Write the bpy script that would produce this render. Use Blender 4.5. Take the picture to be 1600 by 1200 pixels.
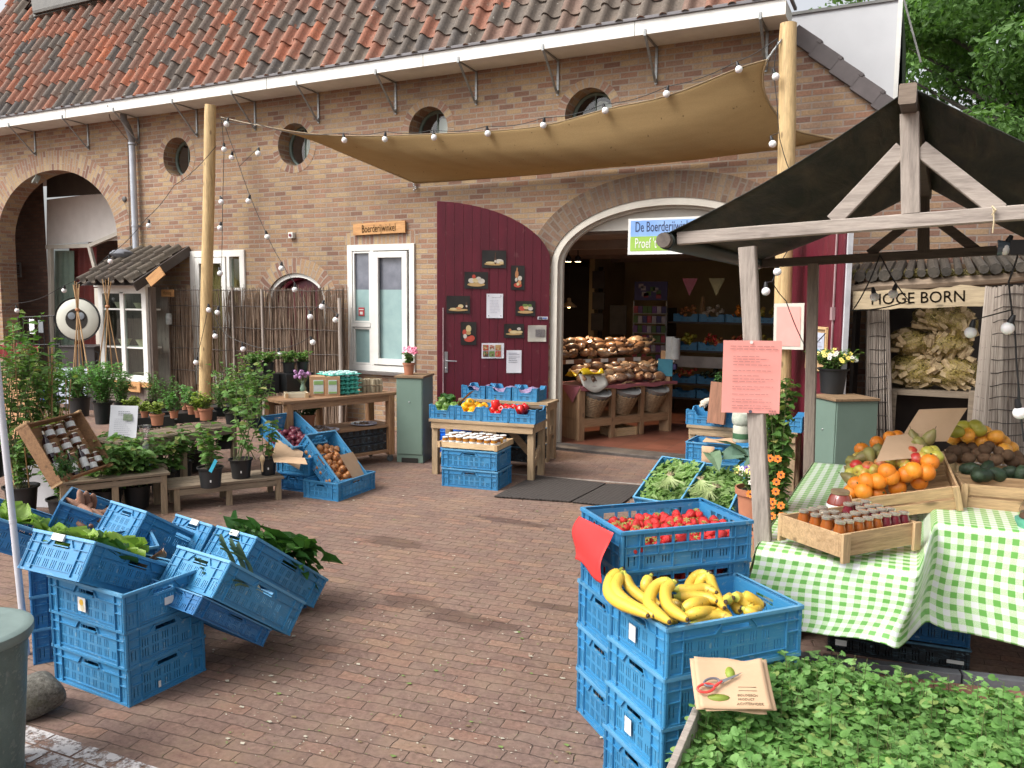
import bpy, bmesh, math, random
from mathutils import Vector, Matrix
random.seed(7)
rad = math.radians
scene = bpy.context.scene
for o in list(bpy.data.objects): bpy.data.objects.remove(o)
COL = scene.collection
PI = math.pi
EYE = Vector((0, 0, 1.85)); FL = 1258.0
YAW, PITCH, ROLL = rad(26.71), math.atan(131/1258), math.atan(.009)
FW = Vector((-math.sin(YAW)*math.cos(PITCH), math.cos(YAW)*math.cos(PITCH), -math.sin(PITCH)))
RT0 = Vector((math.cos(YAW), math.sin(YAW), 0)); UP0 = RT0.cross(FW)
RT = RT0*math.cos(ROLL)+UP0*math.sin(ROLL); UP = UP0*math.cos(ROLL)-RT0*math.sin(ROLL)
cd = bpy.data.cameras.new('camera'); cam = bpy.data.objects.new('camera', cd); COL.objects.link(cam)
cd.sensor_width = 36; cd.lens = FL/1600*36; cd.clip_start = .05; cd.clip_end = 500
cam.matrix_world = Matrix(((RT.x, UP.x, -FW.x, EYE.x), (RT.y, UP.y, -FW.y, EYE.y), (RT.z, UP.z, -FW.z, EYE.z), (0, 0, 0, 1)))
scene.camera = cam
SUN_AZ, SUN_EL = rad(-142), rad(48)      # direction towards the sun: azimuth from +y towards +x
sd = Vector((math.sin(SUN_AZ)*math.cos(SUN_EL), math.cos(SUN_AZ)*math.cos(SUN_EL), math.sin(SUN_EL)))
w = bpy.data.worlds.new('World'); scene.world = w; w.use_nodes = True
nt = w.node_tree; nt.nodes.clear()
sky = nt.nodes.new('ShaderNodeTexSky'); sky.sky_type = 'NISHITA'; sky.sun_disc = False
sky.sun_elevation = SUN_EL; sky.sun_rotation = SUN_AZ; sky.air_density = 1.0; sky.dust_density = 6.0; sky.ozone_density = 1.0
hs = nt.nodes.new('ShaderNodeHueSaturation'); hs.inputs['Saturation'].default_value = .2
bg = nt.nodes.new('ShaderNodeBackground'); bg.inputs['Strength'].default_value = .15
wo = nt.nodes.new('ShaderNodeOutputWorld')
nt.links.new(sky.outputs[0], hs.inputs['Color']); nt.links.new(hs.outputs[0], bg.inputs['Color']); nt.links.new(bg.outputs[0], wo.inputs[0])
sl = bpy.data.lights.new('sun', 'SUN'); sl.energy = 1.0; sl.angle = rad(24); sl.color = (1, .95, .88)
so = bpy.data.objects.new('sun', sl); COL.objects.link(so); so.rotation_euler = sd.to_track_quat('Z', 'Y').to_euler(); so.location = (0, 0, 20)
scene.render.engine = 'CYCLES'
scene.view_settings.view_transform = 'Standard'; scene.view_settings.look = 'None'
scene.view_settings.exposure = 0.86; scene.view_settings.gamma = 1
scene.view_settings.use_curve_mapping = False
D = 9.312                                 # distance of the shop front from the camera
def ray(px, py): return FW + RT*((px-800)/FL) + UP*((600-py)/FL)
def G(px, py, z=0):
 r = ray(px, py); return EYE + r*((z-EYE.z)/r.z)
def W(px, py, y=D):
 r = ray(px, py); return EYE + r*(y/r.y)
def proj(p):
 v = Vector(p)-EYE; z = v.dot(FW); return (800+FL*v.dot(RT)/z, 600-FL*v.dot(UP)/z)
def ZAT(x, y, py):                        # height above (x, y) seen at picture row py
 lo, hi = -1.0, 9.0
 for _ in range(40):
  m = (lo+hi)/2
  if proj((x, y, m))[1] > py: lo = m
  else: hi = m
 return lo
def new_mat(name):
 m = bpy.data.materials.new(name); m.use_nodes = True
 n = m.node_tree; b = n.nodes['Principled BSDF']; return m, n, b
def c4(c): return (c[0], c[1], c[2], 1)
def ramp(n, fac, stops, interp='LINEAR'):
 r = n.nodes.new('ShaderNodeValToRGB'); e = r.color_ramp.elements; r.color_ramp.interpolation = interp
 while len(e) > 1: e.remove(e[-1])
 e[0].position = stops[0][0]; e[0].color = c4(stops[0][1])
 for p, c in stops[1:]:
  q = e.new(p); q.color = c4(c)
 n.links.new(fac, r.inputs[0]); return r.outputs[0]
def mixc(n, fac, a, b, mode='MIX'):
 m = n.nodes.new('ShaderNodeMix'); m.data_type = 'RGBA'; m.blend_type = mode
 for s, v in ((0, fac), (6, a), (7, b)):
  if hasattr(v, 'is_output'): n.links.new(v, m.inputs[s])
  elif s == 0: m.inputs[0].default_value = v
  else: m.inputs[s].default_value = c4(v)
 return m.outputs[2]
def noise(n, scale, detail=4, vec=None, rough=.6, dist=0):
 x = n.nodes.new('ShaderNodeTexNoise'); x.inputs['Scale'].default_value = scale
 x.inputs['Detail'].default_value = detail; x.inputs['Roughness'].default_value = rough; x.inputs['Distortion'].default_value = dist
 if vec is None: vec = n.nodes.new('ShaderNodeTexCoord').outputs['Object']
 n.links.new(vec, x.inputs['Vector']); return x.outputs['Fac']
def bump(n, b, h, s=.3, d=.01):
 x = n.nodes.new('ShaderNodeBump'); x.inputs['Strength'].default_value = s; x.inputs['Distance'].default_value = d
 n.links.new(h, x.inputs['Height']); n.links.new(x.outputs[0], b.inputs['Normal'])
def mapped(n, scale=(1, 1, 1), rot=(0, 0, 0), src='Object', loc=(0, 0, 0)):
 t = n.nodes.new('ShaderNodeTexCoord'); m = n.nodes.new('ShaderNodeMapping')
 m.inputs['Scale'].default_value = scale; m.inputs['Rotation'].default_value = rot; m.inputs['Location'].default_value = loc
 n.links.new(t.outputs[src], m.inputs['Vector']); return m.outputs[0]
def math_(n, op, a, b=0.0):
 m = n.nodes.new('ShaderNodeMath'); m.operation = op
 for i, v in enumerate((a, b)):
  if hasattr(v, 'is_output'): n.links.new(v, m.inputs[i])
  else: m.inputs[i].default_value = v
 return m.outputs[0]
def island(n):
 g = n.nodes.new('ShaderNodeNewGeometry'); return g.outputs['Random Per Island']
def objrand(n): return n.nodes.new('ShaderNodeObjectInfo').outputs['Random']
MATS = {}
def mat(name, c, c2=None, rough=.6, vs=5, bmp=0, bs=60, metal=0, isl=0, objr=0, scale=(1, 1, 1), spec=.5, coat=0, lo=.35, hi=.65, sub=0, spk=None):
 """plain surface: two tones mixed by noise, island / object variation in value, fine bump"""
 if name in MATS: return MATS[name]
 m, n, b = new_mat(name)
 if c2 is None: c2 = tuple(x*.72 for x in c)
 v = mapped(n, scale)
 f = noise(n, vs, 5, v)
 col = ramp(n, f, [(lo, c2), (hi, c)])
 if isl:
  k = ramp(n, island(n), [(0, (1-isl,)*3), (1, (1+isl,)*3)])
  col = mixc(n, 1, col, k, 'MULTIPLY')
 if objr:
  k = ramp(n, objrand(n), [(0, (1-objr,)*3), (1, (1+objr,)*3)])
  col = mixc(n, 1, col, k, 'MULTIPLY')
 if spk:   # freckles, bruises or scuffs: (scale, threshold, colour, strength)
  for sc_i in (spk[0], spk[0]*.35): col = mixc(n, ramp(n, noise(n, sc_i, 2, None, .5), [(spk[1], (0,)*3), (spk[1]+.04, (spk[3],)*3)]), col, spk[2])
 n.links.new(col, b.inputs['Base Color'])
 b.inputs['Roughness'].default_value = rough; b.inputs['Metallic'].default_value = metal
 b.inputs['Specular IOR Level'].default_value = spec; b.inputs['Coat Weight'].default_value = coat
 if sub: b.inputs['Subsurface Weight'].default_value = sub; b.inputs['Subsurface Scale'].default_value = .02
 if bmp: bump(n, b, noise(n, bs, 3, v), bmp, .01)
 MATS[name] = m; return m
def wood(name, c, c2, axis='z', rough=.75, knots=True, k=1):
 if name in MATS: return MATS[name]
 m, n, b = new_mat(name)
 s = {'x': (1.2, 14, 14), 'y': (14, 1.2, 14), 'z': (14, 14, 1.2)}[axis]
 v = mapped(n, s)
 f = noise(n, 2.2*k, 6, v, .65, .4); f2 = noise(n, 9*k, 4, v, .7)
 col = ramp(n, f, [(.3, c2), (.5, c), (.7, tuple(min(1, x*1.18) for x in c))])
 col = mixc(n, 1, col, ramp(n, f2, [(.3, (.72,)*3), (.6, (1.05,)*3)]), 'MULTIPLY')
 if knots:
  vo = n.nodes.new('ShaderNodeTexVoronoi'); vo.inputs['Scale'].default_value = 1.5
  n.links.new(mapped(n, {'x': (2, 5, 5), 'y': (5, 2, 5), 'z': (5, 5, 2)}[axis]), vo.inputs['Vector'])
  col = mixc(n, ramp(n, vo.outputs['Distance'], [(.06, (.75,)*3), (.13, (0,)*3)]), col, tuple(x*.35 for x in c2))
 kk = ramp(n, island(n), [(0, (.8,)*3), (1, (1.12,)*3)]); col = mixc(n, 1, col, kk, 'MULTIPLY')
 n.links.new(col, b.inputs['Base Color']); b.inputs['Roughness'].default_value = rough
 bump(n, b, f2, .35, .004); MATS[name] = m; return m
def leafmat(name, cs, rough=.55, trans=.3):
 if name in MATS: return MATS[name]
 m, n, b = new_mat(name)
 k = len(cs)
 col = ramp(n, island(n), [(i/max(1, k-1), c) for i, c in enumerate(cs)])
 col = mixc(n, 1, col, ramp(n, noise(n, 6, 3), [(.3, (.75,)*3), (.7, (1.15,)*3)]), 'MULTIPLY')
 n.links.new(col, b.inputs['Base Color']); b.inputs['Roughness'].default_value = rough; b.inputs['Specular IOR Level'].default_value = .3
 t = n.nodes.new('ShaderNodeBsdfTranslucent'); mx = n.nodes.new('ShaderNodeMixShader'); mx.inputs[0].default_value = trans
 bright = mixc(n, 1, col, (1.3, 1.5, .7), 'MULTIPLY'); n.links.new(bright, t.inputs[0])
 o = n.nodes['Material Output']; n.links.new(b.outputs[0], mx.inputs[1]); n.links.new(t.outputs[0], mx.inputs[2]); n.links.new(mx.outputs[0], o.inputs[0])
 MATS[name] = m; return m
def glass(name='window_glass', c=(.8, .87, .85), rough=.02, alpha=.25):
 if name in MATS: return MATS[name]
 m, n, b = new_mat(name)
 b.inputs['Base Color'].default_value = c4(c); b.inputs['Roughness'].default_value = rough
 tr = n.nodes.new('ShaderNodeBsdfTransparent'); tr.inputs[0].default_value = c4(c); mx = n.nodes.new('ShaderNodeMixShader')
 fr = n.nodes.new('ShaderNodeLayerWeight'); fr.inputs[0].default_value = .5
 gl = n.nodes.new('ShaderNodeBsdfGlossy'); gl.inputs['Roughness'].default_value = rough
 f = math_(n, 'ADD', math_(n, 'MULTIPLY', math_(n, 'POWER', fr.outputs['Facing'], 4), .5), .03+alpha*.2)
 n.links.new(f, mx.inputs[0]); n.links.new(tr.outputs[0], mx.inputs[1]); n.links.new(gl.outputs[0], mx.inputs[2])
 n.links.new(mx.outputs[0], n.nodes['Material Output'].inputs[0]); MATS[name] = m; return m
def emis(name, c, s):
 if name in MATS: return MATS[name]
 m, n, b = new_mat(name); b.inputs['Base Color'].default_value = c4(c)
 b.inputs['Emission Color'].default_value = c4(c); b.inputs['Emission Strength'].default_value = s; MATS[name] = m; return m

BR = [(0, (.20, .11, .085)), (.12, (.27, .155, .11)), (.3, (.35, .235, .14)), (.45, (.41, .295, .17)), (.58, (.28, .15, .105)), (.72, (.43, .32, .19)), (.86, (.27, .17, .13)), (1, (.34, .19, .125))]
ORD = 'first second third fourth fifth sixth seventh eighth ninth tenth eleventh twelfth thirteenth fourteenth fifteenth sixteenth seventeenth eighteenth nineteenth twentieth'.split()
CNT = {}
def nth(k):
 CNT[k] = CNT.get(k, -1)+1; return ORD[min(19, CNT[k])]
def brickmat(name, stops=BR, mortar=(.37, .31, .255), bw=.215, bh=.0685, ms=.009, src='pos', rowdir=False, dirt=True):
 if name in MATS: return MATS[name]
 m, n, b = new_mat(name)
 if src == 'pos':
  g = n.nodes.new('ShaderNodeNewGeometry'); s = n.nodes.new('ShaderNodeSeparateXYZ'); n.links.new(g.outputs['Position'], s.inputs[0])
  cx = n.nodes.new('ShaderNodeCombineXYZ'); u = math_(n, 'ADD', s.outputs[0], s.outputs[1]); n.links.new(u, cx.inputs[0]); n.links.new(s.outputs[2], cx.inputs[1]); v = cx.outputs[0]
 else:
  t = n.nodes.new('ShaderNodeTexCoord'); v = t.outputs['UV']
 nw = n.nodes.new('ShaderNodeTexNoise'); nw.inputs['Scale'].default_value = 9; n.links.new(v, nw.inputs['Vector'])
 va = n.nodes.new('ShaderNodeVectorMath'); va.operation = 'MULTIPLY_ADD'; va.inputs[1].default_value = (.007, .007, 0)
 n.links.new(nw.outputs['Color'], va.inputs[0]); n.links.new(v, va.inputs[2]); vv = va.outputs[0]
 br = n.nodes.new('ShaderNodeTexBrick'); n.links.new(vv, br.inputs['Vector'])
 br.inputs['Color1'].default_value = (0, 0, 0, 1); br.inputs['Color2'].default_value = (1, 1, 1, 1); br.inputs['Mortar'].default_value = (.5, .5, .5, 1)
 br.inputs['Scale'].default_value = 1; br.inputs['Mortar Size'].default_value = ms; br.inputs['Mortar Smooth'].default_value = .25
 br.inputs['Brick Width'].default_value = bw; br.inputs['Row Height'].default_value = bh; br.offset = .5
 col = ramp(n, br.outputs['Color'], stops)
 if dirt: col = mixc(n, .12, col, (.34, .24, .15))
 fine = noise(n, 45, 4, v); col = mixc(n, 1, col, ramp(n, fine, [(.3, (.78,)*3), (.7, (1.15,)*3)]), 'MULTIPLY')
 mc = mixc(n, noise(n, 20, 3, v), mortar, tuple(x*.7 for x in mortar))
 col = mixc(n, br.outputs['Fac'], col, mc)
 if dirt:
  sv = n.nodes.new('ShaderNodeVectorMath'); sv.operation = 'MULTIPLY'; sv.inputs[1].default_value = (3.2, .25, 1); n.links.new(v, sv.inputs[0]); stn = noise(n, 1.0, 5, sv.outputs[0], .65); col = mixc(n, ramp(n, stn, [(.52, (0,)*3), (.75, (.42,)*3)]), col, (.17, .135, .11)); big = noise(n, .7, 5, v); col = mixc(n, 1, col, ramp(n, big, [(.3, (.80, .78, .77)), (.65, (1.08, 1.06, 1.04))]), 'MULTIPLY')
 if name == 'facade_brick':   # brick tone darkens gradually towards the end wing on the right
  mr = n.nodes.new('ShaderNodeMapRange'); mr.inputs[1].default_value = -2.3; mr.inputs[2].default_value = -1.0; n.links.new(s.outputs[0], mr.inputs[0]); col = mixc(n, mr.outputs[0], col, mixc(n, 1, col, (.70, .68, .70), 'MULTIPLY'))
 n.links.new(col, b.inputs['Base Color']); b.inputs['Roughness'].default_value = .9; b.inputs['Specular IOR Level'].default_value = .2
 h = math_(n, 'SUBTRACT', math_(n, 'MULTIPLY', fine, .35), br.outputs['Fac']); bump(n, b, h, .6, .008)
 MATS[name] = m; return m
I4 = Matrix.Identity(4)
class MB:
 def __init__(s): s.v = []; s.f = []; s.m = []; s.uv = None
 def add(s, vs, fs, m=0, M=None):
  o = len(s.v)
  s.v += [tuple(M @ Vector(p)) if M is not None else tuple(p) for p in vs]
  s.f += [tuple(i+o for i in f) for f in fs]; s.m += [m]*len(fs); return s
 def box(s, c, d, m=0, M=None):
  x, y, z = c; a, b, h = d[0]/2, d[1]/2, d[2]/2
  vs = [(x-a, y-b, z-h), (x+a, y-b, z-h), (x+a, y+b, z-h), (x-a, y+b, z-h), (x-a, y-b, z+h), (x+a, y-b, z+h), (x+a, y+b, z+h), (x-a, y+b, z+h)]
  return s.add(vs, [(0, 3, 2, 1), (4, 5, 6, 7), (0, 1, 5, 4), (1, 2, 6, 5), (2, 3, 7, 6), (3, 0, 4, 7)], m, M)
 def b2(s, lo, hi, m=0, M=None):
  return s.box([(a+b)/2 for a, b in zip(lo, hi)], [abs(b-a) for a, b in zip(lo, hi)], m, M)
 def beam(s, p, q, w, h, m=0, up=(0, 0, 1), ch=.0):
  p, q = Vector(p), Vector(q); d = (q-p); L = d.length; d.normalize()
  up = Vector(up)
  if abs(d.dot(up)) > .98: up = Vector((0, 1, 0))
  r = d.cross(up).normalized(); u = r.cross(d)
  M = Matrix(((r.x, d.x, u.x, p.x), (r.y, d.y, u.y, p.y), (r.z, d.z, u.z, p.z), (0, 0, 0, 1)))
  c = min(w, h)*(ch or .08)
  a, b = w/2, h/2
  ring = [(-a+c, -b), (a-c, -b), (a, -b+c), (a, b-c), (a-c, b), (-a+c, b), (-a, b-c), (-a, -b+c)]
  vs = [(x, 0, z) for x, z in ring]+[(x, L, z) for x, z in ring]
  fs = [(i, (i+1) % 8, 8+(i+1) % 8, 8+i) for i in range(8)]+[tuple(range(7, -1, -1)), tuple(range(8, 16))]
  return s.add(vs, fs, m, M)
 def tube(s, pts, r, n=8, m=0, caps=True, closed=False):
  pts = [Vector(p) for p in pts]; k = len(pts); rr = r if isinstance(r, (list, tuple)) else [r]*k
  o = len(s.v); ref = Vector((0, 0, 1)); prev = None
  for i, p in enumerate(pts):
   d = (pts[min(i+1, k-1)]-pts[max(i-1, 0)])
   if d.length < 1e-9: d = Vector((0, 0, 1))
   d.normalize()
   if prev is None:
    a = ref if abs(d.z) < .95 else Vector((1, 0, 0)); x = d.cross(a).normalized()
   else:
    x = (prev-d*prev.dot(d))
    x = x.normalized() if x.length > 1e-6 else d.orthogonal().normalized()
   prev = x; y = d.cross(x)
   for j in range(n):
    t = 2*PI*j/n; s.v.append(tuple(p+(x*math.cos(t)+y*math.sin(t))*rr[i]))
  for i in range(k-1):
   for j in range(n):
    s.f.append((o+i*n+j, o+i*n+(j+1) % n, o+(i+1)*n+(j+1) % n, o+(i+1)*n+j)); s.m.append(m)
  if caps:
   s.f.append(tuple(o+j for j in range(n-1, -1, -1))); s.f.append(tuple(o+(k-1)*n+j for j in range(n))); s.m += [m, m]
  return s
 def lathe(s, prof, n=16, m=0, M=None, wob=0):
  vs = []; fs = []; k = len(prof)
  for r, z in prof:
   for j in range(n):
    t = 2*PI*j/n; q = r*(1+(random.uniform(-wob, wob) if wob else 0)); vs.append((q*math.cos(t), q*math.sin(t), z))
  for i in range(k-1):
   for j in range(n): fs.append((i*n+j, i*n+(j+1) % n, (i+1)*n+(j+1) % n, (i+1)*n+j))
  if prof[0][0] > 1e-4: fs.append(tuple(range(n-1, -1, -1)))
  if prof[-1][0] > 1e-4: fs.append(tuple((k-1)*n+j for j in range(n)))
  return s.add(vs, fs, m, M)
 def ball(s, c, r, nu=12, nv=8, m=0, M=None, wob=0, sq=(1, 1, 1)):
  vs = []; fs = []
  for i in range(nv+1):
   a = PI*i/nv
   for j in range(nu):
    b = 2*PI*j/nu; q = r*(1+(random.uniform(-wob, wob) if wob else 0))
    vs.append((c[0]+q*sq[0]*math.sin(a)*math.cos(b), c[1]+q*sq[1]*math.sin(a)*math.sin(b), c[2]+q*sq[2]*math.cos(a)))
  for i in range(nv):
   for j in range(nu): fs.append((i*nu+j, (i+1)*nu+j, (i+1)*nu+(j+1) % nu, i*nu+(j+1) % nu))
  return s.add(vs, fs, m, M)
 def grid(s, fn, nu, nv, m=0, M=None, thick=0):
  vs = [tuple(fn(i/nu, j/nv)) for j in range(nv+1) for i in range(nu+1)]
  fs = [(j*(nu+1)+i, j*(nu+1)+i+1, (j+1)*(nu+1)+i+1, (j+1)*(nu+1)+i) for j in range(nv) for i in range(nu)]
  return s.add(vs, fs, m, M)
 def poly(s, pts, m=0, M=None): return s.add(pts, [tuple(range(len(pts)))], m, M)
 def prism(s, pts, off, m=0, M=None):
  n = len(pts); off = Vector(off); vs = [Vector(p) for p in pts]+[Vector(p)+off for p in pts]
  return s.add(vs, [tuple(range(n)), tuple(range(2*n-1, n-1, -1))]+[(i, i+n, (i+1) % n+n, (i+1) % n) for i in range(n)], m, M)
 def build(s, name, mats, parent=None, smooth=True, angle=38, world=False, loc=None, rot=None, solid=0, bevel=0, kind=None, label=None, subsurf=0):
  me = bpy.data.meshes.new(name); me.from_pydata(s.v, [], s.f); me.update()
  if not isinstance(mats, (list, tuple)): mats = [mats]
  for q in mats: me.materials.append(q)
  if len(mats) > 1: me.polygons.foreach_set('material_index', s.m)
  if smooth:
   me.shade_smooth()
   if angle < 179: me.set_sharp_from_angle(angle=rad(angle))
  o = bpy.data.objects.new(name, me); COL.objects.link(o)
  if parent is not None:
   o.parent = parent
   if world: o.location = -parent.location
  if loc is not None: o.location = loc
  if rot is not None: o.rotation_euler = rot
  if solid:
   x = o.modifiers.new('s', 'SOLIDIFY'); x.thickness = solid; x.offset = 0
  if bevel:
   x = o.modifiers.new('b', 'BEVEL'); x.width = bevel; x.segments = 2; x.limit_method = 'ANGLE'
  if subsurf:
   x = o.modifiers.new('u', 'SUBSURF'); x.levels = subsurf; x.render_levels = subsurf
  if kind: o['kind'] = kind
  if label: o['label'] = label
  return o
def T(x=0, y=0, z=0): return Matrix.Translation((x, y, z))
def Rz(a): return Matrix.Rotation(a, 4, 'Z')
def Rx(a): return Matrix.Rotation(a, 4, 'X')
def Ry(a): return Matrix.Rotation(a, 4, 'Y')
def tag(o, label, cat, group=None):
 o['label'] = label; o['category'] = cat
 if group: o['group'] = group
 return o
def thing(name, label, cat, loc=(0, 0, 0), rot=(0, 0, 0), group=None):
 o = bpy.data.objects.new(name, None); COL.objects.link(o); o.location = loc
 o.rotation_euler = rot if isinstance(rot, (tuple, list)) or hasattr(rot, 'x') else (0, 0, rot); o.empty_display_size = .1
 return tag(o, label, cat, group)
def dup(o, loc=None, rot=None, label=None, parent=None, group=None):
 kids = list(o.children)
 c = o.copy(); COL.objects.link(c); c.parent = parent
 if loc is not None: c.location = loc
 if rot is not None: c.rotation_euler = rot if not isinstance(rot, (int, float)) else (0, 0, rot)
 if label: c['label'] = label
 if group: c['group'] = group
 for k in kids: dup(k, parent=c)
 return c
def text_mb(txt, size, fontscale=(1, 1), depth=.002, align='CENTER'):
 cu = bpy.data.curves.new('t', 'FONT'); cu.body = txt; cu.size = size; cu.extrude = depth; cu.align_x = align; cu.align_y = 'CENTER'; cu.resolution_u = 3
 ob = bpy.data.objects.new('t', cu); COL.objects.link(ob)
 dg = bpy.context.evaluated_depsgraph_get(); me = ob.evaluated_get(dg).to_mesh()
 vs = [(p.co.x*fontscale[0], p.co.y*fontscale[1], p.co.z) for p in me.vertices]; fs = [tuple(p.vertices) for p in me.polygons]
 ob.evaluated_get(dg).to_mesh_clear(); bpy.data.objects.remove(ob); bpy.data.curves.remove(cu)
 return vs, fs
# ================================================================== SETTING: GROUND
def paving():
 m, n, b = new_mat('paving')
 v0 = mapped(n, (1, 1, 1), (0, 0, rad(-7)), 'Object')
 nw = n.nodes.new('ShaderNodeTexNoise'); nw.inputs['Scale'].default_value = 2.2; nw.inputs['Detail'].default_value = 3; n.links.new(v0, nw.inputs['Vector'])
 va = n.nodes.new('ShaderNodeVectorMath'); va.operation = 'MULTIPLY_ADD'; va.inputs[1].default_value = (.07, .06, 0); n.links.new(nw.outputs['Color'], va.inputs[0]); n.links.new(v0, va.inputs[2])
 nw2 = n.nodes.new('ShaderNodeTexNoise'); nw2.inputs['Scale'].default_value = 14; n.links.new(v0, nw2.inputs['Vector'])
 vb = n.nodes.new('ShaderNodeVectorMath'); vb.operation = 'MULTIPLY_ADD'; vb.inputs[1].default_value = (.022, .020, 0); n.links.new(nw2.outputs['Color'], vb.inputs[0]); n.links.new(va.outputs[0], vb.inputs[2])
 br = n.nodes.new('ShaderNodeTexBrick'); n.links.new(vb.outputs[0], br.inputs['Vector'])
 br.inputs['Color1'].default_value = (0, 0, 0, 1); br.inputs['Color2'].default_value = (1, 1, 1, 1); br.inputs['Mortar'].default_value = (.5, .5, .5, 1)
 br.inputs['Scale'].default_value = 1; br.inputs['Mortar Size'].default_value = .0035; br.inputs['Mortar Smooth'].default_value = .9
 br.inputs['Brick Width'].default_value = .185; br.inputs['Row Height'].default_value = .077; br.offset = .5
 col = ramp(n, br.outputs['Color'], [(0, (.168, .112, .094)), (.25, (.205, .132, .106)), (.5, (.185, .125, .104)), (.8, (.21, .132, .104)), (.93, (.235, .138, .104)), (1, (.25, .165, .12))])
 fine = noise(n, 38, 5, v0, .7); med = noise(n, 5, 5, v0, .7); big = noise(n, .55, 5, v0, .6)
 col = mixc(n, 1, col, ramp(n, fine, [(.3, (.62,)*3), (.7, (1.34,)*3)]), 'MULTIPLY')
 col = mixc(n, ramp(n, med, [(.45, (0,)*3), (.7, (.6,)*3)]), col, (.25, .185, .14))
 col = mixc(n, ramp(n, noise(n, 55, 3, v0, .6), [(.66, (0,)*3), (.7, (.75,)*3)]), col, (.065, .045, .035)); col = mixc(n, ramp(n, noise(n, 21, 5, mapped(n, loc=(9, 3, 0)), .75), [(.64, (0,)*3), (.7, (.8,)*3)]), col, (.15, .15, .06))
 col = mixc(n, ramp(n, noise(n, 1.7, 4, mapped(n, loc=(4, 2, 0)), .7), [(.5, (0,)*3), (.75, (.6,)*3)]), col, (.27, .185, .12))
 jc = mixc(n, ramp(n, noise(n, 3.2, 4, v0), [(.5, (0,)*3), (.62, (1,)*3)]), (.105, .08, .06), (.13, .12, .05))
 jm = math_(n, 'MULTIPLY', br.outputs['Fac'], ramp(n, noise(n, 7, 4, v0), [(.35, (.08,)*3), (.68, (.95,)*3)]))
 col = mixc(n, jm, col, jc)
 col = mixc(n, 1, col, ramp(n, big, [(.3, (.82, .80, .80)), (.7, (1.1, 1.08, 1.05))]), 'MULTIPLY')
 g = n.nodes.new('ShaderNodeNewGeometry'); wet = None
 for (x, y, rx, ry) in [(*G(615, 847)[:2], .34, .16), (*G(800, 815)[:2], .55, .10), (*G(640, 940)[:2], .26, .14), (*G(730, 968)[:2], .46, .12), (*G(870, 948)[:2], .3, .06)]:
  s = n.nodes.new('ShaderNodeMapping'); s.vector_type = 'TEXTURE'; s.inputs['Location'].default_value = (x, y, 0); s.inputs['Scale'].default_value = (rx, ry, 1)
  n.links.new(g.outputs['Position'], s.inputs[0])
  l = n.nodes.new('ShaderNodeVectorMath'); l.operation = 'LENGTH'; n.links.new(s.outputs[0], l.inputs[0])
  k = math_(n, 'ADD', l.outputs['Value'], math_(n, 'MULTIPLY', noise(n, 6, 6, mapped(n, (.5, 2, 1)), .75), 1.7))
  k = math_(n, 'MULTIPLY', k, .45)
  r_ = math_(n, 'MAXIMUM', ramp(n, k, [(0, (1,)*3), (.66, (1,)*3), (.74, (0,)*3)]), math_(n, 'MULTIPLY', math_(n, 'GREATER_THAN', br.outputs['Fac'], .15), ramp(n, k, [(0, (1,)*3), (.95, (1,)*3), (1, (0,)*3)])))
  wet = r_ if wet is None else math_(n, 'MAXIMUM', wet, r_)
 col = mixc(n, math_(n, 'MULTIPLY', wet, .5), col, (.06, .034, .028))
 n.links.new(col, b.inputs['Base Color'])
 ro = math_(n, 'SUBTRACT', .88, math_(n, 'MULTIPLY', wet, .35)); n.links.new(ro, b.inputs['Roughness']); b.inputs['Specular IOR Level'].default_value = .25
 h = math_(n, 'SUBTRACT', math_(n, 'ADD', math_(n, 'MULTIPLY', fine, .3), math_(n, 'MULTIPLY', br.outputs['Color'], .35)), math_(n, 'MULTIPLY', br.outputs['Fac'], 1.0))
 bump(n, b, h, .8, .012); return m
gr = MB(); gr.b2((-60, -30, -.3), (40, 80, 0)); gr.build('ground', paving(), smooth=False, kind='structure')
lit = MB()
for i in range(1500):
 p = G(random.uniform(330, 1000), random.uniform(740, 1195))
 if p.y > 9: continue
 r = random.uniform(.002, .007) if random.random() < .9 else random.uniform(.008, .018); a = random.uniform(0, 6.3)
 k = 0 if random.random() < .5 else random.choice((1, 2))
 lit.add([(p.x+r*math.cos(a+t), p.y+r*.6*math.sin(a+t), .005+random.uniform(0, .004)) for t in (0, 1.4, 2.8, 4.3)], [(0, 1, 2, 3)], k)
lit.build('debris', [mat('crumb', (.5, .46, .36)), mat('torn_leaf', (.16, .24, .06)), mat('dry_leaf', (.22, .16, .08))], smooth=False, kind='stuff', label='torn leaves, petals and crumbs scattered over the brick paving')
pm = MB()
def paintmat():
 m, n, b = new_mat('road_paint'); v = mapped(n)
 f = noise(n, 16, 6, v, .75); tr = n.nodes.new('ShaderNodeBsdfTransparent'); mx = n.nodes.new('ShaderNodeMixShader')
 n.links.new(mixc(n, noise(n, 3, 3, v), (.62, .60, .60), (.45, .42, .41)), b.inputs['Base Color']); b.inputs['Roughness'].default_value = .85
 n.links.new(ramp(n, f, [(.42, (0,)*3), (.54, (.9,)*3)]), mx.inputs[0]); n.links.new(tr.outputs[0], mx.inputs[1]); n.links.new(b.outputs[0], mx.inputs[2])
 n.links.new(mx.outputs[0], n.nodes['Material Output'].inputs[0]); return m
q0, q1 = G(60, 1146), G(330, 1235); dv = (q1-q0).normalized(); nv_ = Vector((-dv.y, dv.x, 0))
for k in range(7):
 for r_ in (0, 1):
  a = q0+dv*(k*.205+.1*r_-.12)-nv_*(r_*.098-.02); e = dv*.194; f_ = nv_*.088
  pm.add([a+Vector((0, 0, .004)), a+e+Vector((0, 0, .004)), a+e-f_+Vector((0, 0, .004)), a-f_+Vector((0, 0, .004))], [(0, 3, 2, 1)])
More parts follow.
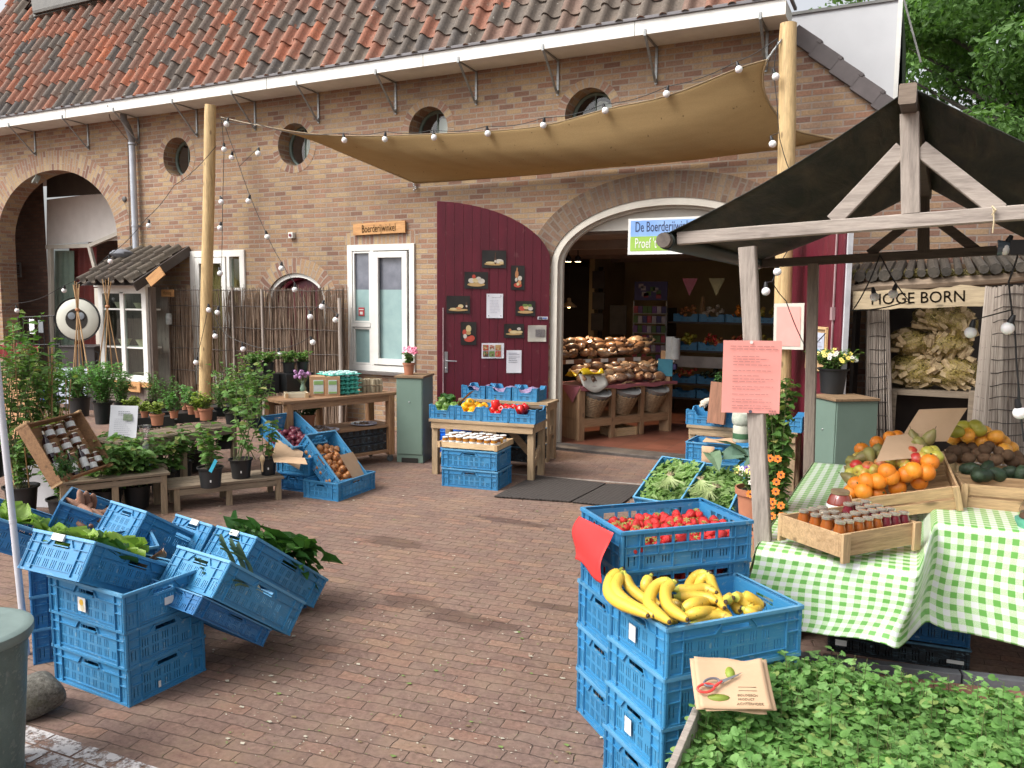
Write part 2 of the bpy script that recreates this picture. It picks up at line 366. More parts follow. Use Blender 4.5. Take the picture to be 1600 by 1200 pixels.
pm.build('road_marking', paintmat(), smooth=False, kind='structure')

# ================================================================== THE BARN
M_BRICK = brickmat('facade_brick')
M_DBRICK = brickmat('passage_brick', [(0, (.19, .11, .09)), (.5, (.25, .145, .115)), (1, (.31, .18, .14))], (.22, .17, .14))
M_WHITE = mat('white_paint', (.78, .77, .73), (.66, .65, .61), rough=.45, vs=3, bmp=.1, bs=30)
M_CREAM = mat('cream_paint', (.62, .58, .50), (.52, .48, .41), rough=.5, vs=3, bmp=.1, bs=30)
M_GREENP = mat('grey_green_paint', (.15, .20, .17), (.11, .15, .13), rough=.5)
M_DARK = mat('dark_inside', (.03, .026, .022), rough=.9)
M_GLASS = glass()
barn = thing('farm_building', 'long brown brick farm building with orange and grey pantile roof and white gutter', 'building', (-6, D, 0))
def arc(cx, a, sz, h, n=24, t0=0, t1=PI, pw=1.0):
 """arch outline from right springing to left springing"""
 return [(cx+a*math.cos(t0+(t1-t0)*i/n), sz+h*math.sin(t0+(t1-t0)*i/n)) for i in range(n+1)]
def hole_arch(cx, a, sz, h, z0=-.01): return [(cx+a, z0)]+arc(cx, a, sz, h)+[(cx-a, z0)]
def hole_round(cx, cz, r, n=28): return [(cx+r*math.cos(2*PI*i/n), cz+r*math.sin(2*PI*i/n)) for i in range(n)]
def hole_rect(x0, x1, z0, z1): return [(x1, z0), (x1, z1), (x0, z1), (x0, z0)]
LA = (-13.84, 1.66, 2.86, 1.20)     # left passage arch
BA = (-2.70, 1.455, 2.28, .775)     # shop arch
SA = (-8.306, .562, 1.80, .42)      # small arched door
RW = [(-10.70, 4.07), (-8.28, 4.08), (-5.97, 4.09), (-3.69, 4.09)]
holes = [hole_arch(*LA), hole_arch(*BA), hole_arch(*SA), hole_rect(-10.457, -9.289, .45, 2.58), hole_rect(-7.318, -6.18, .83, 2.605)]+[hole_round(x, z, .305) for x, z in RW]
def facade():
 TH = .32
 outer = [(-19, -.02), (2.2, -.02), (2.2, 1.39), (-.509, 3.876), (-1.40, 4.69), (-1.40, 4.86), (-19, 4.86)]
 bm = bmesh.new(); edges = []; loops = []
 for lp in [outer]+holes:
  vs = [bm.verts.new((x, D, z)) for x, z in lp]; loops.append(lp)
  for i in range(len(vs)): edges.append(bm.edges.new((vs[i], vs[(i+1) % len(vs)])))
 bmesh.ops.triangle_fill(bm, use_beauty=True, use_dissolve=False, edges=edges)
 bm.normal_update(); bm.verts.index_update()
 mb = MB(); vs = [tuple(v.co) for v in bm.verts]; fs = []
 for f in bm.faces:
  idx = [v.index for v in f.verts]
  if f.normal.y > 0: idx.reverse()
  fs.append(tuple(idx))
 mb.add(vs, fs); mb.add([(x, y+TH, z) for x, y, z in vs], [tuple(reversed(f)) for f in fs]); bm.free()
 for lp in [outer]+holes:
  n = len(lp)
  mb.add([(x, D, z) for x, z in lp]+[(x, D+TH, z) for x, z in lp], [(i, (i+1) % n, (i+1) % n+n, i+n) for i in range(n)])
 return mb
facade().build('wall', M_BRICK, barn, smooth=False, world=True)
def ringuv(name, pts, wid, mats, off=.004, parent=barn, th=.012):
 """band of radial bricks outside an arch line; pts is (x,z) list with outward offset wid"""
 k = len(pts); vs = []; fs = []; uv = []; s = 0
 nrm = []
 for i in range(k):
  a = Vector(pts[max(0, i-1)]); b = Vector(pts[min(k-1, i+1)]); t = (b-a).normalized(); nrm.append(Vector((t.y, -t.x)))
 me = bpy.data.meshes.new(name); P = []
 ss = [0]
 for i in range(1, k): ss.append(ss[-1]+(Vector(pts[i])-Vector(pts[i-1])).length)
 for i in range(k):
  p = Vector(pts[i]); q = p+nrm[i]*wid; P += [(p.x, D-off, p.y), (q.x, D-off, q.y), (p.x, D+th, p.y), (q.x, D+th, q.y)]
 for i in range(k-1):
  o = i*4; fs += [(o, o+4, o+5, o+1), (o+1, o+5, o+7, o+3), (o+2, o+6, o+4, o)]
  uv += [(0, ss[i]), (0, ss[i+1]), (wid, ss[i+1]), (wid, ss[i]), (wid, ss[i]), (wid, ss[i+1]), (wid, ss[i+1]), (wid, ss[i]), (0, ss[i]), (0, ss[i+1]), (0, ss[i+1]), (0, ss[i])]
 me.from_pydata(P, [], fs); me.update(); me.materials.append(mats); l = me.uv_layers.new(name='UVMap')
 l.data.foreach_set('uv', [c for p in uv for c in p])
 o = bpy.data.objects.new(name, me); COL.objects.link(o); o.parent = parent; o.location = -parent.location
 return o
M_ARCH = brickmat('arch_brick', BR, bw=.24, bh=.068, src='UV', dirt=False)
M_ARCHD = brickmat('shop_arch_brick', [(0, (.14, .09, .065)), (.3, (.20, .135, .09)), (.6, (.165, .10, .075)), (.8, (.24, .17, .11)), (1, (.18, .11, .08))], (.22, .18, .145), bw=.17, bh=.068, src='UV', dirt=False)
ringuv('brick_arch', [(BA[0]+BA[1], 1.2)]+arc(*BA, n=40)+[(BA[0]-BA[1], 1.9)][:0], .30, M_ARCHD)
ringuv('brick_arch', arc(*LA, n=40), .34, M_ARCH)
ringuv('brick_arch', arc(*SA, n=24), .22, M_ARCH)
for x, z in RW: ringuv('brick_ring', [(x+.305*math.cos(2*PI*i/36), z+.305*math.sin(2*PI*i/36)) for i in range(37)], .105, M_ARCH)
ringuv('brick_lintel', [(-6.12, 2.607), (-7.37, 2.607)], .17, M_ARCH)
RP = rad(59); y0r, z0r = D-.40, 4.90
def roof_pt(x, s, h): return (x, y0r+s*math.cos(RP)-h*math.sin(RP), z0r+s*math.sin(RP)+h*math.cos(RP))
def tilemat(name, greyx=True):
 m, n, b = new_mat(name)
 g = n.nodes.new('ShaderNodeNewGeometry'); s = n.nodes.new('ShaderNodeSeparateXYZ'); n.links.new(g.outputs['Position'], s.inputs[0])
 r = g.outputs['Random Per Island']
 if greyx:   # the tiles turn from mostly red on the left to mostly grey on the right
  mr = n.nodes.new('ShaderNodeMapRange'); mr.inputs[1].default_value = -8; mr.inputs[2].default_value = -4; mr.inputs[3].default_value = 0; mr.inputs[4].default_value = .40
  n.links.new(s.outputs[0], mr.inputs[0]); r = math_(n, 'ADD', r, mr.outputs[0])
 col = ramp(n, r, [(0, (.42, .15, .08)), (.06, (.33, .13, .08)), (.25, (.28, .125, .085)), (.42, (.26, .12, .082)), (.55, (.22, .13, .10)), (.66, (.18, .13, .105)), (.74, (.125, .11, .098)), (.82, (.16, .13, .105)), (.9, (.11, .10, .095)), (1, (.14, .115, .095))] if greyx else [(0, (.10, .085, .07)), (.5, (.14, .12, .095)), (1, (.085, .07, .06))])
 f = noise(n, 9, 6, None, .7); f2 = noise(n, 40, 4)
 col = mixc(n, ramp(n, f, [(.52, (0,)*3), (.72, (.6,)*3)]), col, (.22, .17, .13)); col = mixc(n, 1, col, ramp(n, f2, [(.3, (.75,)*3), (.7, (1.2,)*3)]), 'MULTIPLY')
 sp = noise(n, 26, 2, None, .4); col = mixc(n, ramp(n, sp, [(.74, (0,)*3), (.76, (.7,)*3)]), col, (.55, .52, .45))
 n.links.new(col, b.inputs['Base Color']); b.inputs['Roughness'].default_value = .85; b.inputs['Specular IOR Level'].default_value = .25
 bump(n, b, f2, .3, .006); return m
def tile(mb, P, x, s, tw, gl, jit, prof, m=0):
 """one S shaped pantile, its own island; P maps (x, along, height)"""
 k = len(prof); vs = []
 dx, dh, sk = random.uniform(-1, 1)*.006*jit, random.uniform(-1, 1)*.006*jit, random.uniform(-1, 1)*.012*jit
 for e, (ss, hh) in enumerate(((s-.015, .030), (s+gl+.05, .002))):
  for u, h in prof: vs.append(P(x+u*tw+dx+sk*e, ss, h+hh+dh))
 for u, h in prof: vs.append(P(x+u*tw+dx, s-.013, h+.030+dh-.018))
 fs = [(i, i+1, k+i+1, k+i) for i in range(k-1)]+[(2*k+i, 2*k+i+1, i+1, i) for i in range(k-1)]
 mb.add(vs, fs, m)
PROF = [(-.05, .060), (.03, .084), (.13, .094), (.24, .086), (.33, .055), (.40, .016), (.52, 0), (.75, 0), (.92, .016), (1.0, .050)]
rf = MB(); TW, GL = .246, .315
def dorm(x, s): p = proj(roof_pt(x+TW/2, s, 0)); return 36 < p[0] < 186 and p[1] < 22-.26*(p[0]-52)
for i in range(62):
 x = -1.46-TW*(i+1)
 for j in range(12):
  if dorm(x, j*GL) or x+TW*.7 > -1.46-.3*j*GL: continue
  tile(rf, roof_pt, x, j*GL, TW, GL, 1, PROF)
roof = rf.build('roof', tilemat('pantiles'), barn, world=True, angle=60)
ub = MB(); ub.add([roof_pt(-17, 0, -.02), roof_pt(-1.44, 0, -.02), roof_pt(-3.24, 6, -.02), roof_pt(-17, 6, -.02)], [(0, 1, 2, 3)])
ub.add([roof_pt(-17, 6, -.02), roof_pt(-3.24, 6, -.02), (-3.24, 15.2, z0r), (-17, 15.2, z0r)], [(0, 1, 2, 3)]).add([roof_pt(-1.45, 0, -.02), roof_pt(-3.24, 6, -.02), (-3.24, 15.2, z0r)], [(0, 1, 2)])
ub.build('roof_boarding', mat('boarding', (.16, .10, .08)), barn, smooth=False, world=True)
dm = MB()
def RPt(px, py, h):   # point on the raised roof plane seen at a pixel
 r = ray(px, py); nn = Vector((0, -math.sin(RP), math.cos(RP))); o = Vector((0, y0r, z0r))+nn*h; return EYE+r*((o-EYE).dot(nn)/r.dot(nn))
a, b_, c, d_ = RPt(52, 26, .13), RPt(178, -6, .13), RPt(190, -40, .2), RPt(46, -20, .2)
dm.prism([a, b_, c, d_], (0, .25, -.16)); dm.beam(RPt(54, 20, .16), RPt(178, -10, .16), .07, .06, 0)
dm.build('dormer', mat('weathered_board', (.085, .078, .065), (.05, .046, .04)), barn, world=True)
lm = MB()
for i in range(12):
 p = RPt(52+i*11.5, 27-i*3.0, .07); lm.add([p+Vector((-.1, 0, .05)), p+Vector((.1, 0, .05)), p+Vector((.12, -.02, -.05-random.random()*.03)), p+Vector((-.12, -.02, -.05))], [(0, 3, 2, 1)])
lm.build('lead_flashing', mat('lead', (.2, .21, .24), (.13, .14, .16), rough=.6), barn, world=True)
hp = MB(); 
hp.tube([roof_pt(-1.50-.3*t, t, .05) for t in (0.02, .4, .8, 1.2, 1.6, 2.0)], .085, 12); hp.build('hip_flashing', MATS['lead'], barn, world=True)
gy = D-.46
fa = MB(); fa.b2((-19, gy, 4.765), (-1.38, gy+.03, 4.92)); fa.build('fascia', M_WHITE, barn, world=True, smooth=False, bevel=.003)
sf = MB(); sf.b2((-19, gy+.031, 4.768), (-1.385, D-.002, 4.79)); sf.b2((-1.41, gy+.031, 4.79), (-1.385, D-.002, 4.915)); sf.build('soffit', M_WHITE, barn, world=True, smooth=False)
gt = MB(); gt.b2((-19, gy-.025, 4.921), (-1.33, gy+.04, 4.955)); gt.b2((-1.36, gy+.041, 4.921), (-1.33, D-.05, 4.955)); gt.build('gutter', mat('zinc_lip', (.17, .16, .17), rough=.5), barn, world=True, smooth=False, bevel=.004)
for q in (-15.2, -12.72, -8.35, -5.75, -2.98):
 jn = MB(); jn.b2((q, gy-.003, 4.766), (q+.004, gy, 4.919)); jn.build('fascia_joint', M_DARK, barn, world=True, smooth=False)
M_GALV = mat('galvanised', (.33, .34, .34), (.22, .23, .23), rough=.45, metal=.6, vs=20)
def bracket():
 mb = MB(); mb.beam((0, 0, 0), (0, 0, -.42), .03, .012); mb.beam((0, -.02, -.40), (-.0, -.455, .02), .028, .012); mb.beam((0, 0, -.012), (0, -.455, .012), .028, .01)
 mb.beam((0, -.455, -.01), (0, -.455, .06), .028, .012); mb.box((0, -.014, -.38), (.024, .02, .05)); return mb
b0 = bracket().build('gutter_bracket', M_GALV, barn)
bp = [W(px, py, D-.012) for px, py in ((54, 215), (137, 205), (216, 195), (307, 188), (398, 175), (497, 152), (618, 140), (744, 122), (872, 102), (1026, 80), (1199, 52))]
for i, p in enumerate(bp):
 o = b0 if i == 0 else b0.copy()
 if i: COL.objects.link(o)
 o.parent = barn; o.location = Vector((p.x, D-.012, 4.76))-barn.location
dp = MB(); px_ = -11.62
dp.tube([(px_+.02, gy+.22, 4.77), (px_+.02, gy+.22, 4.68), (px_+.03, gy+.28, 4.58), (px_, D-.09, 4.42), (px_, D-.09, 4.30)], .052, 14, 1)
dp.tube([(px_, D-.09, 4.34), (px_, D-.09, 2.3)], .05, 16, 0)
for z in (4.32, 3.0): dp.tube([(px_, D-.09, z), (px_, D-.09, z+.03)], .058, 16, 0); dp.box((px_, D-.02, z+.015), (.03, .06, .03))
dp.build('downpipe', [mat('zinc_pipe', (.50, .53, .58), (.42, .45, .50), rough=.4, metal=.35), mat('pvc_pipe', (.21, .20, .20))], barn, world=True)
cd_ = MB(); cd_.tube([W(168, 165, gy-.01), W(172, 185, gy+.2), W(200, 220, D-.02), W(201, 300, D-.02), W(204, 392, D-.02)], .008, 6); cd_.build('conduit', mat('old_brown', (.16, .11, .08)), barn, world=True)
cv = MB(); p = W(195, 311); cv.lathe([(.0, 0), (.045, 0), (.045, .02), (.03, .03), (0, .03)], 14, 0, T(p.x, D, p.z) @ Rx(PI/2)); cv.build('vent_cap', mat('grey_cap', (.12, .115, .11)), barn, world=True)
al = MB(); p = W(458, 368); al.box((p.x, D-.03, p.z), (.085, .06, .085)); al.lathe([(0, 0), (.022, 0), (.026, .01), (0, .012)], 12, 1, T(p.x, D-.061, p.z) @ Rx(PI/2)); al.build('alarm_box', [M_WHITE, mat('maroon_dot', (.2, .03, .05))], barn, world=True, bevel=.004)
for x, z in RW:
 f = MB(); f.tube([(x+.29*math.cos(t), D+.25, z+.29*math.sin(t)) for t in [2*PI*i/28 for i in range(29)]], .026, 6, 0, caps=False)
 fo = f.build('round_window', M_GREENP, barn, world=True)
 g = MB(); g.poly([(x+.275*math.cos(-2*PI*i/28), D+.255, z+.275*math.sin(-2*PI*i/28)) for i in range(28)])
 g.b2((x-.006, D+.235, z-.27), (x+.006, D+.252, z+.27), 1)
 go = g.build('pane', [M_GLASS, M_GREENP], fo, smooth=False)
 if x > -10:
  k = MB(); k.poly([(x+.03+.27*math.cos(t)*(.9 if math.cos(t) > 0 else .25), D+.30, z-.04+.25*math.sin(t)) for t in [-2*PI*i/20 for i in range(20)]]); k.build('painted_sky_reflection', M_WHITE, fo, smooth=False)  # white shape behind the pane, a painted stand-in for reflected sky
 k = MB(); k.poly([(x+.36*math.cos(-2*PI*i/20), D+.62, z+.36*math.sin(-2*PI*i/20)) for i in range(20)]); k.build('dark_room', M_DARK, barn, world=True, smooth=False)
def frame(mb, x0, x1, z0, z1, y, w, d, m=0):
 mb.b2((x0, y-d, z0), (x0+w, y, z1), m); mb.b2((x1-w, y-d, z0), (x1, y, z1), m); mb.b2((x0+w, y-d, z1-w), (x1-w, y, z1), m); mb.b2((x0+w, y-d, z0), (x1-w, y, z0+w), m)
M_FILM = mat('frosted_film', (.30, .43, .42), (.25, .37, .37), rough=.25, spec=.6)
M_REFL = mat('dim_glass', (.20, .21, .25), (.14, .15, .18), rough=.08, spec=.8)
def window(x0, x1, z0, z1, name='window', film=True):
 f = MB(); frame(f, x0, x1, z0, z1, D+.06, .085, .09); xm = x0+.40
 f.b2((xm, D-.03, z0+.085), (xm+.055, D+.06, z1-.085)); f.b2((x0+.085, D-.035, z0+.62), (xm, D+.055, z0+.68))
 fo = f.build(name, M_WHITE, barn, world=True, smooth=False, bevel=.004)
 s = MB(); frame(s, xm+.06, x1-.11, z0+.10, z1-.10, D-.005, .085, .04); s.build('casement', M_WHITE, fo, smooth=False, bevel=.004)
 s = MB(); frame(s, x0+.09, xm-.003, z0+.685, z1-.09, D+.012, .025, .03); frame(s, x0+.09, xm-.003, z0+.09, z0+.615, D+.012, .025, .03); s.build('glazing_bead', M_WHITE, fo, smooth=False)
 zf = z0+1.15 if film else z0+.3
 for a, c in ((x0+.1, xm-.01), (xm+.13, x1-.18)):
  q = MB(); q.b2((a, D+.018, z0+.1), (c, D+.022, zf), 0); q.b2((a, D+.018, zf), (c, D+.022, z1-.1), 1); q.build('pane', [M_FILM, M_REFL], fo, smooth=False)
 s = MB(); s.b2((x0-.02, D-.08, z0-.045), (x1+.02, D+.05, z0-.003)); s.build('sill', mat('stone_sill', (.14, .12, .11)), fo, smooth=False, bevel=.004)
 return fo
w1 = window(-7.318, -6.18, .83, 2.605)
st = MB(); p = W(564, 487); st.box((p.x, D+.012, p.z), (.10, .006, .12)); st.box((p.x, D+.008, p.z+.03), (.08, .003, .012), 1); st.box((p.x, D+.008, p.z-.02), (.05, .003, .04), 1); st.build('sticker', [mat('red_sticker', (.5, .05, .06)), M_WHITE], w1, smooth=False)
f = MB(); frame(f, -10.457, -9.289, .45, 2.58, D+.06, .10, .09); f.b2((-9.66, D-.03, .55), (-9.60, D+.06, 2.48)); f.b2((-9.6, D-.03, 1.95), (-9.39, D+.055, 2.0))
fo = f.build('window', M_WHITE, barn, world=True, smooth=False, bevel=.004)
f = MB(); frame(f, -10.34, -9.68, .56, 2.47, D+0, .09, .04); f.build('casement', M_WHITE, fo, smooth=False, bevel=.004)
q = MB(); q.b2((-10.24, D+.02, .6), (-9.7, D+.024, 2.4)); q.b2((-9.6, D+.02, .6), (-9.39, D+.024, 2.45)); q.build('pane', M_GLASS, fo, smooth=False)
q = MB(); q.grid(lambda u, v: (-10.4+u*1.1, D+.16+.012*math.sin(u*60), .5+v*2.0), 60, 1); q.build('curtain', mat('ochre_curtain', (.55, .36, .14), (.42, .27, .10), scale=(1, 1, .1)), fo, smooth=True)
f = MB(); pts = arc(SA[0], SA[1], SA[2], SA[3], 24); pin = arc(SA[0], SA[1]-.06, SA[2], SA[3]-.06, 24)
P1 = [(SA[0]+SA[1], 0)]+pts+[(SA[0]-SA[1], 0)]; P2 = [(SA[0]+SA[1]-.06, 0)]+pin+[(SA[0]-SA[1]+.06, 0)]
def archframe(mb, P1, P2, y, d, m=0):
 n = len(P1); mb.add([(x, y-d, z) for x, z in P1]+[(x, y-d, z) for x, z in P2]+[(x, y, z) for x, z in P1]+[(x, y, z) for x, z in P2],
  [(i+1, i, n+i, n+i+1) for i in range(n-1)]+[(n+i+1, n+i, 3*n+i, 3*n+i+1) for i in range(n-1)]+[(i, i+1, 2*n+i+1, 2*n+i) for i in range(n-1)]+[(2*n+i, 2*n+i+1, 3*n+i+1, 3*n+i) for i in range(n-1)], m)
archframe(f, P1, P2, D+.13, .10); fo = f.build('arched_door', M_WHITE, barn, world=True, angle=50)
M_MAR = mat('maroon_paint', (.125, .009, .022), (.09, .007, .017), rough=.45, vs=3, bmp=.12, bs=40, scale=(3, 3, .6), spk=(30, .70, (.20, .07, .075), .35))
f = MB(); n = len(P2); f.poly([(x, D+.16, z) for x, z in P2]); f.build('leaf', M_MAR, fo, smooth=False)
f = MB(); f.tube([(x+.12 if x < SA[0] else x, D+.10, z) for x, z in pin[10:]]+[(pin[-1][0]+.12, D+.1, .2)], .03, 6); f.build('moulding', M_MAR, fo)
pb = MB(); xa = W(73, 400, D+1.1).x
def rect(mb, p, q, r_, s_, m=0): mb.add([p, q, r_, s_], [(0, 1, 2, 3)], m)
yb = D+1.1
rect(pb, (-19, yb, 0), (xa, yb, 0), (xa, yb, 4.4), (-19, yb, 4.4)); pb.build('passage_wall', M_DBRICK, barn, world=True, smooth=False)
p = W(28, 422, yb); vg = MB()
for k in range(6): vg.box((p.x, yb-.02, p.z-.11+k*.044), (.2, .03, .012), 0, T(0, 0, 0))
frame(vg, p.x-.13, p.x+.13, p.z-.15, p.z+.15, yb-.002, .025, .03); vg.build('vent_grille', mat('grey_plastic', (.30, .28, .27)), barn, world=True, smooth=False)
def wq(mb, pts, y, m=0): mb.add([W(px, py, y) for px, py in pts], [tuple(range(len(pts)-1, -1, -1))], m)
wp = MB(); yb2 = D+1.05
wq(wp, [(73, 312), (250, 290), (250, 372), (139, 378), (73, 383)], yb2); wp.build('white_panel', mat('plaster_panel', (.76, .72, .68), (.70, .66, .62), rough=.6), barn, world=True, smooth=False)
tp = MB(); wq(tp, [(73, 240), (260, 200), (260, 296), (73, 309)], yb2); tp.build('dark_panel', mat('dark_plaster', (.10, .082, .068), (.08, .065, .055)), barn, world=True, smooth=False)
def wbar(mb, a, b_, w_, d_, y, m=0):
 mb.beam(W(a[0], a[1], y), W(b_[0], b_[1], y), d_, w_, m, up=(0, 0, 1)) if abs(a[0]-b_[0]) > abs(a[1]-b_[1]) else mb.beam(W(a[0], a[1], y), W(b_[0], b_[1], y), w_, d_, m, up=(0, 1, 0))
wf = MB(); wbar(wf, (73, 386), (139, 384), .075, .06, yb2-.05); wbar(wf, (138, 385), (215, 352), .075, .06, yb2-.052); wbar(wf, (79, 388), (83, 640), .085, .08, yb2-.055); wbar(wf, (140, 386), (162, 470), .075, .06, yb2-.06); wbar(wf, (153, 450), (158, 600), .12, .08, yb2-.07)
fo = wf.build('glazed_front', M_CREAM, barn, world=True, smooth=False)
q = MB(); q.grid(lambda u, v: tuple(W(86+u*30, 392+v*220, yb2+.15)+Vector((0, .02*math.sin(u*22), 0))), 30, 1); q.build('curtain', mat('pale_green_curtain', (.35, .40, .34), (.28, .33, .28)), fo)
q = MB(); q.grid(lambda u, v: tuple(W(108+u*45, 386+v*220, yb2+.22)+Vector((0, .03*math.sin(u*30), 0))), 40, 1); q.build('curtain', mat('red_curtain', (.26, .035, .03), (.18, .02, .02)), fo)
q = MB(); wq(q, [(84, 390), (141, 390), (157, 470), (157, 620), (84, 620)], yb2+.02); q.build('pane', M_GLASS, fo, smooth=False)
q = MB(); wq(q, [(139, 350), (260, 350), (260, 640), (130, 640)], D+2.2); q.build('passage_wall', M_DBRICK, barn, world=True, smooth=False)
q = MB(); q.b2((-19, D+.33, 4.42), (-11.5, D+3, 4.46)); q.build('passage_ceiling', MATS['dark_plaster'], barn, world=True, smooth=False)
p = W(55, 277, D+.06); q = MB(); q.lathe([(.07, -.07), (.12, 0), (.12, .02), (.0, .017)], 16, 0, T(*p) @ Rz(-.4) @ Rx(rad(70))); q.tube([p, p+Vector((.08, .1, .06))], .015, 6, 1); q.ball((p.x+.08, p.y-.02, p.z-.1), .018, 8, 6, 0)
q.build('passage_lamp', [mat('lamp_glass', (.45, .5, .46), rough=.2), mat('black_plastic', (.012, .012, .013), (.009, .009, .01), rough=.5)], barn, world=True)
vt = MB(); va, vb = Vector((-1.36, 0, 4.655)), Vector((-.509, 0, 3.876)); dv = (vb-va).normalized(); nn = Vector((-dv.z, 0, dv.x))
if nn.z < 0: nn = -nn
for k in range(9):
 a = va+dv*(k*.285-.02); M_ = Matrix(((dv.x, 0, nn.x, a.x), (0, 1, 0, D-.03), (dv.z, 0, nn.z, a.z), (0, 0, 0, 1)))
 vt.box((.14, .10, .06-.018), (.30, .26, .17), 0, M_ @ Ry(rad(-4))); vt.box((.275, .10, .125), (.05, .27, .04), 0, M_)
vt.build('verge_tile', mat('dark_verge', (.085, .07, .07), (.06, .05, .05), rough=.7, isl=.15), barn, world=True, bevel=.006)
# ================================================================== REAR HALL, TREES
hall = thing('rear_hall', 'grey clad hall with flat top rising behind the brick end wall', 'building', (-1.5, 15.5, 0))
yh = 15.3; hx0, hx1 = -5.0, W(1409, 0, yh).x; zt = W(1409, 0, yh).z
q = MB(); q.b2((hx0, yh, 0), (hx1, yh+3, zt)); q.build('wall', mat('grey_cladding', (.60, .61, .63), (.54, .55, .57), rough=.5, vs=1.0), hall, world=True, smooth=False)
q = MB(); q.b2((hx1-.05, yh-.03, 0), (hx1+.02, yh-.002, zt+.02)); q.b2((hx0, yh-.03, zt+.002), (hx1, yh+.1, zt+.05), 1)
q.beam((hx1+.03, yh-.02, zt), (hx1+.34, yh-.02, 5.8), .05, .03, 1); q.build('trim', [M_WHITE, mat('trim_grey', (.2, .2, .19))], hall, world=True, smooth=False)
q = MB(); q.add([(hx1+.021, yh, zt), (hx1+.021, yh+3, zt), (hx1+.30, yh+3, 0), (hx1+.30, yh, 0)], [(0, 1, 2, 3)]); q.build('side_wall', mat('dark_cladding', (.09, .10, .09)), hall, world=True, smooth=False)
def leafcloud(mb, blobs, n, size, m=0, flat=.5, out=.75, inner=.25, elong=1.8):
 """n folded leaves scattered through a set of ellipsoid clumps (x,y,z,rx,ry,rz)"""
 wts = [b[3]*b[4]+b[3]*b[5]+b[4]*b[5] for b in blobs]
 for b in random.choices(blobs, wts, k=n):
  d = Vector((random.gauss(0, 1), random.gauss(0, 1), random.gauss(0, 1)))
  if d.length < .01: continue
  d.normalize(); r = (inner+(1-inner)*random.random()**.45)
  p = Vector((b[0]+d.x*b[3]*r, b[1]+d.y*b[4]*r, b[2]+d.z*b[5]*r))
  nrm = (d*out+Vector((random.gauss(0, flat), random.gauss(0, flat), random.gauss(0, flat)+.35))).normalized()
  a = nrm.orthogonal().normalized(); a = (Matrix.Rotation(random.uniform(0, 6.28), 3, nrm) @ a); s_ = a.cross(nrm)
  L = size*random.uniform(.6, 1.3); wd = L/elong/2
  mb.add([p, p+a*L*.5+s_*wd+nrm*L*.08, p+a*L-nrm*L*.1, p+a*L*.5-s_*wd+nrm*L*.08], [(0, 1, 2), (0, 2, 3)], m)
M_TREE = leafmat('tree_leaves', [(.075, .15, .045), (.10, .19, .055), (.13, .24, .07), (.16, .29, .08)], trans=.4)
M_BARK = mat('bark', (.10, .085, .07), (.05, .045, .038), rough=.9, vs=12, bmp=.5, bs=20)
def tree(x, y, h, cr, seed, label, n=15000, size=.17):
 random.seed(seed); t = thing('tree', label, 'tree', (x, y, 0), group='trees behind the farm')
 tr = MB(); tr.tube([(0, 0, 0), (.1, 0, h*.3), (0, .1, h*.55), (.1, 0, h*.85)], [.3, .24, .17, .05], 10)
 for k in range(12):
  a = random.uniform(0, 6.28); z = h*random.uniform(.25, .75); L = cr*random.uniform(.5, .9)
  tr.tube([(0, 0, z), (L*.5*math.cos(a), L*.5*math.sin(a), z+L*.25), (L*math.cos(a), L*math.sin(a), z+L*.6)], [.1, .06, .02], 6)
 tr.build('trunk', M_BARK, t)
 blobs = []
 for k in range(95):
  z = random.uniform(.12, 1); rr = cr*math.sqrt(max(.05, 1-((z-.5)/.58)**2)); a = random.uniform(0, 6.28); q = rr*random.uniform(.3, .92)
  s_ = random.uniform(.55, 1.15); blobs.append((q*math.cos(a), q*math.sin(a), h*z, s_, s_, s_*.62))
 c = MB(); leafcloud(c, blobs, n, size, out=.8, inner=.35); c.build('crown', M_TREE, t, smooth=False); return t
tree(2.0, 21.5, 12.0, 3.1, 11, 'tall leafy green tree just right of the grey hall', 62000, .17)
tree(4.6, 20.0, 10.5, 3.0, 12, 'broad leafy green tree at the right edge above the stall roof', 24000)
tree(2.6, 27, 16.5, 4.4, 13, 'darker tree filling the gap behind the two big trees', 34000, .26)
tree(-2.6, 32, 15.6, 3.0, 14, 'far tree top peeping over the flat top of the grey hall', 6000, .24)
q = MB(); random.seed(3)
leafcloud(q, [(x, 19.5+random.uniform(-.5, .5), z, .9, .7, .7) for x in range(1, 13) for z in (.6, 1.6, 2.6, 3.6)], 14000, .2, inner=.3)
tag(q.build('hedge', M_TREE, smooth=False), 'dense green hedge under the trees behind the farm', 'hedge')
random.seed(21)
# ================================================================== SHOP DOORWAY
cx, a_, sz, h_ = BA
P1 = [(cx+a_, 0)]+arc(cx, a_, sz, h_, 36)+[(cx-a_, 0)]; w_ = .085
P2 = [(cx+a_-w_, 0)]+arc(cx, a_-w_, sz, h_-w_, 36)+[(cx-a_+w_, 0)]; P3 = [(cx+a_-w_-.03, 0)]+arc(cx, a_-w_-.03, sz, h_-w_-.03, 36)+[(cx-a_+w_+.03, 0)]
f = MB(); archframe(f, P1, P2, D+.14, .13); archframe(f, P2, P3, D+.16, .06); fo = f.build('shop_doorway', M_CREAM, barn, world=True, angle=40)
ty = [(x, z) for x, z in P3 if z > 2.67]; f = MB(); f.poly([(x, D+.155, z) for x, z in ty]); f.build('tympanum', mat('tympanum_board', (.50, .47, .41), (.44, .41, .36)), fo, smooth=False)
th = MB(); th.b2((cx-a_-.02, D-.22, -.01), (cx+a_+.02, D+.12, .035)); th.build('threshold', mat('dark_threshold', (.10, .085, .075), (.06, .05, .045), vs=9, bmp=.4), fo, smooth=False, bevel=.006)
M_PLANKM = M_MAR
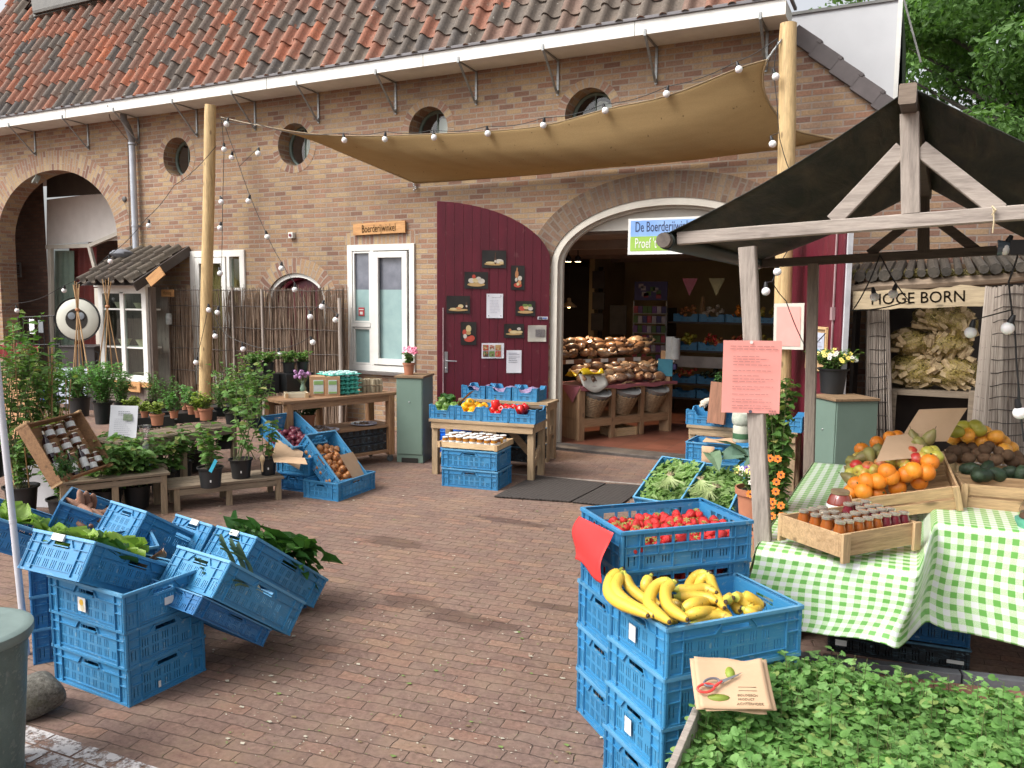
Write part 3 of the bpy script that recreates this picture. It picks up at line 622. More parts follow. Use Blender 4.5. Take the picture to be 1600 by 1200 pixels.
def leaf_door(name, mirror, hinge, ang):
 """planked leaf: local x from hinge outward, local z up, top follows the arch; the front (outer, hidden) side has ribs"""
 L = 1.405; root = bpy.data.objects.new(name, None); COL.objects.link(root); root.parent = barn; root.location = Vector(hinge)-barn.location; root.rotation_euler = (0, 0, ang)
 n = 13
 top = lambda x: sz+(h_-.02)*math.sqrt(max(0, 1-((a_-.0-x)/a_)**2))
 mb = MB()
 for i in range(n):
  x0, x1 = L*i/n+.0015, L*(i+1)/n-.0015; k = 4
  xs = [x0+(x1-x0)*j/k for j in range(k+1)]
  mb.prism([(x0, -.022, .05)]+[(x1, -.022, .05)]+[(x, -.022, top(x+.02)) for x in reversed(xs)], (0, .044, 0))
 mb.build('planks', M_MAR, root, smooth=False, bevel=.002)
 e = MB(); e.beam((L-.025, -.032, .05), (L-.025, -.032, top(L)), .045, .02, 0, up=(0, 1, 0)); e.build('edge_strip', M_MAR, root, smooth=False)
 return root, L, top
H0 = Vector((-4.16, D-.03, 0)); Fp = G(686, 700)
angL = math.atan2(Fp.y-H0.y, Fp.x-H0.x)
lfL, LL, topL = leaf_door('door_leaf', False, H0, angL)
uL = Vector((math.cos(angL), math.sin(angL), 0)); nL = Vector((-uL.y, uL.x, 0))     # nL points towards the camera side?
if nL.y > 0: nL = -nL
def on_leaf(px, py, H, u, n, off=.03):
 r = ray(px, py); nn = n; o = H+n*off; return EYE+r*((o-EYE).dot(nn)/r.dot(nn))
p = on_leaf(697, 566, H0, uL, nL, .024); hm = MB(); loc = lambda q: (Matrix.Rotation(-angL, 3, 'Z') @ (Vector(q)-H0))
lp = loc(p); sg = -1 if (Matrix.Rotation(-angL, 3, 'Z') @ nL).y < 0 else 1
hm.box((lp.x, sg*.028, lp.z), (.04, .008, .26)); hm.tube([(lp.x, sg*.03, lp.z+.02), (lp.x, sg*.075, lp.z+.02), (lp.x-.13, sg*.075, lp.z+.015)], .009, 8); hm.lathe([(0, 0), (.014, 0), (.014, .02), (0, .022)], 10, 0, T(lp.x, sg*.03, lp.z-.075) @ Rx(PI/2*(-sg)))
hm.build('door_handle', mat('steel', (.55, .55, .56), (.42, .42, .43), rough=.3, metal=.8), lfL, bevel=.002)
bt = MB(); bt.tube([(LL-.075, sg*.035, .3), (LL-.075, sg*.035, 1.75)], .008, 6); bt.build('espagnolette', mat('pinkish_steel', (.45, .32, .33), rough=.4, metal=.3), lfL)
H1 = Vector((cx+a_-.02, D-.03, 0)); angR = rad(-62)
lfR, LR, topR = leaf_door('door_leaf', True, H1, angR)
uR = Vector((math.cos(angR), math.sin(angR), 0)); nR = Vector((-uR.y, uR.x, 0))
if nR.dot(EYE-H1) < 0: nR = -nR
sgR = 1 if (Matrix.Rotation(-angR, 3, 'Z') @ nR).y > 0 else -1
bt = MB(); bt.tube([(LR-.20, sgR*.035, .3), (LR-.20, sgR*.035, 2.7)], .010, 6); bt.box((LR-.20, sgR*.04, 1.75), (.05, .03, .12)); bt.build('espagnolette', MATS['pinkish_steel'], lfR)
bt = MB(); bt.beam((LR+.012, 0, .05), (LR+.012, 0, topR(LR)-.02), .024, .05, 0, up=(0, 1, 0)); bt.build('edge_seal', mat('pale_seal', (.55, .55, .57), (.4, .4, .42)), lfR, smooth=False)
def sheet(name, label, cat, P, u, n, wd, ht, mats, extra=None, thick=.0012, curl=.004, group=None, roll=0):
 """flat rectangular thing: P centre, u horizontal direction, n facing; local x right, y up, z out"""
 z = Vector((0, 0, 1)); uu = u.normalized(); nn = n.normalized(); vv = nn.cross(uu)
 if vv.z < 0: uu = -uu; vv = nn.cross(uu)
 M_ = Matrix(((uu.x, vv.x, nn.x, P.x), (uu.y, vv.y, nn.y, P.y), (uu.z, vv.z, nn.z, P.z), (0, 0, 0, 1))) @ Rz(roll)
 mb = MB(); nx, ny = 8, 8
 f = lambda a, b: (-wd/2+wd*a, -ht/2+ht*b, curl*((2*a-1)**2*(2*b-1)**2+.3*math.sin(5*a+3*b)))
 mb.grid(f, nx, ny, 0); mb.grid(lambda a, b: (f(1-a, b)[0], f(1-a, b)[1], f(1-a, b)[2]-thick), nx, ny, 0)
 if extra: extra(mb)
 o = mb.build(name, mats, angle=60); o.matrix_world = M_
 return tag(o, label, cat, group)
M_PAPER = mat('white_sheet', (.72, .72, .76), (.66, .66, .70), rough=.7, vs=2)
M_INK = mat('ink', (.10, .10, .13), (.07, .07, .10)); M_INKL = mat('pale_ink', (.38, .38, .44), (.32, .32, .38))
M_BLACKP = mat('photo_black', (.018, .017, .017), (.03, .027, .025), rough=.3, vs=2)
def R2(mb, x0, y0, x1, y1, m, z=.006): mb.add([(x0, y0, z), (x1, y0, z), (x1, y1, z), (x0, y1, z)], [(0, 1, 2, 3)], m)
def lines(mb, wd, ht, rows, m=1, x0=-.38, top=.36, step=.06, jag=.3, z=.006, hgt=.012):
 for k in rows:
  y = top-k*step; x = x0
  e = .40-jag*random.random()
  while x < e:
   L = random.uniform(.03, .10); R2(mb, wd*x, ht*y, wd*min(e, x+L), ht*(y+hgt), m, z); x += L+.018
def disc(mb, x, y, r, m, z, sx=1, sy=1, n=10): mb.add([(x+r*sx*math.cos(2*PI*i/n), y+r*sy*math.sin(2*PI*i/n), z) for i in range(n)], [tuple(range(n))], m)
M_BOARD = mat('photo_board_wood', (.50, .33, .14), (.40, .25, .10)); M_CHEESE = mat('photo_cheese', (.62, .50, .28), (.55, .42, .2)); M_REDF = mat('photo_red', (.50, .07, .04), (.38, .05, .03)); M_GRNF = mat('photo_green', (.16, .25, .07)); M_BOTF = mat('photo_bottle', (.10, .05, .03)); M_PALEF = mat('photo_pale', (.60, .55, .47), (.5, .45, .38)); M_ORAF = mat('photo_orange', (.55, .24, .10))
PH = [M_BLACKP, M_BOARD, M_CHEESE, M_REDF, M_GRNF, M_BOTF, M_PALEF, M_ORAF]
def ph_board(kind):
 def f(mb):
  w0, h0 = kind['w'], kind['h']
  for i, (x, y, rx, ry, m) in enumerate(kind['d']): disc(mb, x*w0, y*h0, rx*w0, m, .005+.0006*i, 1, (ry*h0)/(rx*w0), 14)
 return f
def photo(px, py, wd, ht, d, label):
 p = on_leaf(px, py, H0, uL, nL, .032); sheet('poster', label, 'poster', p, uL, nL, wd, ht, PH, ph_board({'w': wd, 'h': ht, 'd': d}), group='photo prints pinned on the maroon door')
photo(772, 405, .30, .215, [(0, -.28, .42, .07, 1), (-.15, -.2, .2, .06, 2), (.22, -.12, .17, .13, 6), (.05, -.08, .05, .22, 5), (.05, -.12, .045, .07, 6), (.05, .25, .02, .16, 5), (.3, -.2, .1, .08, 2)], 'photo print of a bottle and cheese on a board, topmost on the maroon door')
photo(744, 438, .29, .205, [(0, -.25, .38, .12, 1), (-.2, -.02, .14, .15, 6), (.0, .0, .16, .14, 2), (.22, -.05, .15, .16, 6), (-.1, .22, .08, .12, 3), (.1, .12, .10, .10, 6)], 'photo print of a tray of pale mushrooms on the maroon door')
photo(809, 434, .17, .30, [(0, -.3, .3, .10, 3), (-.08, .14, .13, .17, 7), (-.06, .34, .05, .08, 7), (.15, -.02, .16, .10, 6), (-.12, -.08, .10, .08, 6), (.12, -.2, .14, .1, 7), (.0, -.26, .1, .07, 2)], 'tall photo print with an orange juice bottle on the maroon door')
photo(716, 476, .29, .215, [(0, -.3, .42, .07, 1), (-.2, -.24, .16, .06, 2), (.1, -.1, .12, .12, 2), (.35, -.05, .045, .2, 5), (.35, -.08, .04, .06, 6), (.02, -.2, .12, .07, 7)], 'photo print of a wine bottle beside a cheese board, leftmost on the maroon door')
photo(821, 482, .25, .185, [(0, -.24, .4, .10, 1), (-.18, .0, .16, .16, 3), (.05, .08, .16, .14, 2), (.25, .0, .13, .14, 6), (-.02, .22, .14, .09, 4), (.22, .2, .1, .1, 4)], 'photo print of a vegetable basket at the hinge side of the maroon door')
photo(732, 521, .195, .285, [(.05, -.25, .33, .12, 3), (.0, .2, .17, .16, 2), (-.25, .05, .14, .12, 3), (-.22, -.12, .12, .1, 6), (.2, -.2, .2, .12, 3), (.0, .02, .15, .08, 1)], 'tall photo print of preserves and a red tomato left of the colour chart')
photo(803, 517, .25, .175, [(0, -.22, .42, .08, 1), (-.2, .02, .08, .14, 7), (.0, -.08, .22, .12, 2), (.25, .15, .1, .1, 6), (.28, -.08, .16, .1, 2)], 'photo print of bread rolls on a board beside the newspaper cutting')
def fr6(mb):
 for i in range(3):
  for j in range(2): 
   x0, y0 = -.125+i*.078, -.075+j*.078; R2(mb, x0, y0, x0+.07, y0+.07, [[5, 4, 3], [3, 6, 1]][j][i])
   for k in range(14): disc(mb, x0+random.uniform(.01, .06), y0+random.uniform(.01, .06), random.uniform(.005, .010), random.choice([[4, 5, 2], [4, 4, 3]][j] if i == 1 else [3, 2, 7, 5][:3] if i else [2, 4, 7]), .0075)
p = on_leaf(770, 548, H0, uL, nL, .032); sheet('colour_chart', 'white card with six small produce pictures pinned on the maroon door', 'poster', p, uL, nL, .28, .19, [M_PAPER]+PH[1:], fr6)
def txt1(mb):
 lines(mb, .19, .285, [0], 1, -.2, .36, .06, .1); lines(mb, .19, .285, [2, 3, 4, 5, 6, 7, 8, 9, 10], 2, -.34, .36, .065, .25)
 for a in (-.4, .4):
  for b in (-.43, .43): disc(mb, a*.19, b*.285, .006, 1, .007)
p = on_leaf(773, 478, H0, uL, nL, .032); sheet('notice', 'white notice with four black pins in the middle of the maroon door', 'notice', p, uL, nL, .205, .30, [M_PAPER, M_INK, M_INKL], txt1)
def txt2(mb): lines(mb, .19, .285, [0, 1], 2, -.36, .36, .05, .2, hgt=.03); lines(mb, .19, .285, [3, 4.4, 5.8, 7.2], 1, -.36, .36, .055, .35, hgt=.02)
p = on_leaf(803, 565, H0, uL, nL, .032); sheet('notice', 'white notice without pins, lowest paper on the maroon door', 'notice', p, uL, nL, .19, .285, [M_PAPER, M_INK, M_INKL], txt2)
M_NEWS = mat('newsprint', (.50, .47, .40), (.42, .39, .33)); 
def news(mb): R2(mb, -.02, -.04, .10, .05, 1); lines(mb, .22, .2, [0, 1, 2], 2, -.45, .36, .06, .1); lines(mb, .1, .2, range(3, 11), 2, -.95, .36, .06, .2)
p = on_leaf(839, 521, H0, uL, nL, .032); sheet('newspaper_cutting', 'yellowed newspaper cutting with a dark picture by the door hinge', 'clipping', p, uL, nL, .235, .205, [M_NEWS, mat('news_photo', (.12, .11, .11), (.2, .18, .17), vs=60), M_INKL], news, curl=.012)
def stk(mb): R2(mb, -.055, -.012, -.005, .012, 1); R2(mb, 0, -.009, .05, .009, 2)
p = on_leaf(848, 497, H0, uL, nL, .032); sheet('door_sticker', 'small white and blue sticker near the door hinge', 'sticker', p, uL, nL, .13, .035, [M_PAPER, M_INK, mat('sticker_blue', (.12, .2, .5))], stk, curl=0)
def onR(px, py): return on_leaf(px, py, H1, uR, nR, .03)
M_CORK = mat('cork', (.46, .30, .16), (.38, .24, .12), vs=60, rough=.9); M_PINE = wood('pine_frame', (.60, .40, .20), (.48, .30, .14), 'x', knots=False)
def corkx(mb):
 for s in (-1, 1): mb.box((s*.235, 0, .008), (.02, .42, .02), 1); mb.box((0, s*.205, .008), (.49, .02, .021), 1)
 R2(mb, -.06, -.10, .18, .16, 2, .007); R2(mb, -.22, -.12, -.09, .06, 3, .007)
 for k in range(5): R2(mb, -.03, .10-k*.04, .14-.03*(k % 2), .112-k*.04, 4, .009)
 disc(mb, .05, -.03, .03, 5, .010); disc(mb, .10, -.05, .02, 4, .010)
p = (onR(1262, 500)+onR(1292, 592))/2; sheet('cork_board', 'cork board in a pine frame with pinned leaflets on the right door leaf', 'notice board', p, uR, nR, .50, .44, [M_CORK, M_PINE, mat('pale_blue_sheet', (.55, .60, .72)), mat('pinkish_sheet', (.66, .50, .46)), M_INKL, mat('teal_print', (.12, .35, .42))], corkx, curl=0)
M_SALM = mat('salmon_sheet', (.78, .33, .29), (.74, .30, .26), rough=.6)
def salm(mb): R2(mb, -.125, -.20, .125, .20, 1, .006)
p = W(1232, 510, 8.62); sheet('framed_notice', 'salmon notice in a cream frame hanging behind the right yellow pole', 'notice', p, Vector((1, -.25, 0)), Vector((-.3, -1, 0)), .315, .47, [M_CREAM, M_SALM], salm, curl=0, thick=.012)
sgm = [M_WHITE, mat('banner_blue', (.17, .33, .66), (.26, .42, .72), vs=2.5), mat('banner_green', (.22, .40, .045), (.30, .48, .08), vs=3), mat('banner_navy', (.02, .03, .09), (.02, .03, .09)), M_WHITE]
a, b_ = W(982, 342, D-.05), W(982, 398, D-.05); sw, sh = .98, a.z-b_.z
sc = Vector((a.x+sw/2, D-.05, (a.z+b_.z)/2))
def ban(mb):
 R2(mb, -sw/2+.03, .0, sw/2-.03, sh/2-.025, 1, .003); R2(mb, -sw/2+.03, -sh/2+.04, sw/2-.03, .0, 2, .003)
 vs, fs = text_mb('De Boerderijwinkel', .15, (.60, 1.12), .0006, 'LEFT'); mb.add([(x-sw/2+.085, y+.105, z+.006) for x, y, z in vs], fs, 3)
 vs, fs = text_mb("Proef 't", .15, (.60, 1.12), .0006, 'LEFT'); mb.add([(x-sw/2+.085, y-.085, z+.006) for x, y, z in vs], fs, 4)
sheet('shop_banner', 'blue and green shop banner hanging in the top of the arched doorway', 'banner', sc, Vector((1, 0, 0)), Vector((0, -1, 0)), sw, sh, sgm, ban, curl=.0)
a, b_ = W(553, 359, D-.03), W(634, 354, D-.03); sw2 = b_.x-a.x; M_SIGNW = wood('sign_wood', (.56, .30, .12), (.44, .21, .08), 'x', knots=False)
q = MB(); q.box((0, 0, 0), (sw2, .03, .16)); vs, fs = text_mb('Boerderijwinkel', .15, (.60, 1), .001); q.add([(x, -.018, y-.005) for x, y, z in vs], [tuple((f)) for f in fs], 1)
M_BURN = mat('burnt_letters', (.05, .025, .012), (.03, .015, .01))
tag(q.build('wooden_sign', [M_SIGNW, M_BURN], loc=((a.x+b_.x)/2, D-.035, (a.z+b_.z)/2), smooth=False, rot=(0, rad(-1.0), 0), bevel=.003), 'orange wooden name sign above the white shop window', 'sign')
# ================================================================== INTERIOR
fl = MB(); fl.b2((-7.5, D+.121, -.004), (1.6, D+6.5, .03))
def floortiles():
 m, n, b = new_mat('floor_tiles'); br = n.nodes.new('ShaderNodeTexBrick'); n.links.new(mapped(n), br.inputs['Vector']); br.offset = 0
 br.inputs['Color1'].default_value = (.15, .055, .035, 1); br.inputs['Color2'].default_value = (.19, .07, .045, 1); br.inputs['Mortar'].default_value = (.07, .04, .03, 1)
 br.inputs['Scale'].default_value = 1; br.inputs['Brick Width'].default_value = .3; br.inputs['Row Height'].default_value = .3; br.inputs['Mortar Size'].default_value = .004
 col = mixc(n, 1, br.outputs['Color'], ramp(n, noise(n, 3, 4), [(.3, (.75,)*3), (.7, (1.1,)*3)]), 'MULTIPLY'); n.links.new(col, b.inputs['Base Color']); b.inputs['Roughness'].default_value = .38; return m
fl.build('shop_floor', floortiles(), smooth=False, kind='structure')
M_OCHRE = mat('ochre_plaster', (.38, .31, .17), (.31, .25, .14), rough=.9, vs=1.5)
M_CEIL = mat('ceiling_board', (.28, .22, .18), (.22, .18, .15), rough=.9)
iw = MB(); iw.b2((-7.5, D+5.6, 0), (1.6, D+5.7, 2.9)); iw.b2((-7.55, D+.33, 0), (-7.5, D+5.6, 2.9)); iw.b2((1.6, D+.33, 0), (1.65, D+5.6, 2.9)); iw.b2((-5.2, D+4.0, .03), (-5.1, D+5.59, 2.67)); iw.build('inner_wall', M_OCHRE, barn, world=True, smooth=False)
ic = MB(); ic.b2((-7.5, D+.32, 2.68), (1.6, D+5.6, 2.75)); ic.build('ceiling', M_CEIL, barn, world=True, smooth=False)
for k in range(4):
 im = MB(); im.b2((-7.4, D+1.2+k*1.2, 2.56), (1.5, D+1.32+k*1.2, 2.679)); im.build('ceiling_beam', M_CEIL, barn, world=True, smooth=False)
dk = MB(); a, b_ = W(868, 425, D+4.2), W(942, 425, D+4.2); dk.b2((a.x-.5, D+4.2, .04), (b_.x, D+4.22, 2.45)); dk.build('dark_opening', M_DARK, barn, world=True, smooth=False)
p = W(889, 478, D+2.6); t = thing('pendant_lamp', 'lit enamel pendant lamp hanging inside the dark shop', 'lamp', (p.x, p.y, p.z))
q = MB(); q.lathe([(.125, -.02), (.12, 0), (.07, .04), (.035, .07), (.03, .12), (.0, .13)], 20); q.build('lamp_shade', mat('cream_enamel', (.55, .42, .25), rough=.3), t)
q = MB(); q.ball((0, 0, -.0), .032, 10, 8); q.build('bulb', emis('warm_bulb', (1, .62, .3), 9), t)
q = MB(); q.tube([(0, 0, .12), (0, 0, 2.68-p.z)], .006, 6); q.build('cord', mat('black_cord', (.02, .02, .02)), t)
ld = bpy.data.lights.new('pendant_light', 'POINT'); ld.energy = 2.5; ld.color = (1, .7, .4); ld.shadow_soft_size = .05; lo = bpy.data.objects.new('pendant_light', ld); COL.objects.link(lo); lo.parent = t; lo.location = (0, 0, -.06)
for i, px in enumerate((888, 903)):
 p = W(px, 405, D+1.4); t = thing('ceiling_spot', ('left' if i == 0 else 'right')+' one of the two lit ceiling spots just inside the shop', 'spotlight', p, group='lit ceiling spots')
 q = MB(); q.lathe([(.045, -.035), (.04, .03), (.02, .05), (.0, .05)], 12); q.tube([(0, 0, .05), (0, 0, 2.68-p.z)], .008, 6); q.build('housing', MATS['black_plastic'], t)
 q = MB(); q.lathe([(0, -.036), (.042, -.036), (.04, -.03)], 12); q.build('bulb', emis('spot_glow', (1, .72, .35), 14), t)
 ld = bpy.data.lights.new('spot_light', 'SPOT'); ld.energy = 60; ld.color = (1, .74, .48); ld.spot_size = rad(95); ld.shadow_soft_size = .04; lo = bpy.data.objects.new('spot_light', ld); COL.objects.link(lo); lo.parent = t; lo.location = (0, 0, -.06)
# ================================================================== POLES, SAIL, LIGHTS
M_YPOLE = wood('yellow_pole_wood', (.58, .41, .20), (.36, .23, .10), 'z', rough=.65, k=.8)
M_GREYW = wood('grey_wood', (.34, .29, .25), (.22, .185, .16), 'z'); M_GREYX = wood('grey_wood_x', (.36, .31, .27), (.24, .20, .175), 'x')
M_DKW = wood('dark_wood_x', (.10, .075, .06), (.06, .045, .038), 'x'); M_DKWZ = wood('dark_wood_z', (.10, .075, .06), (.06, .045, .038), 'z')
def pole(px0, py0, px1, py1, y, r, label):
 a = W(px0, py0, y); b_ = W(px1, py1, y); d = (a-b_); a2 = b_+d*1.0; g = b_-d*(b_.z/d.z)
 mb = MB(); pts = [g+(a-g)*t for t in (0, .2, .4, .6, .8, .97, 1)]
 pts = [Vector(p)+Vector((.006*math.sin(i*2.1), 0, 0)) for i, p in enumerate(pts)]
 mb.tube([p-g for p in pts], [r*1.04, r*1.03, r*1.0, r*.99, r*.98, r*.97, r*.93], 20)
 o = mb.build('wooden_pole', M_YPOLE, loc=g); tag(o, label, 'pole', 'tall round yellow poles under the gutter'); return o
pole(329, 164, 320, 600, D-.52, .085, 'tall yellow wooden pole in front of the wattle fence, leftmost')
pole(1232, 37, 1221, 640, D-.52, .088, 'tall yellow wooden pole right of the shop doorway')
yT, yB = D-.62, D-.05
TOP = [W(px, py, yT) for px, py in ((412, 197), (470, 207), (535, 212), (600, 212), (680, 209), (760, 205), (850, 196), (945, 171), (1045, 149), (1150, 108), (1199, 93))]
BOT = [W(px, py, yB) for px, py in ((650, 287), (720, 282), (800, 276), (870, 270), (940, 262), (1020, 255), (1100, 247), (1160, 240), (1215, 233), (1260, 226), (1303, 217))]
LFT = [W(px, py, yT+(yB-yT)*t) for px, py, t in ((412, 197, 0), (450, 207, .17), (495, 222, .34), (545, 243, .55), (600, 266, .78), (650, 287, 1))]
RGT = [W(px, py, yT+(yB-yT)*t) for px, py, t in ((1199, 93, 0), (1192, 118, .15), (1196, 148, .32), (1213, 178, .55), (1242, 203, .78), (1303, 217, 1))]
def samp(P, t):
 k = len(P)-1; x = min(max(t*k, 0), k-1e-6); i = int(x); f = x-i
 p0, p1, p2, p3 = P[max(0, i-1)], P[i], P[min(k, i+1)], P[min(k, i+2)]
 return .5*((2*p1)+(p2-p0)*f+(2*p0-5*p1+4*p2-p3)*f*f+(3*p1-p0-3*p2+p3)*f**3)
def sail(u, v):
 p = samp(TOP, u)*(1-v)+samp(BOT, u)*v+samp(LFT, v)*(1-u)+samp(RGT, v)*u-(TOP[0]*(1-u)*(1-v)+TOP[-1]*u*(1-v)+BOT[0]*(1-u)*v+BOT[-1]*u*v)
 b_ = math.sin(PI*u)**.8*math.sin(PI*v)
 return p+Vector((0, -.10*b_, -.16*b_))+Vector((0, 0, .006*math.sin(u*90+v*6)*b_))
def sailmat():
 m, n, b = new_mat('sail_cloth'); v = mapped(n, (.6, 6, 6)); f = noise(n, 3, 5, v); wv = noise(n, 60, 2, mapped(n, (1, 6, 6)))
 col = mixc(n, f, (.40, .27, .12), (.50, .35, .165)); col = mixc(n, 1, col, ramp(n, wv, [(.3, (.88,)*3), (.7, (1.08,)*3)]), 'MULTIPLY')
 sp = noise(n, 22, 1, mapped(n), .3); col = mixc(n, ramp(n, sp, [(.76, (0,)*3), (.78, (.6,)*3)]), col, (.1, .06, .03))
 n.links.new(col, b.inputs['Base Color']); b.inputs['Roughness'].default_value = .85
 t = n.nodes.new('ShaderNodeBsdfTranslucent'); n.links.new(col, t.inputs[0]); mx = n.nodes.new('ShaderNodeMixShader'); mx.inputs[0].default_value = .42
 n.links.new(b.outputs[0], mx.inputs[1]); n.links.new(t.outputs[0], mx.inputs[2]); n.links.new(mx.outputs[0], n.nodes['Material Output'].inputs[0]); bump(n, b, wv, .3, .003); return m
sl_ = thing('shade_sail', 'tan cloth shade sail stretched between the poles and the brick wall', 'awning', tuple(BOT[0]))
q = MB(); q.grid(lambda u, v: sail(u, v), 60, 20); q.build('cloth', sailmat(), sl_, world=True, angle=180, solid=.003)
M_ROPE = mat('rope', (.35, .28, .19), (.25, .2, .13))
q = MB(); q.tube([sail(i/40, 0) for i in range(41)], .007, 6); q.tube([sail(i/40, 1) for i in range(41)], .006, 6); q.tube([sail(0, i/20) for i in range(21)], .006, 6); q.tube([sail(1, i/20) for i in range(21)], .011, 6); q.build('hem', mat('sail_hem', (.30, .21, .11)), sl_, world=True)
q = MB(); q.tube([W(345, 183, D-.56), W(380, 191, D-.58), TOP[0]], .007, 6); q.build('rope', M_ROPE, sl_, world=True); q = MB()
c0, c1 = TOP[-1], W(1220, 63, D-.60)
for i in range(12):
 p = c0+(c1-c0)*(i+.5)/12; q.tube([p+Matrix.Rotation(i*PI/2, 3, (c1-c0).normalized()) @ Vector((0, 0, .016))*math.cos(t)+(c1-c0).normalized()*.024*math.sin(t) for t in [k*PI/4 for k in range(9)]], .004, 5)
q.build('chain', MATS['galvanised'], sl_, world=True)
q = MB(); p = W(648, 290, D-.04)
for i in range(7): q.ball((p.x+random.uniform(-.02, .02), p.y, p.z-.06+i*.02), .017, 8, 6)
q.tube([p, (p.x, D, p.z-.02)], .008, 6); q.build('wall_eye', mat('shiny_steel', (.7, .7, .7), (.5, .5, .5), rough=.25, metal=.8), sl_, world=True)
M_BULB = mat('white_bulb', (.86, .85, .84), (.80, .79, .78), rough=.25, sub=.1); M_CORD = MATS['black_cord']
bm_ = MB(); bm_.ball((0, 0, -.062), .040, 16, 12); bulbme = None
sk_ = MB(); sk_.lathe([(0, .03), (.012, .03), (.019, .0), (.021, -.025), (.015, -.028)], 10)
b0 = bm_.build('bulb', M_BULB); s0 = sk_.build('socket', MATS['black_plastic'])
bulb_me, sock_me = b0.data, s0.data; bpy.data.objects.remove(b0); bpy.data.objects.remove(s0)
def string_light(label, pts, bulbs, r=.0045, y=D-.62, tilt=0, sc=1.0, lit=None):
 """pts: [(px,py)] or 3D points of the cable; bulbs: [(px,py[,y])] centre of each globe"""
 P = [W(p[0], p[1], p[2] if len(p) > 2 else y) for p in pts]
 t = thing('string_light', label, 'string light', tuple(P[0]), group='strings of white globe lights')
 q = MB(); F = []
 for i in range(len(P)-1):
  for k in range(6):
   f = k/6; s_ = (P[i+1]-P[i]).length; F.append(P[i].lerp(P[i+1], f)-Vector((0, 0, s_*.05*math.sin(PI*f))))
 F.append(P[-1])
 bs = []
 for b_ in bulbs:
  c = W(b_[0], b_[1], b_[2] if len(b_) > 2 else y); bs.append(c)
  q.tube([c+Vector((0, 0, .085*sc)), min(F, key=lambda f: (f-c-Vector((0, 0, .1))).length)], r*.8, 5)
 q.tube(F, r, 5); q.build('cable', M_CORD, t, world=True)
 for c in bs:
  o = bpy.data.objects.new('bulb', bulb_me); COL.objects.link(o); o.parent = t; o.location = c+Vector((0, 0, .058*sc))-Vector(t.location); o.scale = (sc,)*3
  o.rotation_euler = (random.uniform(-.2, .2), random.uniform(-.4, .4)+tilt, 0)
  s_ = bpy.data.objects.new('socket', sock_me); COL.objects.link(s_); s_.parent = o
string_light('globe light string along the upper edge of the tan shade sail', [(345, 186), (400, 193), (537, 208), (602, 205), (677, 203), (761, 197), (850, 184), (943, 163), (1043, 135), (1150, 97), (1215, 60)],
 [(537, 219), (602, 217), (677, 215), (761, 208), (850, 195), (943, 173), (1043, 146), (1152, 109)], y=D-.68, sc=.95)
string_light('globe light string beside the top of the right yellow pole', [(1215, 60), (1209, 108), (1214, 160), (1218, 215), (1232, 262), (1258, 330)], [(1209, 120), (1205, 225)], y=D-.66, sc=.95)
string_light('globe light string running left from the left yellow pole past the downpipe', [(338, 228), (272, 290), (228, 342), (168, 400), (98, 447), (24, 474), (-40, 500)], [(233, 352), (171, 408), (101, 454), (26, 485)], y=D-.72)
string_light('globe light string slanting down over the wall to the fence', [(348, 184), (366, 236), (414, 360), (440, 410), (462, 444), (484, 488), (505, 472), (530, 492)], [(404, 240), (363, 246), (390, 314), (416, 370), (440, 419), (461, 452), (484, 495), (505, 479), (527, 500)], y=D-.60)
string_light('globe light string hanging down beside the left yellow pole', [(346, 184), (350, 230), (348, 310), (346, 420), (342, 490), (336, 530)], [(356, 194), (350, 233), (345, 316), (345, 356), (343, 427), (341, 488), (335, 525)], y=D-.66)
string_light('globe light string draped low across the wattle fence', [(308, 556), (326, 476), (350, 520), (379, 535), (436, 545), (486, 526)], [(308, 566), (326, 484), (379, 545), (436, 553), (486, 535)], y=D-.66)
# ================================================================== MARKET STALL
yf, yk = 3.96, 6.26
stall = thing('market_stall', 'old wooden market stall with dark tarpaulin roof', 'market stall', (W(1168, 390, yf).x, yf, 0))
A_f, L_f = W(1425, 136, yf-.06), W(1040, 366, yf-.06); A_k, L_k = W(1449, 292, yk+.06), W(1184, 409, yk+.06)
dx = A_f-L_f; pr = W(1600, 212, yf-.06)
sl2 = (pr.z-A_f.z)/(pr.x-A_f.x); R_f = Vector((A_f.x+1.35, A_f.y, A_f.z+sl2*1.35)); R_k = Vector((A_k.x+1.35, A_k.y, A_k.z+sl2*1.35))
def tarpmat():
 m, n, b = new_mat('tarpaulin'); v = mapped(n, (3, .6, 3)); f = noise(n, 2.5, 6, v, .65, .6)
 col = ramp(n, f, [(.35, (.026, .034, .029)), (.55, (.044, .048, .039)), (.68, (.078, .068, .054))]); n.links.new(col, b.inputs['Base Color']); b.inputs['Roughness'].default_value = .55
 t = n.nodes.new('ShaderNodeBsdfTranslucent'); n.links.new(ramp(n, f, [(.4, (.03, .032, .022)), (.65, (.16, .12, .08))]), t.inputs[0]); mx = n.nodes.new('ShaderNodeMixShader'); mx.inputs[0].default_value = .4
 n.links.new(b.outputs[0], mx.inputs[1]); n.links.new(t.outputs[0], mx.inputs[2]); n.links.new(mx.outputs[0], n.nodes['Material Output'].inputs[0]); bump(n, b, f, .9, .03); return m
q = MB()
def tp_(a, b_, c, d_, sag): 
 def f(u, v):
  p = (a*(1-u)+b_*u)*(1-v)+(c*(1-u)+d_*u)*v; s_ = math.sin(PI*u)*sag
  return p+Vector((0, 0, -s_-.016*math.sin(v*23+u*9+2*math.sin(u*5))*math.sin(PI*u)*math.sin(PI*v)))
 return f
q.grid(tp_(A_f, L_f, A_k, L_k, .035), 24, 24); q.grid(tp_(A_f, R_f, A_k, R_k, .03), 24, 24)
q.build('tarpaulin', tarpmat(), stall, world=True, angle=180, solid=.004)
def SW(px, py, y=yf): return W(px, py, y)
M_BEAM = M_GREYX
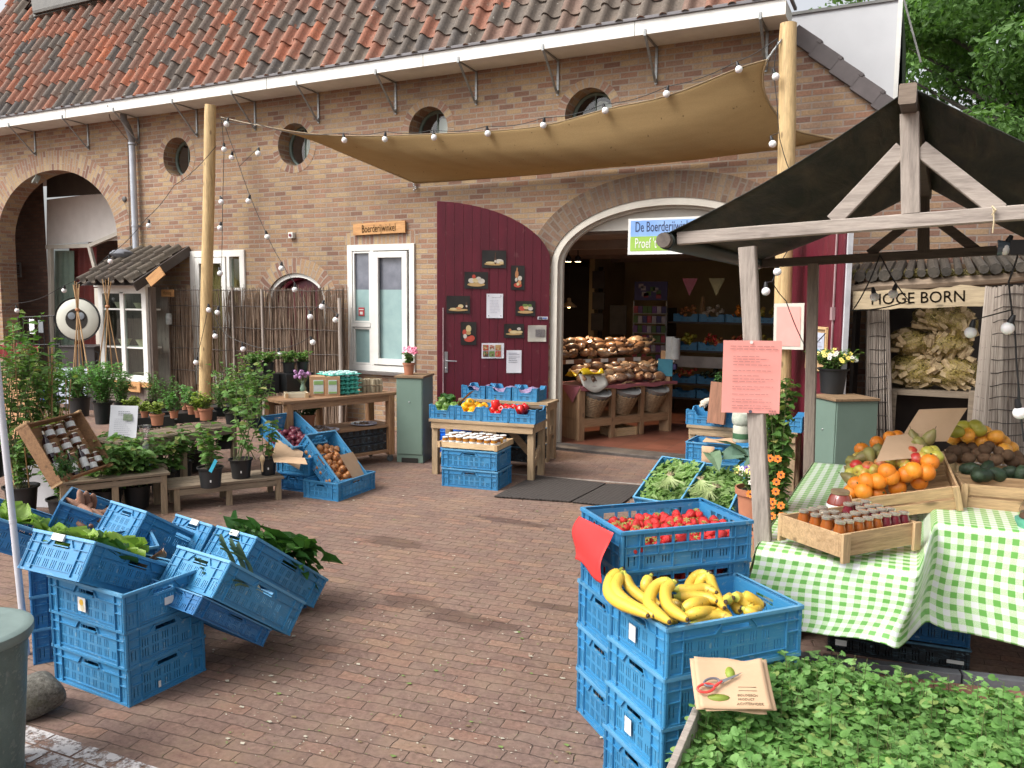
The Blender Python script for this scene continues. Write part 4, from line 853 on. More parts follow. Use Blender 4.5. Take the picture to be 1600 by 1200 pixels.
q = MB(); e0, e1 = SW(1060, 373), SW(1600, 332); e1 = e0+(e1-e0)*1.35; q.beam(e0, e1, .055, .062); q.build('tie_beam', M_GREYX, stall, world=True, smooth=False)
q = MB(); e0, e1 = W(1190, 412, yk), W(1600, 389, yk); e1 = e0+(e1-e0)*1.2; q.beam(e0, e1, .055, .062); q.build('tie_beam', M_DKW, stall, world=True, smooth=False)
q = MB(); q.beam(SW(1423, 334), SW(1421, 178), .075, .055, up=(0, 1, 0)); q.build('king_post', M_GREYW, stall, world=True, smooth=False)
q = MB(); q.beam(W(1443, 395, yk), W(1443, 300, yk), .075, .055, up=(0, 1, 0)); q.build('king_post', M_DKWZ, stall, world=True, smooth=False)
for a, b_, y, mt, nm in (((1410, 232), (1302, 346), yf, M_GREYX, 0), ((1437, 232), (1562, 330), yf, M_GREYX, 0), ((1416, 352), (1358, 397), yk, M_DKW, 0), ((1468, 347), (1527, 392), yk, M_DKW, 0)):
 q = MB(); q.beam(W(a[0], a[1], y+.004), W(b_[0], b_[1], y+.004), .04, .068 if y == yf else .06, up=(0, 0, 1)); q.build('brace', mt, stall, world=True, smooth=False)
q = MB(); q.beam(W(1418, 146, yf-.20), W(1448, 303, yk+.1), .062, .075); q.build('ridge_beam', M_DKW, stall, world=True, smooth=False)
q = MB(); q.beam(W(1418, 146, yf-.225), W(1418, 146, yf-.20), .066, .08); q.build('ridge_end', wood('raw_grey_end', (.30, .24, .19), (.20, .15, .12), 'x'), stall, world=True, smooth=False)
q = MB(); e0, e1 = W(1036, 375, yf-.10), W(1186, 413, yk+.08); q.tube([e0, e1], .036, 14, 0); q.tube([e0+(e1-e0)*.02, e0+(e1-e0)*.98], .043, 14, 1); q.build('eave_roller', [mat('roller_wood', (.14, .11, .09), (.07, .055, .045), vs=20), mat('tarp_wrap', (.02, .035, .028), (.012, .02, .016), rough=.45)], stall, world=True)
def post(p, q_, w_, d_, mt): 
 m = MB(); m.beam(q_, p, w_, d_, up=(0, 1, 0)); return m.build('post', mt, stall, world=True, smooth=False)
t0 = SW(1168, 386); b0_ = W(1193, 860, yf); dd = b0_-t0; g0 = t0+dd*(t0.z/(t0.z-b0_.z)); post(t0, g0, .078, .06, M_GREYW)
t1 = W(1271, 412, yk); b1_ = W(1264, 725, yk); dd = b1_-t1; post(t1, t1+dd*(t1.z/(t1.z-b1_.z)), .075, .06, wood('grey_brown_wood', (.24, .19, .155), (.155, .12, .10), 'z'))
for (x, y) in ((2.1, yf), (2.0, yk)): post(Vector((x, y, 2.2)), Vector((x, y, 0)), .075, .06, M_GREYW)
q = MB(); q.tube([W(1552, 326, yf-.04), W(1553, 345, yf-.05), W(1551, 364, yf-.045)], .003, 5); q.tube([W(1550, 322, yf-.04), W(1556, 328, yf-.05), W(1550, 336, yf-.04)], .004, 5); q.build('string_end', mat('straw_string', (.55, .45, .28)), stall, world=True)
string_light('pair of dull globe lights in front of the carved sign', [(1375, 398, 6.2), (1352, 452, 6.1), (1332, 485, 6.05), (1420, 470, 6.0), (1376, 400, 6.2)], [(1364, 464, 6.0), (1398, 459, 6.0)], sc=.75)
string_light('globe lights hanging at the right end of the market stall', [(1590, 400, 4.6), (1576, 440, 4.6), (1586, 520, 4.6), (1591, 600, 4.6), (1600, 690, 4.6)], [(1576, 389, 4.6), (1580, 513, 4.5), (1519, 519, 4.9), (1589, 645, 4.4)], sc=.75)
string_light('dull globe lights hanging between the grey post and the right yellow pole', [(1258, 330, 8.3), (1216, 415, 7.6), (1206, 440, 7.4), (1228, 470, 7.6), (1262, 548, 7.8), (1290, 520, 7.8)], [(1214, 424, 7.5), (1196, 455, 7.2)], sc=.9)
q = MB(); p = W(1592, 387, 4.6); q.box(tuple(p), (.08, .10, .07)); q.lathe([(.03, 0), (.04, .05), (0, .05)], 12, 1, T(p.x-.04, p.y, p.z) @ Ry(-PI/2)); tag(q.build('work_lamp', [MATS['black_plastic'], mat('dim_lens', (.10, .13, .16), rough=.1)]), 'small black work lamp under the right edge of the tarpaulin', 'lamp')
def salm2(mb):
 lines(mb, .29, .38, [0, 1], 1, -.35, .38, .035, .12, hgt=.008)
 for k in (3.2, 4.0, 4.8, 5.8, 7.6, 9.2, 10.2, 11, 12.6, 13.4, 15, 16.6, 17.4, 18.6, 19.4): lines(mb, .29, .38, [k], 1, -.30, .38, .040, .3, hgt=.007)
 disc(mb, 0, -.165, .008, 2, .006); disc(mb, -.006, .165, .008, 3, .007)
 for k in range(3):
  for j in range(2): R2(mb, .085+k*.012, -.165-j*.014, .094+k*.012, -.157-j*.014, 1)
p = W(1174, 589, yf-.05); sheet('price_sheet', 'big salmon pink information sheet pinned to the grey front post of the stall', 'notice', p, Vector((.80, .26, 0)), Vector((.3, -.95, 0)), .268, .345, [M_SALM, mat('salmon_ink', (.50, .22, .20)), M_INK, M_WHITE], salm2, curl=.002)
# ================================================================== FIREWOOD SHELTER
ys = 8.35
sh_ = thing('firewood_shelter', 'rough firewood shelter with reed wrapped posts and carved name board', 'shelter', (W(1440, 700, ys).x, ys, 0))
def reedmat():
 m, n, b = new_mat('reed'); v = mapped(n, (70, 70, 1.2)); f = noise(n, 1.0, 3, v); g = n.nodes.new('ShaderNodeNewGeometry')
 col = ramp(n, f, [(.25, (.13, .10, .08)), (.45, (.30, .25, .21)), (.7, (.47, .41, .35))])
 n.links.new(col, b.inputs['Base Color']); b.inputs['Roughness'].default_value = .9; bump(n, b, f, .9, .01); return m
M_REED = reedmat(); M_WIRE = mat('rusty_wire', (.07, .055, .05))
def reedcol(pts_top, pts_bot, zt, zb, wires=12):
 """fluted sheet of reed canes from a line of top points to a line of bottom points, with wires across"""
 mb = MB(); k = len(pts_top)
 def S(u, v):
  x = u*(k-1); i = min(int(x), k-2); f = x-i
  a = Vector(pts_top[i]).lerp(Vector(pts_top[i+1]), f); b_ = Vector(pts_bot[i]).lerp(Vector(pts_bot[i+1]), f); return a.lerp(b_, v)
 n = int((Vector(pts_top[0])-Vector(pts_top[-1])).length/.012*1.6)+8
 for i in range(n):
  u = (i+.5)/n; e0 = S(u, -.01*random.random()); e1 = S(min(1, max(0, u+random.uniform(-.01, .01))), 1)
  o = Vector((0, random.uniform(-.004, .004), 0)); mb.tube([e0+o, e1+o], random.uniform(.0055, .0085), 5)
 for j in range(wires):
  v = (j+.6)/wires; mb.tube([S(u/10, v)+Vector((0, -.011, .008*math.sin(u*1.3+j))) for u in range(11)], .0035, 4, 1)
 return mb
ct = [W(1355, 470, ys+.15), W(1357, 472, ys-.02), W(1387, 470, ys-.02), W(1388, 470, ys+.15)]; cb = [W(1350, 800, ys+.15), W(1352, 802, ys-.02), W(1396, 800, ys-.02), W(1398, 800, ys+.15)]
reedcol(ct, cb, 0, 0, 16).build('reed_post', [M_REED, M_WIRE], sh_, world=True)
ys2 = 7.4
ct = [W(1540, 450, ys2+.1), W(1552, 452, ys2-.25), W(1568, 448, ys2-.35), W(1612, 448, ys2-.2), W(1650, 448, ys2)]; cb = [W(1505, 800, ys2+.1), W(1532, 802, ys2-.25), W(1566, 805, ys2-.35), W(1612, 805, ys2-.2), W(1650, 805, ys2)]
reedcol(ct, cb, 0, 0, 18).build('reed_post', [M_REED, M_WIRE], sh_, world=True)
q = MB(); q.b2((W(1352, 600, ys+.2).x, D-.10, 0), (W(1520, 600, ys).x+.6, D-.06, 2.2)); a = W(1388, 608, ys+.1)
q.b2((a.x-.35, ys+.16, 0), (a.x-.32, D-.11, 2.1)); q.build('back_boards', mat('blackish_wood', (.035, .024, .018), (.02, .014, .011)), sh_, world=True, smooth=False)  # back of the opening coloured blackish brown
q = MB(); a, b_ = W(1392, 608, ys+.15), W(1535, 610, ys+.15); q.b2((a.x-.1, ys+.15, a.z-.05), (b_.x+.5, D-.12, a.z)); q.build('shelf', wood('old_board', (.22, .17, .12), (.13, .10, .07), 'x'), sh_, world=True, smooth=False)
q = MB(); a = W(1516, 640, ys+.12); q.b2((a.x-.02, ys+.10, 0), (a.x+.05, ys+.14, W(1516, 612, ys).z)); q.build('upright_board', MATS['old_board'], sh_, world=True, smooth=False); q = MB(); a = W(1396, 640, ys+.12); q.b2((a.x-.05, ys+.10, 0), (a.x+.02, ys+.13, W(1516, 618, ys).z)); q.build('upright_board', MATS['old_board'], sh_, world=True, smooth=False)
q = MB(); M_OLDB = wood('lintel_wood', (.26, .19, .13), (.15, .11, .075), 'x')
LP = [(1322, 458), (1360, 450), (1440, 446), (1520, 441), (1565, 438), (1640, 430)]
q.tube([W(px, py-2, ys-.12+.02*i) for i, (px, py) in enumerate(LP)], [.045, .05, .055, .05, .05, .05], 8); q.build('lintel_log', M_OLDB, sh_, world=True)
q = MB()
for i in range(16):
 x = W(1325+i*19, 440, ys).x; a = Vector((x, ys-.16+random.uniform(-.03, .03), W(1325, 440, ys-.1).z+.035+.012*i*.5)); q.tube([a, Vector((x+random.uniform(-.02, .02), D-.01, a.z+.16))], random.uniform(.03, .055), 8)
q.build('roof_tiles', mat('mossy_tile', (.075, .062, .048), (.03, .026, .02), vs=14, bmp=.5, isl=.25), sh_, world=True)
q = MB(); leafcloud(q, [(W(px, 432, ys).x, ys+.1, W(px, 428, ys).z, .22, .1, .035) for px in range(1340, 1610, 30)], 2600, .05, elong=6); q.build('straw', leafmat('straw_leaf', [(.25, .20, .10), (.36, .29, .14), (.16, .15, .07)]), sh_, world=True, smooth=False)
a, b_, c = W(1333, 457, ys-.26), W(1550, 448, ys-.26), W(1334, 478, ys-.26); bw_ = (b_-a).length; bh_ = .175
q = MB(); pr_ = []
for i in range(15): pr_.append((-bw_/2+bw_*i/14, -.0, bh_/2+random.uniform(-.008, .008)-.01*math.sin(i)))
for i in range(15): pr_.append((bw_/2-bw_*i/14, -.0, -bh_/2+random.uniform(-.008, .008)))
q.prism(pr_, (0, .03, 0)); vs, fs = text_mb('HOGE BORN', .142, (.92, 1), .001)
q.add([(x-.02, -.004, y) for x, y, z in vs], fs, 1)
tag(q.build('carved_sign', [wood('carved_board', (.42, .33, .21), (.30, .23, .14), 'x', k=.7), M_BURN], loc=(a+b_)/2+Vector((0, 0, -.075)), rot=(0, math.atan2(-(b_.z-a.z), b_.x-a.x), 0), smooth=False), 'pale rough board with carved dark capitals hanging on the firewood shelter', 'sign')
M_NETW = mat('firewood_net', (.55, .42, .24), (.28, .19, .10), vs=22, isl=.25, rough=.8)
def woodbag(P, sx, sy, sz, rot, label, seed):
 random.seed(seed); tl = (.7, -.5, .15, 1.0, -.3, 1.4)[seed-50]; t = thing('firewood_bag', label, 'firewood', P, (0, rot, random.uniform(-.2, .2)), group='bags of firewood on the shelf')
 q = MB()
 for k in range(60):
  x = random.uniform(-.42, .42)*sx; z = random.uniform(.08, .9)*sz; y = random.uniform(-.5, -.1)*sy*math.sqrt(max(.1, 1-(2*z/sz-1)**2*.8)); a = random.gauss(tl, .35); L = random.uniform(.06, .12)
  d = Vector((math.cos(a), random.uniform(-.3, .3), math.sin(a))); w_ = random.uniform(.028, .045); q.beam(Vector((x, y, z))-d*L/2, Vector((x, y, z))+d*L/2, w_, w_)
 q.build('logs', M_NETW, t, smooth=False)
 q = MB(); q.ball((0, 0, sz*.5), 1, 20, 14, 0, sq=(sx*.5, sy*.55, sz*.52), wob=.05); q.build('net', netmat, t)
def netm():
 m, n, b = new_mat('yellow_net'); v = mapped(n, (1, 1, 1)); ck = n.nodes.new('ShaderNodeTexVoronoi'); ck.feature = 'DISTANCE_TO_EDGE'; ck.inputs['Scale'].default_value = 42; n.links.new(v, ck.inputs['Vector'])
 b.inputs['Base Color'].default_value = (.42, .32, .08, 1); tr = n.nodes.new('ShaderNodeBsdfTransparent'); mx = n.nodes.new('ShaderNodeMixShader')
 n.links.new(ramp(n, ck.outputs['Distance'], [(.07, (.55,)*3), (.16, (.12,)*3)]), mx.inputs[0]); n.links.new(tr.outputs[0], mx.inputs[1]); n.links.new(b.outputs[0], mx.inputs[2]); n.links.new(mx.outputs[0], n.nodes['Material Output'].inputs[0]); return m
netmat = netm()
for i, (px, py, sx, sz, r, lb) in enumerate([(1425, 606, .52, .34, .1, 'yellow net bag of firewood lying bottom left on the shelter shelf'), (1492, 608, .46, .33, -.1, 'yellow net bag of firewood lying bottom right on the shelter shelf'), (1418, 556, .40, .27, .15, 'yellow net bag of firewood in the left of the middle layer'), (1480, 560, .45, .28, -.15, 'yellow net bag of firewood in the right of the middle layer'), (1456, 520, .42, .25, .2, 'yellow net bag of firewood on top of the heap'), (1508, 535, .3, .35, -.3, 'small yellow net bag of firewood squeezed by the right reed post')]):
 p = W(px, py, ys+.42); woodbag((p.x, p.y, p.z), sx, .42, sz, r, lb, 50+i)
random.seed(33)
# ================================================================== GREEN CABINETS
M_SAGE = mat('sage_metal', (.17, .245, .20), (.145, .21, .17), rough=.4, vs=2); M_BRTOP = wood('brown_top', (.27, .17, .09), (.18, .11, .06), 'x', knots=False)
def cabinet(P, rz, wd, dp_, ht, label, top=True):
 t = thing('metal_cabinet', label, 'cabinet', P, rz, group='sage green metal cabinets')
 q = MB(); q.box((0, dp_/2, ht/2+.0), (wd, dp_, ht-.0)); q.build('body', M_SAGE, t, smooth=False, bevel=.004)
 q = MB(); q.box((0, -.006, ht/2+.045), (wd-.02, .012, ht-.11)); q.build('door', M_SAGE, t, smooth=False, bevel=.003)
 q = MB(); q.box((0, -.003, .028), (wd*.62, .012, .055)); q.build('plinth_gap', M_DARK, t, smooth=False)
 q = MB(); q.ball((.0, -.016, ht*.72), .008, 8, 6); q.build('knob', MATS['steel'], t)
 if top: q = MB(); q.box((0, dp_/2-.01, ht+.012), (wd+.03, dp_+.04, .024)); q.build('wooden_top', M_BRTOP, t, smooth=False, bevel=.003)
 return t
ga, gb = G(620, 722), G(661, 724); hgt_ = ZAT(ga.x, ga.y, 590); an = math.atan2(gb.y-ga.y, gb.x-ga.x); mid = (ga+gb)/2
cabinet(mid, an, (gb-ga).length, .40, hgt_, 'narrow sage green cabinet under the red flower pot beside the maroon door')
P0 = G(1309, 625, 1.0); cabH = 1.0
u1 = (G(1276, 618, 1.0)-P0); u1 = u1.normalized(); ang = math.atan2(-u1.y, -u1.x)
c2 = P0+u1*.19; c2.z = 0
cabinet(c2, ang, .38, .40, .985, 'sage green cabinet with a wooden top under the black pansy pot')
# ================================================================== CRATES
def plastic(name, c, c2):
 m, n, b = new_mat(name); v = mapped(n); f = noise(n, 6, 5, v, .7)
 col = mixc(n, f, c2, c); k = ramp(n, objrand(n), [(0, (.80, .86, .88)), (.5, (1, 1, 1)), (1, (1.25, 1.12, 1.05))]); col = mixc(n, 1, col, k, 'MULTIPLY')
 sc = noise(n, 3.2, 6, mapped(n, (6, 6, 60)), .75); col = mixc(n, ramp(n, sc, [(.56, (0,)*3), (.66, (.6,)*3)]), col, (.20, .36, .46))
 col = mixc(n, ramp(n, noise(n, 28, 3, v, .6), [(.66, (0,)*3), (.69, (.5,)*3)]), col, (.28, .40, .46)); z_ = n.nodes.new('ShaderNodeSeparateXYZ'); n.links.new(v, z_.inputs[0]); col = mixc(n, math_(n, 'MULTIPLY', ramp(n, z_.outputs[2], [(.165, (0,)*3), (.18, (1,)*3)]), noise(n, 14, 4, v, .7)), col, (.16, .38, .56))
 du = noise(n, 2.2, 4, v); col = mixc(n, ramp(n, du, [(.5, (0,)*3), (.8, (.28,)*3)]), col, (.10, .15, .18))
 n.links.new(col, b.inputs['Base Color']); b.inputs['Roughness'].default_value = .42; b.inputs['Specular IOR Level'].default_value = .45
 bump(n, b, noise(n, 50, 3, v), .08, .002); MATS[name] = m; return m
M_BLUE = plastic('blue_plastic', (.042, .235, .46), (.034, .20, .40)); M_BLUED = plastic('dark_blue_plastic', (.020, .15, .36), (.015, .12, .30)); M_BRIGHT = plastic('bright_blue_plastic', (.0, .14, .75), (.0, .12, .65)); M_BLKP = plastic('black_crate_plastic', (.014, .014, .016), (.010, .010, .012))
M_TAG = mat('label_white', (.74, .74, .72), (.62, .62, .60), vs=8)
def panel(mb, P, L, H, holes, th=.0035):
 """wall panel in the plane u (0..L), v (0..H) with rectangular holes; P maps (u, v, depth) to local space"""
 us = sorted(set([0, L]+[h[0] for h in holes]+[h[1] for h in holes])); vs = sorted(set([0, H]+[h[2] for h in holes]+[h[3] for h in holes]))
 def inh(a, b): return any(h[0] <= a <= h[1] and h[2] <= b <= h[3] for h in holes)
 cell = {}
 for j in range(len(vs)-1):
  i = 0
  while i < len(us)-1:
   if inh((us[i]+us[i+1])/2, (vs[j]+vs[j+1])/2): i += 1; continue
   k = i
   while k < len(us)-1 and not inh((us[k]+us[k+1])/2, (vs[j]+vs[j+1])/2): k += 1
   a, b_, c, d_ = us[i], us[k], vs[j], vs[j+1]
   for e in (0, th):
    q = [P(a, c, e), P(b_, c, e), P(b_, d_, e), P(a, d_, e)]
    mb.add(q if e == 0 else q[::-1], [(0, 1, 2, 3)])
   i = k
 for h in holes:
  a, b_, c, d_ = h; mb.add([P(a, c, 0), P(b_, c, 0), P(b_, d_, 0), P(a, d_, 0), P(a, c, th), P(b_, c, th), P(b_, d_, th), P(a, d_, th)], [(0, 1, 5, 4), (1, 2, 6, 5), (2, 3, 7, 6), (3, 0, 4, 7)])
def slots(L, H, kind):
 hs = []
 if kind == 'std':
  n = 8 if L > .5 else 5
  pit = (L-.15)/n
  for r_ in (0, 1):
   for g in range(n):
    if r_ == 1 and g == n-1: continue
    for k in range(3): 
     u = .077+g*pit+pit*.12+k*.0125; v = .030+r_*.048
     hs.append((u, u+.0042, v, v+.037))
  for u in (.030, .048, L-.052, L-.034): hs.append((u, u+.004, .03, .075))
  w_ = .12 if L > .5 else .10; hs.append((L/2-w_/2, L/2+w_/2, H-.046, H-.020))
 elif kind == 'straw':
  n = 6 if L > .5 else 4; w_ = (L-.20)/n
  for g in range(n): hs.append((.10+g*w_+.008, .10+(g+1)*w_-.004, H-.058, H-.020))
  for g in range(n):
   for k in range(3):
    if g in (2,): continue
    u = .10+g*w_+.02+k*.014; hs.append((u, u+.005, .030, .058))
  for u in (.035, .06, L-.06, L-.04): hs.append((u, u+.005, .025, .07))
 return hs
def crate_mesh(L=.6, Wd=.4, H=.185, kind='std'):
 mb = MB(); a, b_ = L/2, Wd/2; rib = .010
 S = [(lambda u, v, e: (-a+u, -b_+e, v), L, (0, -1)), (lambda u, v, e: (a-e, -b_+u, v), Wd, (1, 0)), (lambda u, v, e: (a-u, b_-e, v), L, (0, 1)), (lambda u, v, e: (-a+e, b_-u, v), Wd, (-1, 0))]
 ins = rib
 for P, LL, nn in S:
  def PP(u, v, e, P=P): return P(u, v, e+ins)
  panel(mb, PP, LL, H-.012, slots(LL, H-.012, kind))
  def bar(u0, u1, v0, v1, d0=0, d1=ins+.001):
   p = [P(u0, v0, d0), P(u1, v0, d0), P(u1, v1, d0), P(u0, v1, d0), P(u0, v0, d1), P(u1, v0, d1), P(u1, v1, d1), P(u0, v1, d1)]
   mb.add(p, [(0, 1, 2, 3), (0, 4, 5, 1), (1, 5, 6, 2), (2, 6, 7, 3), (3, 7, 4, 0)])
  bar(0, LL, H-.014, H, -.003); bar(.0, LL, .0, .010, .002)
  hw = .06 if LL > .5 else .05
  if kind == 'std':
   bar(.002, .072, .088, .091, .001); bar(LL-.072, LL-.002, .088, .091, .001)
   bar(.002, LL/2-hw-.03, H-.054, H-.050, .001); bar(LL/2+hw+.03, LL-.002, H-.054, H-.050, .001); bar(.072, LL-.072, .026, .029, .004)
   for u in (.016, .070, LL-.073, LL-.019): bar(u, u+.0035, .010, H-.012, .001)
   for s in (-1, 1):   # slanting ribs beside the hand hole
    u = LL/2+s*(hw+.004); q = [P(u, H-.018, .001), P(u+s*.026, H-.050, .001), P(u+s*.030, H-.050, .001), P(u+s*.004, H-.018, .001)]; q2 = [P(u, H-.018, ins), P(u+s*.026, H-.050, ins), P(u+s*.030, H-.050, ins), P(u+s*.004, H-.018, ins)]
    mb.add(q+q2, [(0, 1, 2, 3) if s > 0 else (3, 2, 1, 0), (0, 4, 5, 1), (2, 6, 7, 3)])
   bar(LL/2-hw-.004, LL/2+hw+.004, H-.053, H-.048, .001)
  else:
   bar(.0, LL, H-.068, H-.064, .001); bar(.0, LL, .066, .070, .003)
   n = 6 if LL > .5 else 4
   for g in range(n+1): u = .10+g*(LL-.20)/n; bar(u-.002, u+.002, .066 if g % 2 else .01, H-.012, .003)
   for u in (.02, .08, LL-.083, LL-.023): bar(u, u+.0035, .010, H-.012, .001)
 for sx in (-1, 1):   # rounded corner posts
  for sy in (-1, 1): mb.tube([(sx*(a-.009), sy*(b_-.009), .004), (sx*(a-.009), sy*(b_-.009), H-.001)], .0088, 10)
 mb.b2((-a+ins, -b_+ins, .004), (a-ins, b_-ins, .008))
 for k in range(7): mb.b2((-a+ins, -b_+.03+k*(Wd-.06)/6-.003, -.001), (a-ins, -b_+.03+k*(Wd-.06)/6+.003, .004))
 return mb
def protomesh(mb, name, mt, **k):
 o = mb.build(name, mt, **k); me = o.data; bpy.data.objects.remove(o); return me
CR = {'std': crate_mesh(), 'straw': crate_mesh(.6, .4, .17, 'straw'), 'low': crate_mesh(.6, .4, .17, 'std')}
CM = {}
def cratemesh(k, mt):
 if (k, mt.name) not in CM: CM[(k, mt.name)] = protomesh(CR[k], 'plastic_crate', mt, angle=30)
 return CM[(k, mt.name)]
def pose(P, yaw=0, pit=0, rol=0, turn=0, sc=(1, 1, 1)):
 return T(*P) @ Rz(yaw) @ Ry(pit) @ Rx(rol) @ Rz(turn) @ Matrix.Diagonal((*sc, 1))
def crate(label, P, yaw=0, pit=0, rol=0, turn=0, sc=(1, 1, 1), kind='std', mt=None, group='blue slotted plastic crates', tagat=None):
 o = bpy.data.objects.new('plastic_crate', cratemesh(kind, mt or M_BLUE)); COL.objects.link(o); o.matrix_world = pose(P, yaw, pit, rol, turn, sc); tag(o, label, 'crate', group)
 for (x, y, z, w_, h_, ax, col) in (tagat or []):
  q = MB(); c = {'x-': Rz(-PI/2), 'y-': I4, 'x+': Rz(PI/2)}[ax]
  if col == 'clip': q.box((0, -.004, 0), (w_, .012, h_), 0); q.box((0, .008, h_/2), (w_, .03, .003), 0)
  else:
   q.box((0, -.001, 0), (w_, .002, h_), 0)
   if col == 'sun': disc_ = [(.016*math.cos(t*.63), -.003, .010+.016*math.sin(t*.63)) for t in range(10)]; q.add(disc_, [tuple(range(10))], 1); q.add([(x_+.006, y_, z_-.024) for x_, y_, z_ in disc_], [tuple(range(10))], 2)
  s = q.build('paper_label', [M_TAG, mat('label_yellow', (.75, .45, .04)), mat('label_cream', (.65, .58, .40))], o, smooth=False); s.matrix_local = T(x, y, z) @ c
 return o
S1 = (.93, 1.08, 1)
for k, lb in enumerate(('bottom crate of the three stacked nearest the grey stone', 'middle crate of the three stacked nearest the grey stone', 'top crate of the grey stone stack with sunflower label')):
 crate('blue plastic crate, '+lb, (-3.365+.006*k, 2.55-.008*k, .175*k), -.03-.004*k, sc=S1, tagat=[(.0-.02, -.2, .085, .06, .065, 'y-', 'sun'), (.3, .02, .085, .045, .035, 'x+', 't')] if k == 2 else ([(.3, -.05, .045, .012, .03, 'x+', 't')] if k == 0 else None))
for k, lb in enumerate(('lowest', 'second', 'third')):
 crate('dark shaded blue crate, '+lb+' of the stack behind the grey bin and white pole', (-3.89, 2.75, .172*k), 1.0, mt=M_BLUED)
cA = crate('tilted blue crate of lettuce with a white clip resting on the front stack', (-3.469, 2.466, .452), 1.65, .515, .03, tagat=[(-.301, .02, .168, .075, .03, 'x-', 'clip')])
cD = crate('tilted blue crate holding leeks beside the front stack', (-3.057, 2.875, .280), 1.50, .645, .03)
cE = crate('tilted blue crate of dark spinach with a white clip, farthest right of the cluster', (-3.348, 3.392, .208), 1.34, .66, -.03, tagat=[(-.301, .0, .168, .075, .03, 'x-', 'clip')])
cF = crate('tilted blue crate with a white clip, left of the spinach crate', (-3.80, 3.51, .2), 1.38, .6, 0, tagat=[(-.301, -.03, .168, .075, .03, 'x-', 'clip')])
cC = crate('tilted blue crate behind the lettuce crate, seen from its raised end', (-4.00, 3.22, .325), 1.4, .6, 0)
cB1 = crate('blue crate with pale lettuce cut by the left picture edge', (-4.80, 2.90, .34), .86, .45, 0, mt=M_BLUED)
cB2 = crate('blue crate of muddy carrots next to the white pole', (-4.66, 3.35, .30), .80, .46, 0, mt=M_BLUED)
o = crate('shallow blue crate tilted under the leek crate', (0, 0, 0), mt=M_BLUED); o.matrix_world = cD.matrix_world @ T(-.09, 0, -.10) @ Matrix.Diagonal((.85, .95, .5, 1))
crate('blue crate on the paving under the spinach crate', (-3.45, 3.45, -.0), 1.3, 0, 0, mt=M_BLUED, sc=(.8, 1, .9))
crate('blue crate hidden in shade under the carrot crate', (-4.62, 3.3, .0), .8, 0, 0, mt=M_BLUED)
crate('flat blue crate on the paving holding the foot of the onion crate', (-4.865, 6.025, 0), .04, turn=PI/2, kind='low', tagat=None)
for k in (0, 1): crate(('lower' if k == 0 else 'upper')+' blue crate standing behind the onion crate', (-5.32+.005*k, 6.16, .17*k), .03, turn=PI/2, mt=M_BLUED if k == 0 else M_BLUE, kind='low', tagat=None)
cG2 = crate('steeply tilted blue crate of brown onions', (-5.083, 6.113, .207), -.109, .735, -.033)
cG1 = crate('tilted blue crate of red onions left of the brown onion crate', (-5.56, 6.12, .39), -.25, .42, .01)
for k in (0, 1): crate(('lower' if k == 0 else 'upper')+' blue crate carrying the tray of honey jars', (-3.895-.02*k, 6.975+.02*k, .19*k), .12, kind='std', group='blue slotted plastic crates')
for k, lb in enumerate(('bottom crate', 'second crate from below, with a white label', 'third crate from below', 'top crate, filled with bananas')):
 cBa = crate('blue plastic crate of the banana stack, '+lb, (-.684+.004*k, 2.98, .182*k), .863, tagat=[(-.301, .02, .085, .045, .06, 'x-', 't')] if k in (1, 3) else None)
for k, lb in enumerate(('lowest', 'second', 'third')):
 crate('blue crate of the strawberry stack, '+lb+' from the ground', (-.95, 3.345, .205*k), .83, sc=(1, 1, 1.1))
cS2 = crate('blue windowed crate of strawberries, second from the top', (-.925, 3.30, .615), .80, kind='straw', group='strawberry crates with slanted windows')
cS1 = crate('topmost blue windowed crate full of strawberries', (-.919, 3.28, .785), .79, kind='straw', group='strawberry crates with slanted windows')
cH1 = crate('tilted blue crate of leafy turnip greens, left of the two', (-1.781, 6.588, .205), -.151, .009, .445, turn=PI/2)
cH2 = crate('tilted blue crate of leafy greens with pale roots, right of the two', (-1.403, 6.607, .19), -.088, -.023, .422, turn=PI/2)
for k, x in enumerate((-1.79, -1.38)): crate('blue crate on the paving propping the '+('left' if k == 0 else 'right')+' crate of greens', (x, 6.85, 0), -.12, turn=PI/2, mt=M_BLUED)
a = W(1120, 694, 7.75)
for k in (0, 1): crate(('lower' if k == 0 else 'upper, paper covered')+' blue crate behind the crates of greens', (a.x, 7.95, a.z-.185*(2-k)), -.03)
crate('dark blue crate below the chequered cloth, upper of two', (-.02, 4.72, .115), .10, mt=M_BLUED, sc=(1.08, 1, 1)); crate('black crate with pale corner marks on the paving below the chequered cloth', (-.03, 4.70, 0), .10, mt=M_BLKP, sc=(1.12, 1.05, .62), tagat=[(-.24, -.2, .09, .05, .05, 'y-', 't'), (.24, -.2, .07, .07, .03, 'y-', 't')])
